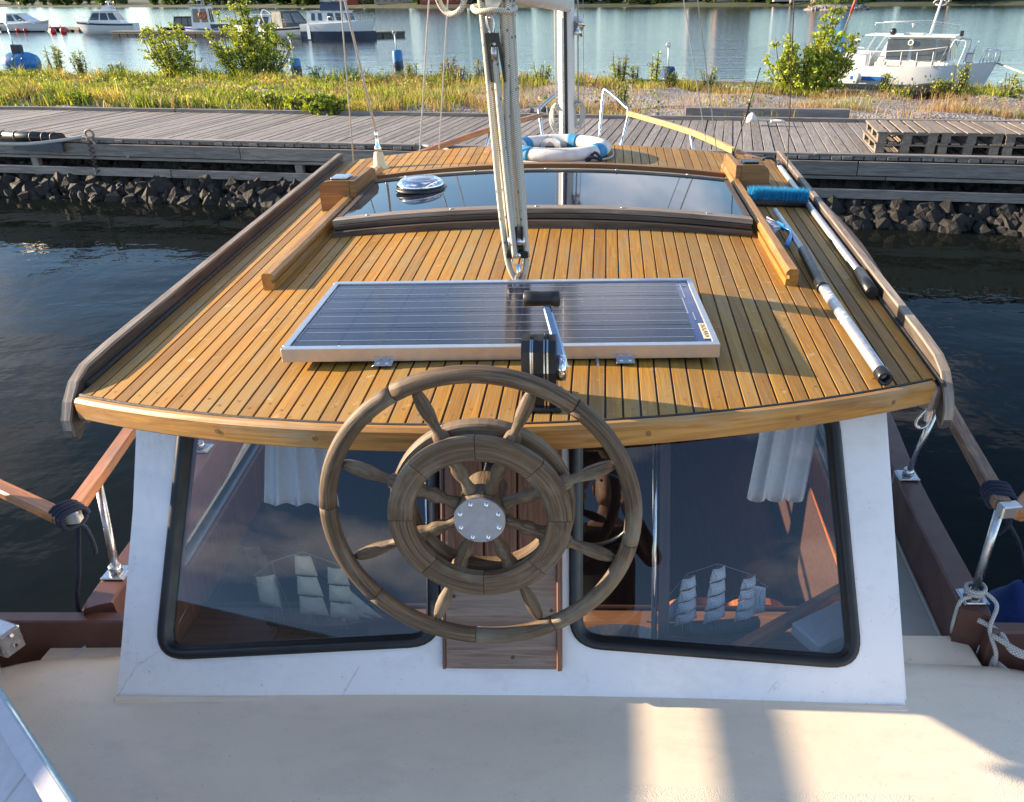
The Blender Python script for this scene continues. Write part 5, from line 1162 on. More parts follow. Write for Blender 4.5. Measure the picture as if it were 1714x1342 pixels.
# chrome fairlead on the roof inside the lifebuoy
cp = at_z(921, 262, 1.995); cl = part('fairlead', MB().box(cp + Vector((0, 0, 0.008)), (0.17, 0.09, 0.016), None, 0.005), 'chrome', yacht)
for sg in (-1, 1):
    part('fairlead_horn', MB().plate([(0.03, 0.0), (0.085, 0.0), (0.062, 0.075), (0.01, 0.115), (0.0, 0.115), (0.0, 0.085), (0.022, 0.070), (0.04, 0.03)], [], lambda a, b, s=sg: cp + Vector((s * a, -0.03, 0.014 + b)), lambda a, b, s=sg: cp + Vector((s * a, 0.03, 0.014 + b))), 'chrome', cl)
part('fairlead_roller', MB().tube([cp + Vector((-0.045, 0, 0.045)), cp + Vector((0.045, 0, 0.045))], 0.02, 14), 'dark_wood', cl)
# ================================================================== THINGS ON AND ABOUT THE YACHT
# --- solar panel on its brackets
pc = Vector((-0.256, 2.300, 2.0)); panel = thing('solar_panel', 'blue solar panel with silver frame lying across the teak cabin roof', 'solar panel', pc, rad(1.6))
PW, PD = 1.215, 0.585
def pbox(name, c, s, mat, par=panel, bev=0.0015): return part(name, MB().box(c, s, None, bev), mat, par, local=True)
for y in (-1, 1): pbox('frame_rail', (0, y * (PD / 2 - 0.012), 0.024), (PW, 0.024, 0.040), 'alu')
for x in (-1, 1): pbox('frame_rail', (x * (PW / 2 - 0.009), 0, 0.024), (0.018, PD - 0.049, 0.040), 'alu')
lam = pbox('laminate', (0, 0, 0.034), (PW - 0.037, PD - 0.049, 0.008), 'backsheet')
cm = MB().box((0, 0, 0), (0.1235, 0.1265, 0.0012), None, 0.0004).mesh('cell', M['cell'])
rows, cols_ = 4, 9
for r in range(rows):
    for c in range(cols_): piece('cell', cm, lam, (-0.520 + c * 0.1258, -0.193 + r * 0.1287, 0.0386))
bm_ = MB().box((0, 0, 0), (1.128, 0.0022, 0.0006)).mesh('busbar', M['busbar'])
for r in range(rows):
    for k in (-0.031, 0.031): piece('busbar', bm_, lam, (-0.014 + (0.006 if k > 0 else -0.006), -0.193 + r * 0.1287 + k, 0.0396))
for x, y0, y1 in ((0.562, 0.10, 0.235), (0.553, -0.04, 0.10), (0.568, -0.095, -0.03), (-0.584, 0.10, 0.22), (-0.584, -0.225, -0.10)):
    pbox('end_ribbon', (x, (y0 + y1) / 2, 0.0396), (0.003, y1 - y0, 0.0006), 'busbar', lam, 0)
for k, y in enumerate((0.218, 0.20)): pbox('terminal_dot', (0.575, y + 0.02, 0.0396), (0.010, 0.008, 0.0008), 'busbar', lam, 0)
lab = pbox('maker_label', (0.583, -0.180, 0.0392), (0.024, 0.118, 0.0010), 'yellow_plastic', lam, 0)
fc = bpy.data.curves.new('lettering', 'FONT'); fc.body = 'SOLARA'; fc.size = 0.024; fc.extrude = 0.0002; fc.align_x = 'CENTER'; fc.align_y = 'CENTER'; fc.space_character = 1.15; fc.materials.append(M['dark_wood'])
ftmp = bpy.data.objects.new('text_tmp', fc); COL.objects.link(ftmp); bpy.context.view_layer.update()
fme = bpy.data.meshes.new_from_object(ftmp.evaluated_get(bpy.context.evaluated_depsgraph_get())); bpy.data.objects.remove(ftmp)
fo = bpy.data.objects.new('lettering', fme); COL.objects.link(fo); fo.parent = lab; fo.location = (0.583, -0.180, 0.0401); fo.rotation_euler = (0, 0, rad(-90))
for x in (-0.325, 0.345):
    b = pbox('bracket', (x, -PD / 2 - 0.014, 0.004), (0.052, 0.032, 0.003), 'steel'); pbox('bracket_flange', (x, -PD / 2 - 0.0008, 0.012), (0.052, 0.002, 0.018), 'steel', b, 0)
    for dx in (-0.012, 0.012): part('bracket_screw', MB().lathe([(0.0045, 0.0055), (0.0045, 0.0075), (0.002, 0.009)], 10, Matrix.Translation((x + dx, -PD / 2 - 0.018, 0))), 'chrome', b, local=True)
sb = at_z(1003, 622, 1.985)
single('loose_bolt', MB().tube([sb + Vector((-0.006, 0.035, 0.022)), sb], 0.004, 8).lathe([(0.007, -0.004), (0.007, 0.004)], 8, Matrix.Translation(sb)), 'steel', 'small grey bolt lying by the front edge of the solar panel', 'bolt', sb)

# --- mainsheet tackle between boom and roof
tk = Vector((-0.262, 2.69, roofz(-0.262))); tackle = thing('mainsheet_tackle', 'cream flecked mainsheet running through black blocks between boom and roof', 'mainsheet', tk)
def gp(px, py, y=2.69): return at_y(px, py, y)
strands = [[(800, -30), (808, 30), (824, 200), (836, 330), (848, 425), (856, 455), (868, 474)], [(806, -30), (815, 30), (831, 200), (846, 330), (855, 432)],
           [(850, -30), (853, 60), (863, 200), (872, 330), (880, 425), (880, 450), (872, 472)], [(840, -30), (843, 60), (853, 200), (864, 330), (872, 430)],
           [(827, 78), (838, 200), (851, 330), (862, 430)], [(844, 20), (848, 100), (849, 200), (857, 330), (864, 428)], [(812, -30), (820, 60), (834, 180), (846, 320), (856, 430)], [(858, -30), (858, 40), (866, 200), (876, 340), (882, 430)]]
for i, s in enumerate(strands):
    dy = [0, 0.022, 0, 0.02, -0.022, -0.006, 0.045, 0.04][i]; path = catmull([gp(x, y, 2.69 + dy) for x, y in s], 8)
    part('sheet_strand', MB().tube(path, 0.0102, 12, turn=True), 'rope', tackle)
lp = [gp(x, y, 2.69 + d) for x, y, d in ((792, 14, 0), (800, 19, -0.05), (826, 17, -0.07), (852, 19, -0.06), (862, 14, 0), (858, 11, 0.06), (826, 10, 0.075), (796, 11, 0.06))]
part('sheet_lashing', MB().tube(catmull(lp, 6, True), 0.0085, 12, closed=True, turn=True), 'rope', tackle)
# upper block: fork, sheave, shackle
ub = gp(829, 96, 2.672)
def ubp(a, b, c=0.0): return ub + Vector((a + b * -0.10, c, b))
fk = part('upper_block', MB().plate([(-0.021, 0.070), (0.021, 0.070), (0.023, -0.07), (0.017, -0.072), (0.014, 0.028), (0.008, 0.042), (-0.008, 0.042), (-0.014, 0.028), (-0.017, -0.072), (-0.023, -0.07)], [], lambda a, b: ubp(a, b, -0.012), lambda a, b: ubp(a, b, 0.012)), 'black_plastic', tackle)
part('sheave', MB().lathe([(0.020, -0.008), (0.026, -0.008), (0.022, 0), (0.026, 0.008), (0.020, 0.008)], 24, Matrix.Translation(ubp(0, 0.012)) @ Matrix.Rotation(rad(90), 4, 'Y')), 'steel', fk)
part('shackle', MB().tube(catmull([ubp(-0.004, 0.068), ubp(-0.010, 0.088), ubp(-0.009, 0.112), ubp(0.0, 0.120), ubp(0.009, 0.112), ubp(0.010, 0.088), ubp(0.004, 0.068)], 4), 0.0035, 8), 'steel', fk)
lb = gp(866, 425, 2.685)
lo = part('lower_block', MB().box(lb, (0.078, 0.034, 0.024), None, 0.004), 'black_plastic', tackle)
for dx in (-0.020, 0.0, 0.020): part('cheek', MB().box(lb + Vector((dx, 0.002, 0.050)), (0.006, 0.040, 0.10), None, 0.002), 'black_plastic', lo)
part('block_sheave', MB().lathe([(0.012, -0.030), (0.020, -0.028), (0.016, 0), (0.020, 0.028), (0.012, 0.030)], 20, Matrix.Translation(lb + Vector((0, 0, 0.045))) @ Matrix.Rotation(rad(90), 4, 'Y')), 'steel', lo)
part('bolt_head', MB().lathe([(0.010, 0), (0.010, 0.006), (0.004, 0.009)], 14, Matrix.Translation(lb + Vector((0.004, -0.017, 0))) @ Matrix.Rotation(rad(90), 4, 'X')), 'chrome', lo)
part('swivel_shackle', MB().tube(catmull([lb + Vector((-0.016, -0.006, -0.010)), lb + Vector((-0.018, -0.006, -0.030)), lb + Vector((0.002, -0.008, -0.042)), lb + Vector((0.020, -0.006, -0.030)), lb + Vector((0.018, -0.006, -0.010))], 4), 0.0036, 8), 'chrome', lo)
part('eye_shackle', MB().tube([lb + Vector((0.002, -0.004, -0.040)), lb + Vector((0.002, 0, -0.075)), tk + Vector((0.0, 0, 0.012))], 0.009, 10), 'chrome', lo)
part('deck_eye', MB().lathe([(0.030, 0.0), (0.030, 0.006), (0.014, 0.010), (0.010, 0.03)], 18, Matrix.Translation(tk)), 'chrome', tackle)
# coil of rope hanging from the boom at the left, with a cream line
rc = gp(755, -6, 2.5); single('rope_coil', MB().tube([rc + Vector((0.038 * math.cos(a), 0.012 * math.sin(2 * a), 0.045 * math.sin(a))) for a in np.linspace(0, 2 * math.pi, 28, endpoint=False)], 0.0085, 12, closed=True, turn=True), 'rope', 'loop of cream rope hanging beside the boom at the top edge', 'rope', rc)
mh = Vector((mx, my, 2.0))
def hank(px, py, label, dark):
    c = at_y(px, py, my - 0.02); mb = MB()
    for k in range(5):
        w_ = 0.022 + 0.007 * k; L = 0.13 + 0.02 * (k % 3); mb.tube(catmull([c + Vector((0, -0.02 * (k % 2), 0.02)), c + Vector((w_, 0.01 * k, -L * 0.4)), c + Vector((w_ * 0.5, 0, -L)), c + Vector((-w_ * 0.7, 0, -L)), c + Vector((-w_, 0.01 * k, -L * 0.4))], 5, True), 0.007, 7, closed=True, turn=True)
    mb.tube([c + Vector((0, 0, 0.02)), c + Vector((0.0, 0.02, 0.9))], 0.006, 7, turn=True)
    mb.tube([c + Vector((0.03 * math.cos(a), 0.03 * math.sin(a) - 0.01, -0.005)) for a in np.linspace(0, 6.28, 12, endpoint=False)], 0.008, 7, closed=True, turn=True)
    single('halyard_hank', mb, 'rope_plain', label, 'rope', c)
hank(931, 178, 'hank of halyard hanging on the left side of the mast', False); hank(968, 172, 'hank of halyard hanging on the right side of the mast', True)

# --- lifebuoy on the forward roof
lc = Vector((-0.205, 5.26, 2.040)); buoy = thing('lifebuoy', 'worn white lifebuoy with blue bands lying on the forward cabin roof', 'lifebuoy', Vector((lc.x, lc.y, roofz(lc.x))))
def tor(a, r=0.068, R_=0.275): return None
def torus(mb, a0, a1, R_, r, n=12, sq=0.9, m=16):
    rings = []
    for a in np.linspace(a0, a1, m):
        wob = 1 + 0.02 * math.sin(5 * a); rings.append([lc + Vector(((R_ * wob + r * math.cos(t)) * math.cos(a), (R_ * wob + r * math.cos(t)) * math.sin(a), r * sq * math.sin(t))) for t in np.linspace(0, 2 * math.pi, n, endpoint=False)])
    return mb.loft(rings, True, abs(a1 - a0) < 6)
part('ring_body', torus(MB(), 0, 2 * math.pi, 0.278, 0.060, 18, 0.75, 60), 'life_white', buoy)
for a in (62, -38, 142, 222, 182): part('band', torus(MB(), rad(a), rad(a + 16), 0.278, 0.0635, 18, 0.76, 6), 'band_blue', buoy)
part('grab_line', MB().tube(catmull([lc + Vector(((0.35 + 0.02 * (k % 2)) * math.cos(rad(a)), (0.35 + 0.02 * (k % 2)) * math.sin(rad(a)), -0.03)) for k, a in enumerate(range(-60, 300, 30))], 4, True), 0.006, 8, closed=True, turn=True), 'rope_plain', buoy)
part('line_knot', MB().tube(catmull([lc + Vector((0.18, -0.30, -0.02)), lc + Vector((0.22, -0.33, 0.0)), lc + Vector((0.27, -0.31, -0.02)), lc + Vector((0.23, -0.28, 0.02)), lc + Vector((0.19, -0.31, -0.03))], 4, True), 0.009, 8, closed=True, turn=True), 'plait_navy', buoy)

# --- boat hook, brush pole, brush head and dish brush on the starboard roof
def rz_(x): return roofz(x)
def opt(px, py, h): # point above the roof on the line of sight
    z = 2.0
    for _ in range(20): p = at_z(px, py, z); z = rz_(p.x) + h
    return p
def cyl(a, b, r, n=16): return MB().tube([a, b], r, n)
h0, h1 = opt(1306, 280, 0.020), opt(1446, 466, 0.020); h2 = opt(1460, 490, 0.026)
hook = thing('boat_hook', 'boat hook with white tube and black end cap beside the starboard roof rail', 'boat hook', h1)
part('tube', cyl(h0, h1, 0.0155), 'alu_dull', hook); part('end_cap', cyl(h0.lerp(h1, 0.965), h2, 0.0225, 18).tube([h2, h2 + (h2 - h1).normalized() * 0.003], 0.017, 16), 'black_rubber', hook)
part('hook_socket', cyl(h0, h0 + (h0 - h1).normalized() * 0.14, 0.017, 12), 'black_plastic', hook)
hd = (h0 - h1).normalized(); e_ = h0 + hd * 0.14; part('hook_tip', MB().tube(catmull([h0 + hd * 0.02, e_, e_ + Vector((-0.02, 0.06, 0.02)), e_ + Vector((-0.08, 0.04, 0.03)), e_ + Vector((-0.10, -0.03, 0.03))], 4), 0.009, 8), 'black_plastic', hook)
p0, p1, p2, p3 = opt(1297, 352, 0.03), opt(1348, 425, 0.03), opt(1374, 476, 0.03), opt(1478, 628, 0.022)
pole = thing('telescopic_pole', 'silver telescopic pole with black foam grip lying on the starboard roof', 'pole', p3)
part('upper_tube', cyl(p0, p1, 0.0130), 'alu_dull', pole); part('lower_tube', cyl(p2, p3, 0.0178), 'alu_dull', pole)
mb = MB(); gd = (p2 - p1); path = [p1.lerp(p2, t) for t in np.linspace(-0.12, 1.12, 28)]; mb.tube(path, [0.0225 if i < 12 else (0.0205 + 0.0022 * (i % 2)) for i in range(28)], 16); part('foam_grip', mb, 'black_rubber', pole)
part('collar', cyl(p2.lerp(p3, 0.04), p2.lerp(p3, 0.09), 0.0195), 'steel', pole)
for t in (0.16, 0.20, 0.42, 0.47): part('tape_band', cyl(p2.lerp(p3, t), p2.lerp(p3, t + 0.015), 0.0183), 'white_hull', pole)
ed = (p3 - p2).normalized(); part('threaded_end', MB().loft([[p3 + ed * s_ + q * r for q in [Vector((1, 0, 0)) * math.cos(a) + Vector((1, 0, 0)).cross(ed).normalized() * math.sin(a) for a in np.linspace(0, 2 * math.pi, 20, endpoint=False)]] for s_, r in ((-0.02, 0.021), (0.022, 0.021), (0.024, 0.019), (0.022, 0.012), (0.0, 0.010))], True, False), 'black_plastic', pole)
# brush head: black block with tufts
bl, br_ = opt(1252, 337, 0.02), opt(1350, 340, 0.02); bc_ = (bl + br_) / 2; bx_ = (br_ - bl).normalized(); bL = (br_ - bl).length
brush = thing('deck_brush', 'deck brush head with bright blue bristles turned up on the starboard roof', 'brush', Vector((bc_.x, bc_.y, roofz(bc_.x))))
part('brush_block', MB().bar(bl - bx_ * 0.01, br_ + bx_ * 0.01, 0.060, 0.032, (0, 0, 1), 0.008), 'black_plastic', brush)
part('socket', cyl(br_ + Vector((-0.02, 0, 0)), br_ + Vector((0.02, -0.06, -0.01)), 0.017), 'black_plastic', brush)
X, Y, Z, HH, LX, LY = [], [], [], [], [], []
for i in range(30):
    for j in range(5):
        c = bl.lerp(br_, (i + 0.5) / 30)
        for k in range(14):
            a = random.uniform(0, 6.28); r = 0.006 * math.sqrt(random.random()); X.append(c.x + r * math.cos(a)); Y.append(c.y + (j - 2) * 0.011 + r * math.sin(a)); Z.append(c.z + 0.012); HH.append(random.uniform(0.058, 0.074)); LX.append(math.cos(a) * 0.16 + random.gauss(0, 0.05)); LY.append((j - 2) * 0.05 - 0.10 + math.sin(a) * 0.14)
n = len(X); C = np.array([[0.04, 0.40, 0.85]]) * RNG.uniform(0.6, 1.2, (n, 1)); o = blade_mesh('bristles', 'grass', np.array(X), np.array(Y), np.array(Z), np.array(HH), np.full(n, 0.0022), np.array(LX), np.array(LY), C)
me = o.data; me.transform(Matrix.Translation(-Vector(brush.location))); o.parent = brush
# dish brush: fan of white bristles and curved blue handle
d0, d1 = opt(1306, 378, 0.045), opt(1310, 408, 0.02)
dish = thing('dish_brush', 'small dish brush with white bristle fan and blue handle propped on the pole', 'brush', Vector((d1.x, d1.y, roofz(d1.x))))
part('handle', MB().tube(catmull([d0 + Vector((0.004, 0.02, 0.0)), d0 + Vector((0.006, -0.03, 0.0)), d0 + Vector((0.030, -0.08, -0.004)), d1 + Vector((0.022, 0.0, 0.005)), d1 + Vector((0.008, -0.035, 0.0))], 5), [0.007] * 10 + [0.006, 0.0065, 0.008, 0.010, 0.011, 0.011, 0.011, 0.010, 0.009, 0.008, 0.006], 10), 'handle_blue', dish)
hb = d0 + Vector((0.002, 0.0, 0.0)); part('brush_disc', MB().box(hb, (0.012, 0.075, 0.03), Matrix.Rotation(rad(12), 3, 'Z'), 0.004), 'handle_blue', dish)
X, Y, Z, HH, LX, LY = [], [], [], [], [], []
mb = MB()
for i in range(150):
    t = random.uniform(-1, 1); a = rad(180 + t * 48 + random.uniform(-6, 6)); s_ = hb + Vector((-0.005, 0.030 * t, random.uniform(-0.008, 0.008))); e = s_ + Vector((math.cos(a) * 0.062, -math.sin(a) * 0.062, random.uniform(-0.012, 0.02)))
    mb.tube([s_, e], [0.0010, 0.0016], 3)
part('bristle_fan', mb, 'bristle_white', dish, kind='stuff')

# --- curtains, model ships, pleated shade: seen through the panes
def curtain(label, s0, s1, h0, h1, off, folds, flare=0.0, lean=0.0):
    rings = []
    for h in np.linspace(h0, h1, 9):
        t = (h0 - h) / (h0 - h1); r = []
        for i in range(61):
            q = i / 60; s = lerp(s0, s1, q); w_ = (s1 - s0) * flare * t; r.append(wp(s + (q - 0.5) * w_ + lean * t, h - 0.012 * t * abs(math.sin(q * folds * math.pi)), off - 0.018 * math.sin(q * folds * 2 * math.pi) * (0.5 + 0.8 * t)))
        rings.append(r)
    c = (rings[0][0] + rings[0][-1]) / 2; back_ = [[p + Vector((0, 0.002, 0)) for p in r][::-1] for r in rings]; mb = MB(); mb.loft([a + b for a, b in zip(rings, back_)], True, True, True)
    return single('curtain', mb, 'curtain', label, 'curtain', c)
curtain('short white gathered curtain at the top of the left window', -0.755, -0.595, 0.90, 0.565, -0.11, 3.5, 0.45, 0.02)
curtain('white bunched curtain at the top of the right window', 0.755, 0.925, 0.92, 0.585, -0.10, 3, 0.0, -0.06)
def sail(pts, bulge, n=6, dirv=Vector((0, -1, 0))):
    """four-cornered sail with belly; pts a,b (head) c,d (foot)"""
    a, b, c, d = [Vector(p) for p in pts]; R1, R2 = [], []
    for i in range(n + 1):
        t = i / n; l, r = a.lerp(d, t), b.lerp(c, t); row = [l.lerp(r, j / n) + dirv * (bulge * math.sin(math.pi * j / n) ** 0.8 * math.sin(math.pi * min(1, t * 0.9 + 0.1))) for j in range(n + 1)]
        R1.append(row); R2.append([p - dirv * 0.0012 for p in row][::-1])
    mb = MB(); mb.loft([x + y for x, y in zip(R1, R2)], True, True, True); return mb
def model_ship(label, org, rz, L, hullmat, sailmat, mode):
    root = thing('model_ship', label, 'model ship', org, rz); B, H = L * 0.11, L * 0.10; rings = []
    for t in np.linspace(0, 1, 13):
        x = (t - 0.5) * L * 0.8; b = B * (math.sin(math.pi * min(1, 0.18 + t * 0.72)) ** 0.7) * (1 if t < 0.8 else (1 - t) / 0.2 * 0.9 + 0.1) / 2; sh_ = H * (1 + 0.5 * (t - 0.45) ** 2 * 3)
        rings.append([Vector((x, -b, sh_)), Vector((x, -b * 0.95, H * 0.45)), Vector((x, -b * 0.35, H * 0.06)), Vector((x, b * 0.35, H * 0.06)), Vector((x, b * 0.95, H * 0.45)), Vector((x, b, sh_))])
    part('hull', MB().loft(rings, True, True, False), hullmat, root, local=True)
    part('bowsprit', MB().tube([(L * 0.36, 0, H * 1.3), (L * 0.56, 0, H * 1.8)], 0.0022, 6), 'model_hull', root, local=True)
    part('stand', MB().box((0, 0, 0.004), (L * 0.4, B * 1.2, 0.008)), 'model_hull', root, local=True)
    masts = ((-0.26, 0.62), (0.0, 0.74), (0.24, 0.66))
    for mxx, mh_ in masts: part('mast', MB().tube([(mxx * L, 0, H * 0.7), (mxx * L, 0, mh_ * L)], [0.003, 0.0016], 6), 'model_hull', root, local=True)
    for mxx, mh_ in masts[1 if mode == 0 else 0:]:
        top, n_ = mh_ * L - 0.01, 3 if mode == 0 else 4; bot = H * 1.5
        for k in range(n_):
            z1, z0 = lerp(top, bot, k / n_), lerp(top, bot, (k + 0.95) / n_); w1, w0 = L * lerp(0.060, 0.105, k / n_) , L * lerp(0.070, 0.115, (k + 1) / n_); x = mxx * L
            ph = rad(-6 if mode == 0 else 28) - rz; yd = Vector((math.cos(ph), math.sin(ph), 0)); bd = Vector((math.sin(ph), -math.cos(ph), 0)); m0 = Vector((x, 0, 0)) + bd * 0.006
            part('square_sail', sail([m0 - yd * w1 + Vector((0, 0, z1)), m0 + yd * w1 + Vector((0, 0, z1)), m0 + yd * w0 + Vector((0, 0, z0)), m0 - yd * w0 + Vector((0, 0, z0))], L * (0.035 if mode == 0 else 0.06), 6, bd), sailmat, root, local=True)
            part('yard', MB().tube([m0 - yd * w1 * 1.08 + Vector((0, 0, z1 + 0.001)), m0 + yd * w1 * 1.08 + Vector((0, 0, z1 + 0.001))], 0.0014, 5), 'model_hull', root, local=True)
    for (a, b, c) in (((0.54, 1.75), (0.25, 4.8), (0.30, 2.0)), ((0.46, 1.6), (0.24, 3.6), (0.22, 1.7))):
        P = [Vector((x_ * L, 0.003, z_ * H)) for x_, z_ in (a, b, c)]; part('jib_sail', sail([P[1], P[1] + Vector((0.001, 0, 0)), P[2], P[0]], 0.012), sailmat, root, local=True)
    part('spanker_sail', sail([(-0.27 * L, 0, 0.50 * L), (-0.42 * L, 0, 0.46 * L), (-0.44 * L, 0, 0.20 * L), (-0.27 * L, 0, 0.18 * L)], 0.012), sailmat, root, local=True)
    mb = MB(); ln = lambda a, b: mb.tube([a, b], 0.0007, 3, caps=False)
    for i, (mxx, mh_) in enumerate(masts):
        for dx in (-0.05, -0.02, 0.03): 
            for sy in (-1, 1): ln((mxx * L, 0, mh_ * L * 0.85), ((mxx + dx) * L, sy * B * 0.5, H))
        if i: ln((mxx * L, 0, mh_ * L), (masts[i - 1][0] * L, 0, masts[i - 1][1] * L))
    ln((0.24 * L, 0, 0.66 * L), (0.56 * L, 0, H * 1.8)); ln((-0.26 * L, 0, 0.62 * L), (-0.44 * L, 0, 0.46 * L)); part('rigging', mb, 'wire', root, local=True, kind='stuff'); return root
def grid_sail():
    t = NT('gridded_model_sail'); v = t.coords('Object'); w = t.node('TexBrick'); w.inputs['Scale'].default_value = 60; w.inputs['Color1'].default_value = w.inputs['Color2'].default_value = (0.78, 0.80, 0.84, 1); w.inputs['Mortar'].default_value = (0.25, 0.27, 0.32, 1); w.inputs['Mortar Size'].default_value = 0.03; w.offset = 0
    c = t.node('CombineXYZ'); s_ = t.node('SeparateXYZ'); t.link(v, s_.inputs[0]); a = t.node('Math', operation='ADD'); t.link(s_.outputs[0], a.inputs[0]); t.link(s_.outputs[1], a.inputs[1]); t.link(a.outputs[0], c.inputs[0]); t.link(s_.outputs[2], c.inputs[1]); t.link(c.outputs[0], w.inputs['Vector'])
    t.setc('Base Color', w.outputs['Color']); t.b.inputs['Roughness'].default_value = 0.7; return t.m
M['sail_grid'] = grid_sail()
SH = 1.029
e1 = at_z(528, 1062, SH + 0.01); e2 = at_z(1190, 1050, SH + 0.01)
model_ship('model sailing ship with cream cloth sails and dark hull behind the left window', (e1.x, 1.985, SH), rad(-8), 0.44, 'model_hull', 'sail_cream', 0)
model_ship('model sailing ship with white gridded sails and pale hull behind the right window', (e2.x, 1.985, SH), rad(186), 0.39, 'model_hull_grey', 'sail_grid', 1)
fa = at_z(1035, 1078, SH); fy = 1.84; R1 = []
for r, z in ((0.055, 0.0), (0.135, 0.075)): R1.append([Vector((fa.x + (r + 0.005 * (i % 2)) * math.cos(a), fy + 0.05 + 0.4 * (r + 0.005 * (i % 2)) * math.sin(a), SH + z)) for i, a in enumerate(np.linspace(0, 2 * math.pi, 72, endpoint=False))])
mb = MB(); mb.loft(R1, True, False, False); mb.loft([[p + Vector((0, 0, -0.002)) for p in r] for r in R1][::-1], True, False, False)
single('pleated_bowl', mb, 'curtain', 'white pleated paper bowl on the shelf behind the right window', 'bowl', Vector((fa.x, fy + 0.05, SH)))

# --- blue fender, cords and mooring lines
fp = Vector((1.56, 2.26, 0.86)); fender = thing('fender', 'blue cloth covered fender hanging outside the starboard bulwark', 'fender', fp)
part('cover', MB().lathe([(0.012, 0.165), (0.03, 0.15), (0.055, 0.11), (0.105, 0.055), (0.135, 0.0), (0.128, -0.07), (0.10, -0.14), (0.05, -0.18), (0.0, -0.19)], 18, Matrix.Translation(fp) @ Matrix.Rotation(rad(-6), 4, 'Y')), 'fender_blue', fender)
part('eyelet', MB().lathe([(0.012, 0), (0.012, 0.004), (0.005, 0.006)], 12, Matrix.Translation(fp + Vector((-0.045, -0.105, 0.03))) @ Matrix.Rotation(rad(80), 4, 'X')), 'steel', fender)
part('fender_tail', MB().tube([fp + Vector((0.0, 0, 0.155)), fp + Vector((-0.01, 0, 0.20))], 0.012, 8), 'plait_navy', fender)
part('fender_line', MB().tube(catmull([fp + Vector((-0.01, 0, 0.19)), fp + Vector((-0.09, -0.03, 0.36)), Vector((1.30, 2.08, 1.44)), Vector((1.275, 2.06, 1.52))], 6), 0.007, 8, turn=True), 'rope_navy', fender)
def wraps(c, dirx, n_, r1, r2, mat, name, label, tails, tilt=0.0, step=0.020):
    """turns of cord round a rail: dirx is the rail's direction"""
    d = Vector(dirx).normalized(); a_ = Vector((d.y, -d.x, 0)).normalized(); b_ = Vector((0, 0, 1)); mb = MB(); P = []
    for i in range(n_ * 12 + 1):
        t = i / 12 * 2 * math.pi; P.append(c + d * (step * i / 12 - step * n_ / 2) + a_ * (r1 * (abs(math.cos(t)) ** 0.7) * (1 if math.cos(t) > 0 else -1)) + b_ * (r2 * (abs(math.sin(t)) ** 0.7) * (1 if math.sin(t) > 0 else -1)))
    mb.tube(P, 0.0085, 8, turn=True)
    for tl_ in tails: mb.tube(catmull(tl_, 6), 0.0072, 8, turn=True)
    return single(name, mb, mat, label, 'rope', c)
cR = Vector((1.245, 2.05, 1.535)); wraps(cR, (0.17, 1, 0), 4, 0.036, 0.028, 'rope_navy', 'lashing', 'navy cord wrapped round the starboard handrail corner', [[cR + Vector((0.03, 0, -0.03)), cR + Vector((0.06, 0.0, -0.10)), cR + Vector((0.035, 0.02, -0.16)), cR + Vector((0.01, 0, -0.03))]])
cL = Vector((-1.612, 1.99, 1.488)); q1 = at_y(160, 925, 2.02); q2 = at_y(134, 1030, 2.0); q0 = at_y(130, 870, 2.0)
wraps(cL, (-0.45, 0.3, 0), 4, 0.038, 0.030, 'rope_navy', 'lashing', 'navy cord knotted round the port handrail corner with two hanging tails', [[cL + Vector((0.01, -0.01, -0.03)), q0, at_y(132, 950, 2.0), q2, q2 + Vector((0, 0.03, -0.35))], [cL + Vector((0.01, -0.02, -0.02)), at_y(140, 880, 2.0), at_y(155, 905, 2.0), q1]])
kR = stR + Vector((0, 0, 0.02)); mb = MB(); 
mb.tube([kR + Vector((0.028 * math.cos(a), 0.028 * math.sin(a), 0.004 * a / 2)) for a in np.linspace(0, 13.5, 40)], 0.0065, 8, turn=True)
mb.tube(catmull([kR + Vector((-0.02, -0.02, 0.0)), kR + Vector((-0.055, -0.03, -0.01)), kR + Vector((-0.065, -0.04, -0.09)), kR + Vector((-0.055, -0.03, -0.14))], 6), 0.0065, 8, turn=True)
mb.tube(catmull([kR + Vector((0.02, -0.02, 0.02)), kR + Vector((0.045, -0.06, 0.0)), kR + Vector((0.012, -0.11, -0.05)), kR + Vector((0.02, -0.16, -0.10)), kR + Vector((0.03, -0.155, -0.16))], 6), 0.0065, 8, turn=True)
single('knotted_line', mb, 'rope_plain', 'grey line knotted round the foot of the starboard stanchion', 'rope', kR)
g0 = at_z(1655, 1052, 1.10); mb = MB().tube(catmull([g0 + Vector((-0.03, 0.02, 0.02)), g0 + Vector((0.02, -0.03, 0.01)), g0 + Vector((0.03, -0.10, 0.0)), g0 + Vector((0.10, -0.13, 0.0)), g0 + Vector((0.20, -0.12, 0.01))], 6), 0.009, 8, turn=True).tube(catmull([g0 + Vector((-0.01, -0.04, 0.01)), g0 + Vector((0.06, -0.12, 0.01)), g0 + Vector((0.12, -0.09, 0.02)), g0 + Vector((0.2, -0.14, 0.01))], 6), 0.008, 8, turn=True)
single('old_rope', mb, 'rope_plain', 'frayed grey rope heaped in the starboard corner of the deck step', 'rope', g0)
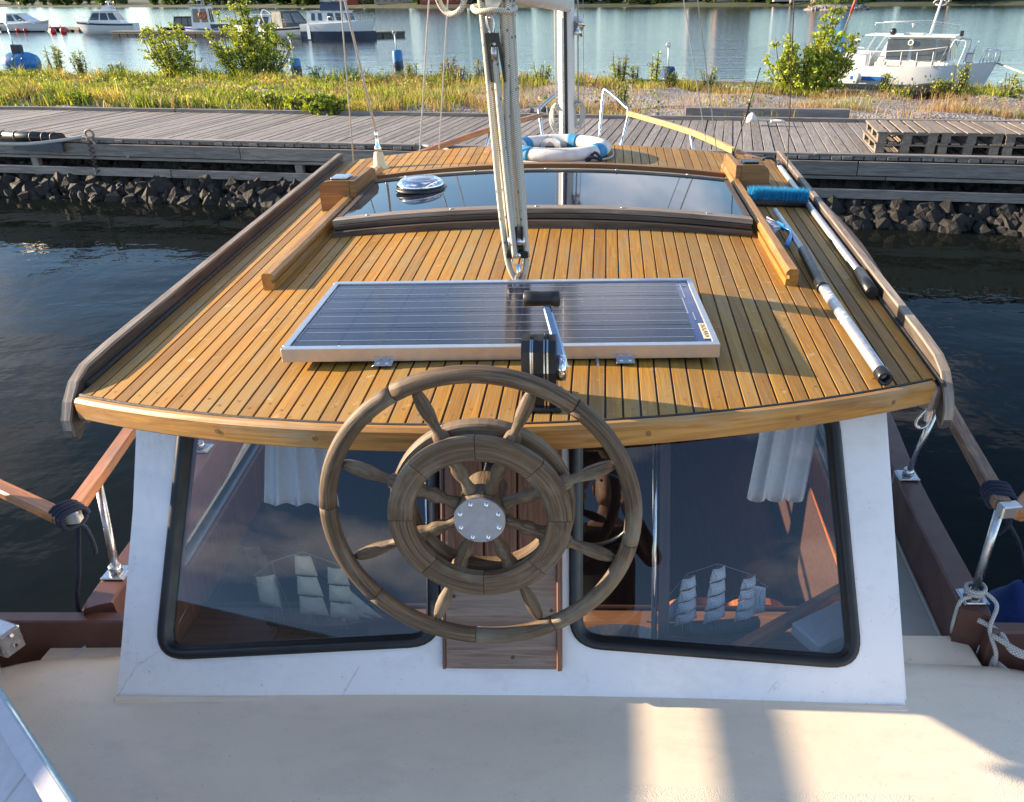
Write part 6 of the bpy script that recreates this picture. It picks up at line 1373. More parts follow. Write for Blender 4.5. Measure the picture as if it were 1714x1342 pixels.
# chromed chock with white lines at the port edge of the picture
ck = at_z(8, 1060, 1.17); cko = thing('mooring_chock', 'steel mooring chock with white line on the port bulwark, at the left edge', 'mooring chock', ck)
part('chock_plate', MB().box(ck + Vector((-0.01, 0, -0.02)), (0.09, 0.07, 0.085), Matrix.Rotation(rad(-20), 3, 'Z'), 0.008), 'steel', cko)
for dz in (-0.03, 0.01): part('chock_bolt', MB().lathe([(0.008, 0), (0.006, 0.005)], 12, Matrix.Translation(ck + Vector((0.035, -0.02, dz))) @ Matrix.Rotation(rad(75), 4, 'Y')), 'chrome', cko)
part('white_line', MB().tube(catmull([ck + Vector((-0.06, -0.03, 0.03)), ck + Vector((-0.03, -0.055, 0.0)), ck + Vector((-0.01, -0.06, -0.05)), ck + Vector((-0.012, -0.06, -0.11))], 5), 0.007, 8, turn=True).tube(catmull([ck + Vector((-0.07, -0.03, 0.02)), ck + Vector((-0.045, -0.06, -0.01)), ck + Vector((-0.03, -0.065, -0.06)), ck + Vector((-0.028, -0.06, -0.11))], 5), 0.007, 8, turn=True), 'rope_plain', cko)
# --- canvas board at the lower left, running aft along the port side
A_, B_ = at_z(-6, 1150, 1.45), at_z(122, 1345, 1.45); dA = (B_ - A_); dirA = dA.normalized(); A2, B2 = A_ - dirA * 0.55, B_ + dirA * 0.5
nA = Vector((dirA.y, -dirA.x, 0)); nA = nA if nA.x < 0 else -nA
brd = thing('canvas_dodger', 'off white canvas dodger board with pale blue piping at the lower left', 'dodger', (A2 + B2) / 2 + Vector((0, 0, -0.38)))
for k in range(9):
    s0, s1 = k / 9, (k + 1) / 9 - 0.006; a, b = A2.lerp(B2, s0), A2.lerp(B2, s1); dwn = nA * 0.42 + Vector((0, 0, -0.30))
    part('canvas_panel', MB().plate([(0, 0), (1, 0), (1, 1), (0, 1)], [], lambda u, v: a.lerp(b, u) + dwn * v, lambda u, v: a.lerp(b, u) + dwn * v + Vector((0.004 * (k % 2) + 0.006, 0, -0.006))), 'canvas', brd)
part('top_hem', MB().bar(A2 + nA * 0.02 + Vector((0, 0, 0.001)), B2 + nA * 0.02 + Vector((0, 0, 0.001)), 0.036, 0.012, (0, 0, 1), 0.003), 'canvas', brd)
part('piping', MB().tube([A2, B2], 0.008, 8), 'cloth_edge', brd)
# --- unseen cloth and rail added off the port quarter to shade the deck
wc_ = thing('shade_screen', 'pale canvas screen with rail, out of view to port, added to shade the deck', 'shade screen', (-2.33, 0.3, 1.1))
part('cloth', MB().loft([[Vector((-2.33 + 0.012 * math.sin(y * 9), y, z)) for z in (1.13, 1.3, 1.60, 1.79)] + [Vector((-2.338 + 0.012 * math.sin(y * 9), y, z)) for z in (1.79, 1.6, 1.3, 1.13)] for y in np.linspace(-1.5, 2.15, 30)], True, True), 'canvas', wc_)
part('shade_bar', MB().tube([(-2.33, -1.5, 1.80), (-2.33, 2.15, 1.80)], 0.014, 8), 'steel', wc_)
part('shade_rail', MB().bar((-2.35, -1.5, 1.92), (-2.33, 2.2, 1.90), 0.055, 0.050, (0, 0, 1), 0.006), 'rail_wood', wc_)
for y in (-1.4, -0.4, 0.6, 1.6): part('shade_post', MB().tube([(-2.34, y, 1.10), (-2.34, y, 1.90)], 0.014, 10), 'steel', wc_)

# --- pier things: mooring, fender, pallets
def pallet_proto():
    r = thing('pallet', 'grey wooden pallet', 'pallet', (0, 0, 0), 0, 'pallets stacked on the pier')
    for x in (-0.345, -0.175, 0.0, 0.175, 0.345): part('top_board', MB().box((x, 0, 0.133), (0.145 if abs(x) != 0.175 else 0.115, 1.2, 0.022), None, 0.003), 'pallet_wood', r, local=True)
    for y in (-0.53, 0, 0.53): part('cross_board', MB().box((0, y, 0.111), (0.8, 0.13, 0.022), None, 0.003), 'pallet_wood', r, local=True)
    for x in (-0.335, 0, 0.335):
        part('bottom_board', MB().box((x, 0, 0.011), (0.12, 1.2, 0.022), None, 0.003), 'pallet_wood', r, local=True)
        for y in (-0.53, 0, 0.53): part('block', MB().box((x, y, 0.061), (0.12, 0.13, 0.078), None, 0.003), 'pallet_wood', r, local=True)
    return r
pp = pallet_proto(); q = at_z(1461, 257, 0.90); first = True
names_ = {(0, 0): 'grey wooden pallet at the left end of the row, lower one', (0, 1): 'grey wooden pallet at the left end of the row, upper one with sunlit side', (1, 0): 'grey wooden pallet second from the left, under another', (1, 1): 'grey wooden pallet second from the left, lying on top',
          (2, 0): 'grey wooden pallet third from the left, under another', (2, 1): 'grey wooden pallet third from the left, lying on top', (3, 0): 'grey wooden pallet cut by the right edge of the photo, lower', (3, 1): 'grey wooden pallet cut by the right edge of the photo, upper'}
for (i, k), lb_ in names_.items():
    o = pp if first else copy_tree(pp); first = False; p = Vector((q.x, q.y, 0.905 + 0.145 * k)) + PX_ * (0.42 + 0.835 * i + (0.02 * k)) + PN_ * (0.63 + 0.02 * k * (i % 2)); o.location = p; o.rotation_euler = (0, 0, pier_rz + random.uniform(-0.012, 0.012)); o['label'] = lb_
# iron mooring ring with line at the left, tyre-like tube fender
r0 = at_z(150, 226, 0.97)
mr = thing('mooring_ring', 'rusty mooring ring on the pier edge holding a white line', 'mooring ring', Vector((r0.x, r0.y, 0.93)))
part('ring', MB().tube([Vector((r0.x, r0.y, 0.985)) + PX_ * 0.075 * math.cos(a) + Vector((0, 0, 0.065 * math.sin(a))) for a in np.linspace(0, 6.283, 16, endpoint=False)], 0.018, 8, closed=True), 'board_wood', mr)
part('shackle', MB().box(r0 + Vector((0, 0, -0.05)), (0.10, 0.09, 0.06), None, 0.01), 'board_wood', mr)
mb = MB(); sp = [Vector((r0.x + 0.02 + 0.035 * math.cos(i * 0.9), r0.y - 0.10 + 0.02 * math.sin(i * 0.9), 0.86 - i * 0.0105)) for i in range(48)]; mb.tube(sp, 0.009, 6); part('spring', mb, 'dark_wood', mr)
ml = [r0 + Vector((-0.10, -0.06, -0.02)), at_z(100, 235, 0.93), at_z(40, 241, 0.98), at_z(-30, 240, 1.05)]
single('mooring_line', MB().tube(catmull(ml, 8), 0.026, 10, turn=True).tube(catmull([r0 + Vector((0.05, -0.1, -0.05)), at_z(175, 252, 0.72), at_z(205, 264, 0.55), at_y(215, 262, r0.y - 0.3)], 6), 0.010, 8, turn=True), 'rope_plain', 'thick white mooring line tied to the ring at the left of the pier', 'rope', r0)
t0, t1 = at_z(-20, 226, 0.93), at_z(103, 231, 0.93); tf = thing('tube_fender', 'black rubber tube fender fastened along the left pier edge', 'fender', (t0 + t1) / 2)
part('tube', MB().tube([t0, t1], 0.085, 14), 'black_rubber', tf)
for t in (0.22, 0.40, 0.62, 0.78, 0.9): part('strap', MB().tube([t0.lerp(t1, t), t0.lerp(t1, t + 0.012)], 0.091, 14), 'dark_wood', tf)
part('skirt', MB().bar(t0 + Vector((0, -0.03, -0.13)), t1 + Vector((0, -0.03, -0.13)), 0.02, 0.17, (0, 0, 1), 0.005), 'navy_paint', tf)
# rag with pale rope behind the pier, cleat line near the yacht's bow
rg = at_z(1258, 203, 0.97); single('old_rag', MB().loft([[rg + Vector((0.10 * math.cos(a) * s_, 0.08 * math.sin(a) * s_, z + 0.02 * math.sin(3 * a))) for a in np.linspace(0, 6.283, 14, endpoint=False)] for s_, z in ((1, 0), (0.9, 0.05), (0.5, 0.10), (0.12, 0.13))]).tube(catmull([rg + Vector((0.08, 0, 0.03)), rg + Vector((0.3, -0.02, 0.02)), rg + Vector((0.52, -0.12, 0.01)), rg + Vector((0.30, -0.10, 0.01))], 6), 0.025, 8), 'life_white', 'pale rag and rope end lying at the back edge of the pier', 'rag', rg)
cl0 = at_z(705, 243, 0.93); single('bow_line', MB().tube(catmull([cl0 + Vector((-0.10, 0, 0.03)), cl0, cl0 + Vector((0.15, -0.1, 0.0)), cl0 + Vector((0.3, -0.2, 0.02)), Vector((-1.0, 8.0, 1.4))], 6), 0.02, 8, turn=True), 'rope_plain', 'white bow line made fast on the pier left of the shrouds', 'rope', cl0)
# ================================================================== MARINA
def hull_parts(root, L, B, H, mat, boot=None, bow=1.35, stripe=None, trans=0.85):
    rings = []; top = []
    for t in np.linspace(0, 1, 15):
        x = (t - 0.5) * L; b = B / 2 * (trans + (1 - trans) * math.sin(math.pi / 2 * min(1, t / 0.45))) * (1 if t < 0.45 else max(0.02, 1 - ((t - 0.45) / 0.55) ** 2.2)); z = H * (1 + (bow - 1) * t * t); k = 0.9 if t < 0.9 else 0.6
        dx = 0.0 if t < 0.5 else -0.10 * L * ((t - 0.5) / 0.5) ** 2
        rings.append([Vector((x, -b, z)), Vector((x + dx * 0.5, -b * 0.93, H * 0.45)), Vector((x + dx, -b * 0.80 * k, -0.05)), Vector((x + dx * 1.2, 0, -0.35)), Vector((x + dx, b * 0.80 * k, -0.05)), Vector((x + dx * 0.5, b * 0.93, H * 0.45)), Vector((x, b, z))])
        top.append((x, b, z))
    part('hull', MB().loft(rings, False, False).loft([[r[0] for r in rings], [r[-1] for r in rings]], False, False), mat, root, local=True)
    part('transom', MB().add(rings[0], [tuple(range(7))]), mat, root, local=True)
    dk = MB(); dk.loft([[Vector((x, -b * 0.97, z - 0.05)), Vector((x, 0, z - 0.02)), Vector((x, b * 0.97, z - 0.05))] for x, b, z in top], False, False); part('deck', dk, 'white_paint_far', root, local=True)
    if stripe or boot:
        for nm, m_, f0, f1 in ((('rub_strake', stripe, 0.80, 0.92),) if stripe else ()) + ((('boot_stripe', boot, 0.05, 0.20),) if boot else ()):
            for s in (0, 1):
                rr = []
                for r in rings:
                    a, b = (r[1], r[0]) if s == 0 else (r[5], r[6]); c = r[2] if s == 0 else r[4]
                    def at(f): q = (c.lerp(a, f / 0.5) if f < 0.5 else a.lerp(b, (f - 0.5) / 0.5)); q = q.copy(); q.y *= 1.012; q.y += (-0.008 if s == 0 else 0.008); return q
                    rr.append([at(f0), at(f1)])
                part(nm, MB().loft(rr, False, False), m_, root, local=True)
    return top
def cabin(root, x0, x1, w0, w1, z0, z1, sf, sb, mat='white_paint_far', wins=(), glass='dark_glass', front=True, roofmat=None, over=0.12, name='cabin'):
    """tapered deckhouse: sf/sb slope of front and back faces; wins = (u0,u1) spans along each side"""
    B_ = [(x0, w0), (x1, w0 * 0.9)]; T_ = [(x0 + sb, w1), (x1 - sf, w1 * 0.88)]
    lo = [Vector((x0, -w0, z0)), Vector((x1, -w0 * 0.9, z0)), Vector((x1, w0 * 0.9, z0)), Vector((x0, w0, z0))]; hi = [Vector((x0 + sb, -w1, z1)), Vector((x1 - sf, -w1 * 0.88, z1)), Vector((x1 - sf, w1 * 0.88, z1)), Vector((x0 + sb, w1, z1))]
    c = part(name, MB().loft([lo, hi], True, True, False), mat, root, local=True)
    def quad(i, j, u0, u1, v0=0.28, v1=0.88, nm='window'):
        P = lambda u, v: lo[i].lerp(lo[j], u).lerp(hi[i].lerp(hi[j], u), v); n = (P(1, 0) - P(0, 0)).cross(P(0, 1) - P(0, 0)).normalized(); cen = (lo[0] + lo[2]) / 2
        if n.dot(P(0.5, 0.5) - (cen + Vector((0, 0, (z1 - z0) / 2)))) < 0: n = -n
        r = roundpoly([(u0, v0), (u1, v0), (u1, v1), (u0, v1)], 0.04, 2)
        part(nm, MB().plate(r, [], lambda u, v: P(u, v) + n * 0.014, lambda u, v: P(u, v) + n * 0.002), glass, c, local=True)
    for u0, u1 in wins: quad(0, 1, u0, u1); quad(3, 2, u0, u1)
    if front:
        for u0, u1 in ((0.04, 0.33), (0.36, 0.64), (0.67, 0.96)): quad(1, 2, u0, u1, nm='windscreen')
    quad(3, 0, 0.1, 0.45); quad(3, 0, 0.55, 0.9)
    if roofmat: part('roof', MB().loft([[p + Vector((sx * over, sy * over, 0.0)) for p, sx, sy in zip(hi, (-1, 1, 1, -1), (-1, -1, 1, 1))], [p + Vector((sx * over, sy * over, 0.06)) for p, sx, sy in zip(hi, (-1, 1, 1, -1), (-1, -1, 1, 1))]], True, True, False), roofmat, root, local=True)
    return c
def rails(root, top, t0, h=0.45, n=5, mat='steel', r=0.014):
    pts = [p for p in top if p[0] > (t0 - 0.5) * (top[-1][0] - top[0][0])]
    for s in (-1, 1):
        part('rail', MB().tube([Vector((x, s * b * 0.95, z + h)) for x, b, z in pts], r, 5), mat, root, local=True)
        for k in range(n): x, b, z = pts[int(k * (len(pts) - 1) / max(1, n - 1))]; part('rail_post', MB().tube([(x, s * b * 0.95, z - 0.04), (x, s * b * 0.95, z + h)], r, 5), mat, root, local=True)
def ball(root, p, r, mat, name='fender'): part(name, MB().lathe([(0.001, -r * 1.3), (r * 0.7, -r), (r, 0), (r * 0.8, r * 0.8), (0.03, r * 1.3)], 10, Matrix.Translation(p)), mat, root, local=True)
def wl(px, py): return at_z(px, py, 0)
def boat(name, label, px, py, rz):
    p = wl(px, py); o = thing(name, label, 'boat', (p.x, p.y, 0), rad(rz), None); o.scale = (0.76, 0.76, 0.76); return o
# 1: leftmost white cruiser, bow to the right
b = boat('cabin_cruiser', 'white cabin cruiser farthest left in the marina, bow to the right, red fenders', 48, 53, -10)
t = hull_parts(b, 8.0, 2.7, 1.05, 'white_hull', 'navy_paint', 1.5, 'alu'); cabin(b, -2.6, 2.4, 1.12, 0.85, 1.1, 2.45, 2.6, 0.3, wins=((0.08, 0.38), (0.50, 0.82)), front=False, roofmat='white_paint_far'); rails(b, t, 0.45)
ball(b, (-3.9, -1.3, 0.5), 0.28, 'red_plastic'); ball(b, (-0.6, -1.38, 0.25), 0.22, 'red_plastic'); ball(b, (0.7, -1.36, 0.25), 0.22, 'red_plastic')
part('outboard', MB().box((-4.3, 0, 0.9), (0.4, 0.4, 0.7), None, 0.05), 'black_paint', b, local=True)
# 2: white cruiser with bow to the left
b = boat('cabin_cruiser', 'white cruiser with raked bow to the left and radar arch, second from left', 182, 57, 188)
t = hull_parts(b, 7.6, 2.8, 1.35, 'white_hull', None, 1.3, 'navy_paint'); cabin(b, -2.4, 2.0, 1.2, 0.98, 1.35, 2.75, 0.9, 0.8, wins=((0.05, 0.30), (0.34, 0.62), (0.66, 0.95)), roofmat='white_paint_far'); rails(b, t, 0.5)
cabin(b, -1.4, 0.2, 0.9, 0.7, 2.81, 3.45, 0.5, 0.2, wins=(), front=False, name='flybridge'); part('radar', MB().lathe([(0.3, 0), (0.32, 0.12), (0.1, 0.22)], 14, Matrix.Translation((-0.9, 0, 3.8))), 'white_paint_far', b, local=True)
part('radar_mast', MB().tube([(-0.9, 0, 3.4), (-0.9, 0, 3.8)], 0.06, 6), 'white_paint_far', b, local=True); part('whip_aerial', MB().tube([(-1.3, 0.4, 3.4), (-1.6, 0.4, 5.6)], 0.02, 4), 'white_paint_far', b, local=True)
# 3: small dark cabin boat
b = boat('cabin_boat', 'small dark wheelhouse boat with pale windows moored behind the shrub', 310, 58, 200)
t = hull_parts(b, 5.6, 2.1, 0.75, 'black_paint', None, 1.3); cabin(b, -1.6, 1.2, 0.85, 0.78, 0.75, 2.1, 0.35, 0.1, mat='black_paint', wins=((0.08, 0.30), (0.36, 0.60), (0.66, 0.92)), glass='grey_glass', roofmat='dark_glass'); ball(b, (0.2, 1.1, 1.0), 0.2, 'orange_plastic')
# 4: wheelhouse boat with blue roof trim and orange lifebuoy
b = boat('wheelhouse_boat', 'white wheelhouse boat with blue roof trim and orange lifebuoy on its cabin', 362, 60, 188)
t = hull_parts(b, 7.4, 2.5, 0.85, 'white_hull', None, 1.3, 'blue_paint'); cabin(b, 0.1, 2.4, 1.0, 0.9, 0.85, 3.35, 0.25, 0.1, wins=((0.10, 0.45), (0.55, 0.90)), glass='grey_glass', roofmat='blue_paint')
part('lifebuoy', MB().tube([(0.9 + 0.36 * math.cos(a), 1.08, 2.3 + 0.36 * math.sin(a)) for a in np.linspace(0, 6.283, 16, endpoint=False)], 0.10, 8, closed=True), 'orange_plastic', b, local=True)
part('side_cloth', MB().box((-1.2, 1.22, 1.1), (2.6, 0.05, 0.5)), 'navy_paint', b, local=True)
for x, z in ((1.0, 5.0), (1.5, 4.6)): part('aerial', MB().tube([(x, 0, 3.4), (x, 0, z)], 0.03, 5), 'white_paint_far', b, local=True)
part('radar', MB().lathe([(0.25, 0), (0.28, 0.15), (0.1, 0.25)], 12, Matrix.Translation((1.3, 0, 3.9))), 'white_paint_far', b, local=True)
# 5: white sports cruiser half hidden
b = boat('sports_cruiser', 'white sports cruiser with swept arch, half hidden behind the tall shrub', 436, 62, 170)
t = hull_parts(b, 6.6, 2.4, 1.0, 'white_hull', 'navy_paint', 1.35, 'alu'); cabin(b, -2.0, 1.4, 1.0, 0.8, 1.0, 2.35, 1.0, -0.3, wins=((0.1, 0.45), (0.55, 0.9)), roofmat='white_paint_far')
part('arch', MB().tube(catmull([(-1.6, -1.1, 1.0), (-1.2, -1.0, 2.4), (-1.0, 0, 2.9), (-1.2, 1.0, 2.4), (-1.6, 1.1, 1.0)], 4), 0.06, 6), 'white_paint_far', b, local=True)
# 6: white cruiser with dark canopy, stern to the camera
b = boat('canopy_cruiser', 'white motor cruiser with dark canopy and black side flash, left of the navy hull', 492, 64, 48)
t = hull_parts(b, 7.0, 2.7, 1.15, 'white_hull', None, 1.3, 'black_paint'); cabin(b, -1.8, 1.8, 1.15, 0.95, 1.15, 2.75, 1.2, 0.1, mat='black_paint', wins=((0.08, 0.42), (0.50, 0.92)), glass='grey_glass', roofmat='black_paint'); rails(b, t, 0.55)
part('bathing_platform', MB().box((-3.8, 0, 0.35), (0.8, 2.2, 0.12), None, 0.03), 'white_paint_far', b, local=True)
# 7: navy and white trawler yacht
b = boat('trawler_yacht', 'white trawler yacht with navy lower hull and flybridge at the end of the floating pier', 572, 66, -12)
t = hull_parts(b, 8.2, 2.9, 1.55, 'white_hull', None, 1.25); 
rr = []
for x, bb, z in t: rr.append([Vector((x, -bb * 1.005 * 0.90, -0.05)), Vector((x, -bb * 0.965, 0.85))])
part('navy_bottom', MB().loft(rr, False, False), 'navy_paint', b, local=True); part('navy_bottom', MB().loft([[Vector((p.x, -p.y, p.z)) for p in r] for r in rr], False, False), 'navy_paint', b, local=True)
part('navy_transom', MB().box((-4.13, 0, 0.42), (0.05, 2.35, 0.85)), 'navy_paint', b, local=True)
cabin(b, -3.2, 1.5, 1.25, 1.1, 1.55, 2.75, 0.4, 0.1, wins=((0.12, 0.22), (0.30, 0.40), (0.55, 0.70), (0.76, 0.92)), roofmat='white_paint_far'); cabin(b, -1.6, 0.9, 1.0, 0.85, 2.8, 3.6, 0.4, 0.1, mat='navy_paint', wins=(), glass='grey_glass', name='flybridge'); part('bridge_top', MB().box((-0.4, 0, 3.75), (2.3, 1.7, 0.06)), 'white_paint_far', b, local=True); rails(b, t, 0.4, 0.6, 6)
part('signal_mast', MB().tube([(-0.4, 0, 3.6), (-0.4, 0, 5.4)], 0.04, 6), 'white_paint_far', b, local=True); part('boarding_ladder', MB().bar((-3.0, -1.40, 1.5), (-3.0, -1.45, 0.1), 0.35, 0.04, (0, 1, 0)), 'steel', b, local=True)
# floating piers
def floating(name, label, p0, p1, w_, n_):
    a, c = wl(*p0), wl(*p1); r = thing(name, label, 'pier', a); d = (c - a).normalized(); L = (c - a).length
    part('deck', MB().bar(a + Vector((0, 0, 0.42)), c + Vector((0, 0, 0.42)), w_, 0.10), 'pine_grey', r); part('skirt_board', MB().bar(a + Vector((0, 0, 0.30)) , c + Vector((0, 0, 0.30)), w_ * 0.96, 0.14), 'dark_wood', r)
    fm = MB().box((0, 0, 0), (1.0, w_ * 0.85, 0.5), None, 0.06).mesh('float_box', M['black_paint'])
    for k in range(n_): piece('float_box', fm, r, a + d * L * (k + 0.5) / n_ + Vector((0, 0, 0.05)) - a, math.atan2(d.y, d.x))
    return r
floating('floating_pier', 'long dark floating pier running behind the shrubs to the right', (196, 60), (520, 62), 1.5, 22)
floating('floating_pier', 'dark floating pier at the navy hulled yacht with pale floats, right end', (520, 66), (674, 61), 1.5, 8)
floating('floating_pier', 'short floating pier between the two leftmost white cruisers', (92, 52), (142, 53), 1.2, 4)
for px, lb in ((90, 'left'), (107, 'right')): 
    p = wl(px, 56); q = thing('mooring_buoy', 'small red buoy by the short floating pier, the ' + lb + ' one of two', 'buoy', (p.x, p.y, 0)); ball(q, (0, 0, 0.22), 0.32, 'red_plastic', 'float_ball'); part('buoy_stick', MB().tube([(0, 0, 0.4), (-0.25, 0, 0.9)], 0.04, 6), 'red_plastic', q, local=True)
def stick_buoy(label, px, py, r, h, mats, rod, lie=False):
    p = wl(px, py); q = thing('mooring_buoy', label, 'buoy', (p.x, p.y, 0))
    if lie:
        part('barrel', MB().lathe([(0.02, -h), (r * 0.8, -h * 0.95), (r, -h * 0.6), (r, h * 0.6), (r * 0.8, h * 0.95), (0.02, h)], 20, Matrix.Translation((0, 0, r * 0.55)) @ Matrix.Rotation(rad(90), 4, 'Y')), mats[0], q, local=True)
        for x in (-0.15, 0.45): part('hoop', MB().lathe([(r * 1.01, -0.02), (r * 1.04, 0), (r * 1.01, 0.02)], 20, Matrix.Translation((x * h, 0, r * 0.55)) @ Matrix.Rotation(rad(90), 4, 'Y'), caps=False), mats[1], q, local=True)
        part('rod_sleeve', MB().box((-0.05, 0, r * 1.75), (0.42, 0.4, 0.5), Matrix.Rotation(rad(4), 3, 'Y'), 0.05), 'buoy_dark', q, local=True); part('rod', MB().tube([(-0.15, 0, r * 1.4), (-0.2, 0, rod)], 0.02, 6), 'steel', q, local=True)
    else:
        part('drum', MB().lathe([(r * 0.55, -0.35), (r * 0.9, -0.3), (r, h * 0.1), (r, h * 0.85), (r * 0.85, h), (r * 0.3, h + 0.02)], 18), mats[0], q, local=True)
        part('drum_base', MB().lathe([(r * 0.80, -0.3), (r * 1.02, -0.05), (r * 1.03, h * 0.30), (r, h * 0.34)], 18), mats[1], q, local=True); part('rod', MB().tube([(0, 0, h * 0.8), (-0.04, 0, rod)], 0.03, 6), 'wire', q, local=True); part('rod_eye', MB().tube([(-0.04 + 0.08 * math.cos(a), 0, rod + 0.08 * math.sin(a)) for a in np.linspace(0, 6.28, 10, endpoint=False)], 0.02, 5, closed=True), 'wire', q, local=True)
    return q
stick_buoy('blue barrel buoy lying in the water at the far left of the bank', 40, 116, 0.50, 0.75, ('buoy_blue', 'buoy_dark'), 2.1, True)
stick_buoy('pale blue mooring buoy with stick right of the tall shrub', 495, 117, 0.27, 0.50, ('buoy_blue', 'buoy_dark'), 1.35)
stick_buoy('blue drum buoy with stick between the shrub and the shrouds', 667, 112, 0.24, 0.75, ('buoy_blue', 'buoy_dark'), 1.5)
stick_buoy('dark blue round buoy with stick right of the mast', 1118, 138, 0.25, 0.55, ('fender_blue', 'buoy_dark'), 1.30)
# white cabin cruiser on the right, bow to the right, nearer to the quay
o0 = wl(1530, 150); bt = thing('white_cabin_cruiser', 'large white cabin cruiser with railings and grey curtained windows behind the bank', 'boat', (o0.x + 0.35, o0.y + 1.0, -0.22), rad(-30)); bt.scale = (0.84, 0.84, 0.84)
L_ = 5.9; t = hull_parts(bt, L_, 2.4, 1.05, 'white_hull', None, 1.25)
part('blue_stripe', MB().box((-1.7, -1.165, 0.62), (1.35, 0.02, 0.14)), 'blue_paint', bt, local=True)
cabin(bt, -1.55, 1.35, 0.98, 0.86, 1.02, 2.18, 0.15, 0.45, wins=(), glass='grey_glass', roofmat='white_paint_far', over=0.16, name='deckhouse'); dh = [c for c in bt.children if c.name.startswith('deckhouse')][0]
for x0, x1 in ((-1.15, -0.30), (-0.16, 0.66), (0.78, 1.20)):
    for s in (-1, 1):
        yb = lambda z: s * (0.945 - 0.11 * (z - 1.02) / 1.16 + 0.02)
        part('side_window', MB().plate(roundpoly([(x0, 1.34), (x1, 1.34), (x1, 2.11), (x0, 2.11)], 0.05, 3), [], lambda a, z: (a, yb(z) * 1.012, z), lambda a, z: (a, yb(z), z)), 'grey_glass', dh, local=True)
part('life_ring', MB().tube([(-0.23 + 0.09 * math.cos(a), -0.96, 1.98 + 0.09 * math.sin(a)) for a in np.linspace(0, 6.28, 14, endpoint=False)], 0.03, 6, closed=True), 'life_white', dh, local=True)
for x0, x1 in ((-1.95, -1.62), (-2.25, -2.02)):
    part('aft_pillar', MB().bar((x0, -0.95, 1.0), (x1 + 0.35, -0.82, 2.2), 0.07, 0.05), 'white_paint_far', bt, local=True)
part('aft_roof', MB().box((-1.62, 0, 2.23), (0.9, 1.75, 0.05), None, 0.01), 'white_paint_far', bt, local=True)
part('aft_coaming', MB().box((-2.3, -0.02, 1.28), (1.05, 1.9, 0.55), None, 0.04), 'white_paint_far', bt, local=True)
def rl(pts, r=0.022, nm='rail', mat='white_paint_far'): part(nm, MB().tube(pts, r, 6), mat, bt, local=True)
for s in (-1, 1):
    rl([(-2.75, s * 1.10, 1.66), (-1.6, s * 1.14, 1.62), (0.2, s * 1.12, 1.72), (1.15, s * 0.98, 1.86), (0.95, s * 1.0, 1.16)])
    for x in (-2.3, -1.7, -1.1, -0.5, 0.1, 0.7): rl([(x, s * 1.13, 1.10), (x, s * 1.13, 1.64 + 0.05 * max(0, x))], 0.014, 'rail_post')
    part('rail_cloth', MB().plate([(-1.5, 1.12), (0.9, 1.18), (0.9, 1.30), (-1.5, 1.26)], [], lambda x, z: (x, s * 1.12, z), lambda x, z: (x, s * 1.115, z)), 'cream_hull', bt, local=True)
    rl(catmull([(1.15, s * 0.92, 1.15), (1.32, s * 0.90, 2.02), (1.55, s * 0.86, 2.06), (1.78, s * 0.82, 1.98), (1.62, s * 0.80, 1.15)], 4), 0.025, 'boarding_hoop')
    rl([(2.35, s * 0.55, 1.25), (2.45, s * 0.55, 1.75), (3.0, s * 0.2, 1.72), (2.98, s * 0.15, 1.30)], 0.02, 'pulpit_rail')
    for x in (2.5, 2.62, 2.74, 2.86): rl([(x, s * (0.55 - (x - 2.45) * 0.6), 1.25), (x, s * (0.55 - (x - 2.45) * 0.6), 1.73)], 0.012, 'pulpit_bar')
rl([(-1.75, -0.8, 2.25), (-1.75, -0.8, 2.68), (0.0, -0.75, 2.72), (1.3, -0.7, 2.56), (1.3, -0.7, 2.25)], 0.014, 'roof_rail', 'steel'); rl([(-1.75, 0.8, 2.25), (-1.75, 0.8, 2.68), (0.0, 0.75, 2.74), (1.3, 0.7, 2.60), (1.3, 0.7, 2.25)], 0.014, 'roof_rail', 'steel')
part('signal_mast', MB().tube([(0.28, 0, 2.2), (0.50, 0, 3.6)], [0.055, 0.04], 8), 'white_paint_far', bt, local=True); rl(catmull([(0.2, 0, 3.38), (0.30, 0.05, 3.5), (0.55, 0.1, 3.5), (0.68, 0.05, 3.38), (0.5, 0, 3.3)], 3, True), 0.02, 'mast_hoop')
part('searchlight', MB().lathe([(0.09, -0.12), (0.13, 0.0), (0.12, 0.12), (0.02, 0.14)], 14, Matrix.Translation((-1.02, -0.70, 2.37)) @ Matrix.Rotation(rad(90), 4, 'X')), 'black_paint', bt, local=True)
part('roof_hatch', MB().box((-0.25, -0.3, 2.28), (0.75, 0.6, 0.06), None, 0.01), 'cream_hull', bt, local=True); part('bow_lamp', MB().box((1.52, -0.5, 2.32), (0.14, 0.14, 0.20), None, 0.02), 'black_paint', bt, local=True)
part('anchor_winch', MB().box((1.95, -0.15, 1.42), (0.30, 0.30, 0.35), None, 0.03).box((1.95, -0.15, 1.62), (0.32, 0.32, 0.05), None, 0.01), 'alu', bt, local=True); rl([(2.0, -0.1, 1.6), (2.15, -0.1, 2.05)], 0.02, 'bow_staff')
part('horn', MB().lathe([(0.02, 0), (0.05, 0.12), (0.07, 0.14)], 10, Matrix.Translation((-0.45, 0.1, 2.5))), 'white_paint_far', bt, local=True)
ball(bt, (-2.05, -1.30, 0.62), 0.17, 'life_white'); part('stern_curtain', MB().box((-2.65, -0.6, 1.75), (0.6, 0.03, 0.75), Matrix.Rotation(rad(10), 3, 'Y')), 'canvas', bt, local=True)
part('stern_board', MB().box((-2.98, -0.7, 1.75), (0.05, 0.3, 0.8)), 'blue_paint', bt, local=True)
part('deck_rock_line', MB().tube([(2.95, 0, 1.25), (4.2, -1.2, 0.95), (5.2, -2.2, 0.8)], 0.035, 6), 'rope_plain', bt, local=True)
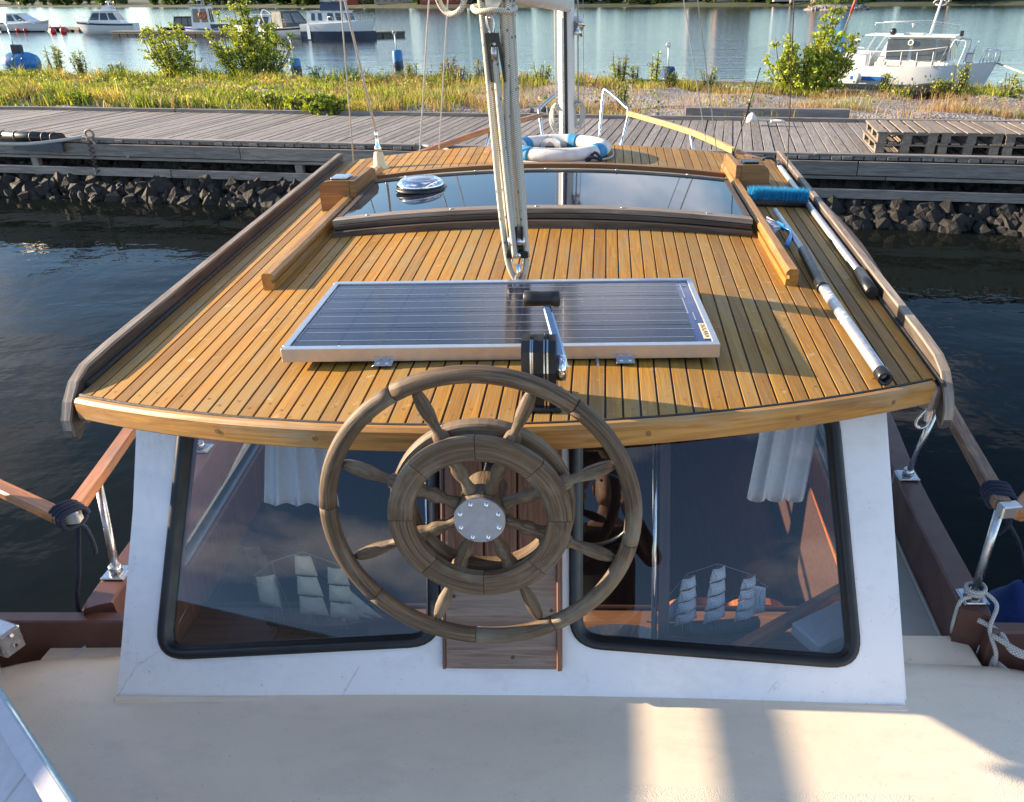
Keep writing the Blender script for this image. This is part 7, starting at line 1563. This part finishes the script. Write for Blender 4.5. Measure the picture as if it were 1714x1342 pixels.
bf = Vector((o0.x - 1.85, o0.y + 2.9, 0)); fg = thing('flag_staff', 'rolled red flag and lime green jacket at the stern of the white cruiser', 'flag', (bf.x, bf.y, 1.0))
part('staff', MB().tube([(0, 0, 0.5), (0.45, 0.1, 2.1)], 0.03, 6), 'pallet_wood', fg, local=True); part('rolled_flag', MB().tube([(0.22, 0.05, 1.3), (0.42, 0.1, 2.0)], [0.05, 0.06], 8), 'crane_red', fg, local=True)
M['lime'] = plain('lime_jacket', (0.30, 0.45, 0.03), 0.7, var=0.2, scale=10, bump=0.3)
part('green_jacket', MB().lathe([(0.15, 0.45), (0.16, 0.58), (0.09, 0.70), (0.03, 0.74)], 10, Matrix.Scale(1.3, 4, (1, 0, 0))), 'lime', fg, local=True)

# ================================================================== THE PHOTOGRAPHER (seen mirrored in the right pane)
PS = thing('person', 'person in dark jacket and olive trousers holding up a phone, mirrored in the right window', 'person', (0.10, -0.42, 1.10))
def skin(name, verts, edges, radii, mat, parent, sub=2):
    me = bpy.data.meshes.new(name); me.from_pydata(verts, edges, []); me.materials.append(mat); o = bpy.data.objects.new(name, me); COL.objects.link(o); o.parent = parent
    bpy.context.view_layer.objects.active = o
    m = o.modifiers.new('Skin', 'SKIN'); m.use_smooth_shade = True; o.modifiers.new('Subsurf', 'SUBSURF').levels = sub; o.modifiers['Subsurf'].render_levels = sub
    for i, r in enumerate(radii): me.skin_vertices[0].data[i].radius = (r, r * 0.85) if not isinstance(r, tuple) else r
    for i in range(len(radii)): me.skin_vertices[0].data[i].use_root = (i == 0)
    return o
M['jacket'] = plain('dark_jacket_cloth', (0.022, 0.024, 0.028), 0.85, var=0.4, scale=20, bump=0.6, bdist=0.01)
M['trousers'] = plain('olive_trouser_cloth', (0.12, 0.11, 0.065), 0.85, var=0.35, scale=16, bump=0.6, bdist=0.01)
M['skin'] = plain('skin', (0.50, 0.30, 0.22), 0.5, var=0.1, scale=30, bump=0.1); M['hair'] = plain('short_brown_hair', (0.05, 0.03, 0.02), 0.7, var=0.4, scale=90, bump=0.6)
body_v = [(0, 0, 0.95), (0, 0.02, 1.15), (0, 0.05, 1.35), (0, 0.09, 1.47), (0, 0.13, 1.56), (0, 0.17, 1.63),
          (-0.19, 0.08, 1.42), (-0.27, 0.16, 1.24), (-0.14, 0.33, 1.62), (0.19, 0.08, 1.42), (0.27, 0.16, 1.24), (0.08, 0.33, 1.62),
          (-0.10, 0, 0.88), (-0.12, 0.03, 0.50), (-0.13, -0.03, 0.10), (-0.13, 0.10, 0.05), (0.10, 0, 0.88), (0.12, 0.03, 0.50), (0.13, -0.03, 0.10), (0.13, 0.10, 0.05)]
body_e = [(0, 1), (1, 2), (2, 3), (3, 4), (4, 5), (3, 6), (6, 7), (7, 8), (3, 9), (9, 10), (10, 11), (0, 12), (12, 13), (13, 14), (14, 15), (0, 16), (16, 17), (17, 18), (18, 19)]
body = skin('body', body_v, body_e, [(0.16, 0.12), (0.155, 0.115), (0.17, 0.125), (0.10, 0.09), 0.055, 0.05, 0.07, 0.052, 0.034, 0.07, 0.052, 0.034, 0.09, 0.065, 0.045, 0.035, 0.09, 0.065, 0.045, 0.035], M['skin'], PS)
jv = [(0, 0, 0.86), (0, 0.02, 1.12), (0, 0.05, 1.34), (0, 0.09, 1.46), (-0.20, 0.08, 1.42), (-0.285, 0.16, 1.23), (-0.16, 0.31, 1.58), (0.20, 0.08, 1.42), (0.285, 0.16, 1.23), (0.10, 0.31, 1.58)]
skin('jacket', jv, [(0, 1), (1, 2), (2, 3), (3, 4), (4, 5), (5, 6), (3, 7), (7, 8), (8, 9)], [(0.185, 0.145), (0.18, 0.14), (0.20, 0.15), (0.10, 0.10), 0.09, 0.072, 0.052, 0.09, 0.072, 0.052], M['jacket'], PS)
tv = [(0, 0, 0.97), (-0.10, 0, 0.86), (-0.12, 0.03, 0.50), (-0.13, -0.02, 0.10), (0.10, 0, 0.86), (0.12, 0.03, 0.50), (0.13, -0.02, 0.10)]
skin('trousers', tv, [(0, 1), (1, 2), (2, 3), (0, 4), (4, 5), (5, 6)], [(0.17, 0.13), 0.105, 0.085, 0.068, 0.105, 0.085, 0.068], M['trousers'], PS)
for s in (-1, 1): part('shoe', MB().loft([[Vector((s * 0.13 + a * w_, y, max(0.0, z + 0.0) + b)) for a, b in ((-1, 0), (1, 0), (1, h_), (0.5, h_ * 1.2), (-0.5, h_ * 1.2), (-1, h_))] for y, w_, h_, z in ((-0.08, 0.035, 0.07, 0), (0.0, 0.045, 0.09, 0), (0.10, 0.05, 0.06, 0), (0.19, 0.035, 0.04, 0))]), 'jacket', PS, local=True)
hd_ = Vector((0, 0.20, 1.70)); rings = []
for z, a, b, dy in ((-0.115, 0.035, 0.04, 0.03), (-0.10, 0.05, 0.065, 0.02), (-0.06, 0.065, 0.085, 0.0), (0.0, 0.075, 0.095, 0), (0.05, 0.077, 0.098, -0.005), (0.09, 0.062, 0.08, -0.01), (0.115, 0.03, 0.04, -0.012)):
    rings.append([hd_ + Vector((a * math.cos(q), dy + b * math.sin(q) + (0.018 if (abs(q - math.pi / 2) < 0.2 and -0.07 < z < 0.02) else 0), z)) for q in np.linspace(0, 2 * math.pi, 24, endpoint=False)])
hm = MB().loft(rings)
for s in (-1, 1): hm.lathe([(0.001, -0.004), (0.022, 0.0), (0.028, 0.008), (0.020, 0.012)], 10, Matrix.Translation(hd_ + Vector((s * 0.074, -0.005, -0.005))) @ Matrix.Rotation(s * rad(90), 4, 'Y'))
part('head', hm, 'skin', PS, local=True)
part('hair', MB().lathe([(0.082, -0.01), (0.086, 0.03), (0.075, 0.08), (0.045, 0.115), (0.001, 0.125)], 20, Matrix.Translation(hd_ + Vector((0, -0.018, 0.0))) @ Matrix.Scale(1.2, 4, (0, 1, 0))), 'hair', PS, local=True)
for s in (-1, 1):
    part('eye', MB().lathe([(0.001, -0.004), (0.011, 0), (0.001, 0.004)], 10, Matrix.Translation(hd_ + Vector((s * 0.03, 0.088, 0.01))) @ Matrix.Rotation(rad(90), 4, 'X')), 'dark_glass', PS, local=True)
part('mouth', MB().box(hd_ + Vector((0, 0.088, -0.055)), (0.045, 0.008, 0.008), None, 0.003), 'crane_red', PS, local=True)
# hands closed round the phone's two ends
for s, wx in ((-1, -0.14), (1, 0.08)):
    w0 = Vector((wx, 0.33, 1.62)); pm_ = w0 + Vector((0.01 * s * -1, 0.035, 0.075)); vs = [tuple(w0), tuple(pm_)]; es = [(0, 1)]; rs = [0.027, 0.034]
    for k in range(4):
        b0 = len(vs); base = pm_ + Vector((s * 0.012 - 0.0, 0.012 - 0.008 * k, 0.024 + 0.010 * (1.5 - abs(k - 1.5)))); tipd = -s
        vs += [tuple(base), tuple(base + Vector((tipd * 0.02, 0.028, 0.018 - 0.02 * k * 0.4))), tuple(base + Vector((tipd * 0.045, 0.020, 0.012 - 0.02 * k * 0.4)))]; es += [(1, b0), (b0, b0 + 1), (b0 + 1, b0 + 2)]; rs += [0.0105, 0.0095, 0.008]
    b0 = len(vs); vs += [tuple(pm_ + Vector((-s * 0.025, -0.022, -0.01))), tuple(pm_ + Vector((-s * 0.05, -0.020, 0.015)))]; es += [(1, b0), (b0, b0 + 1)]; rs += [0.012, 0.010]
    skin('hand', vs, es, rs, M['skin'], PS, 1)
# the phone itself is a thing of its own, just behind the viewpoint
single('phone', MB().box((0.0, -0.022, ZC + 0.004), (0.165, 0.010, 0.078), Matrix.Rotation(rad(-27), 3, 'X'), 0.003), 'black_plastic', 'dark phone held up in both hands, mirrored in the right window', 'phone', (0.0, -0.022, ZC))
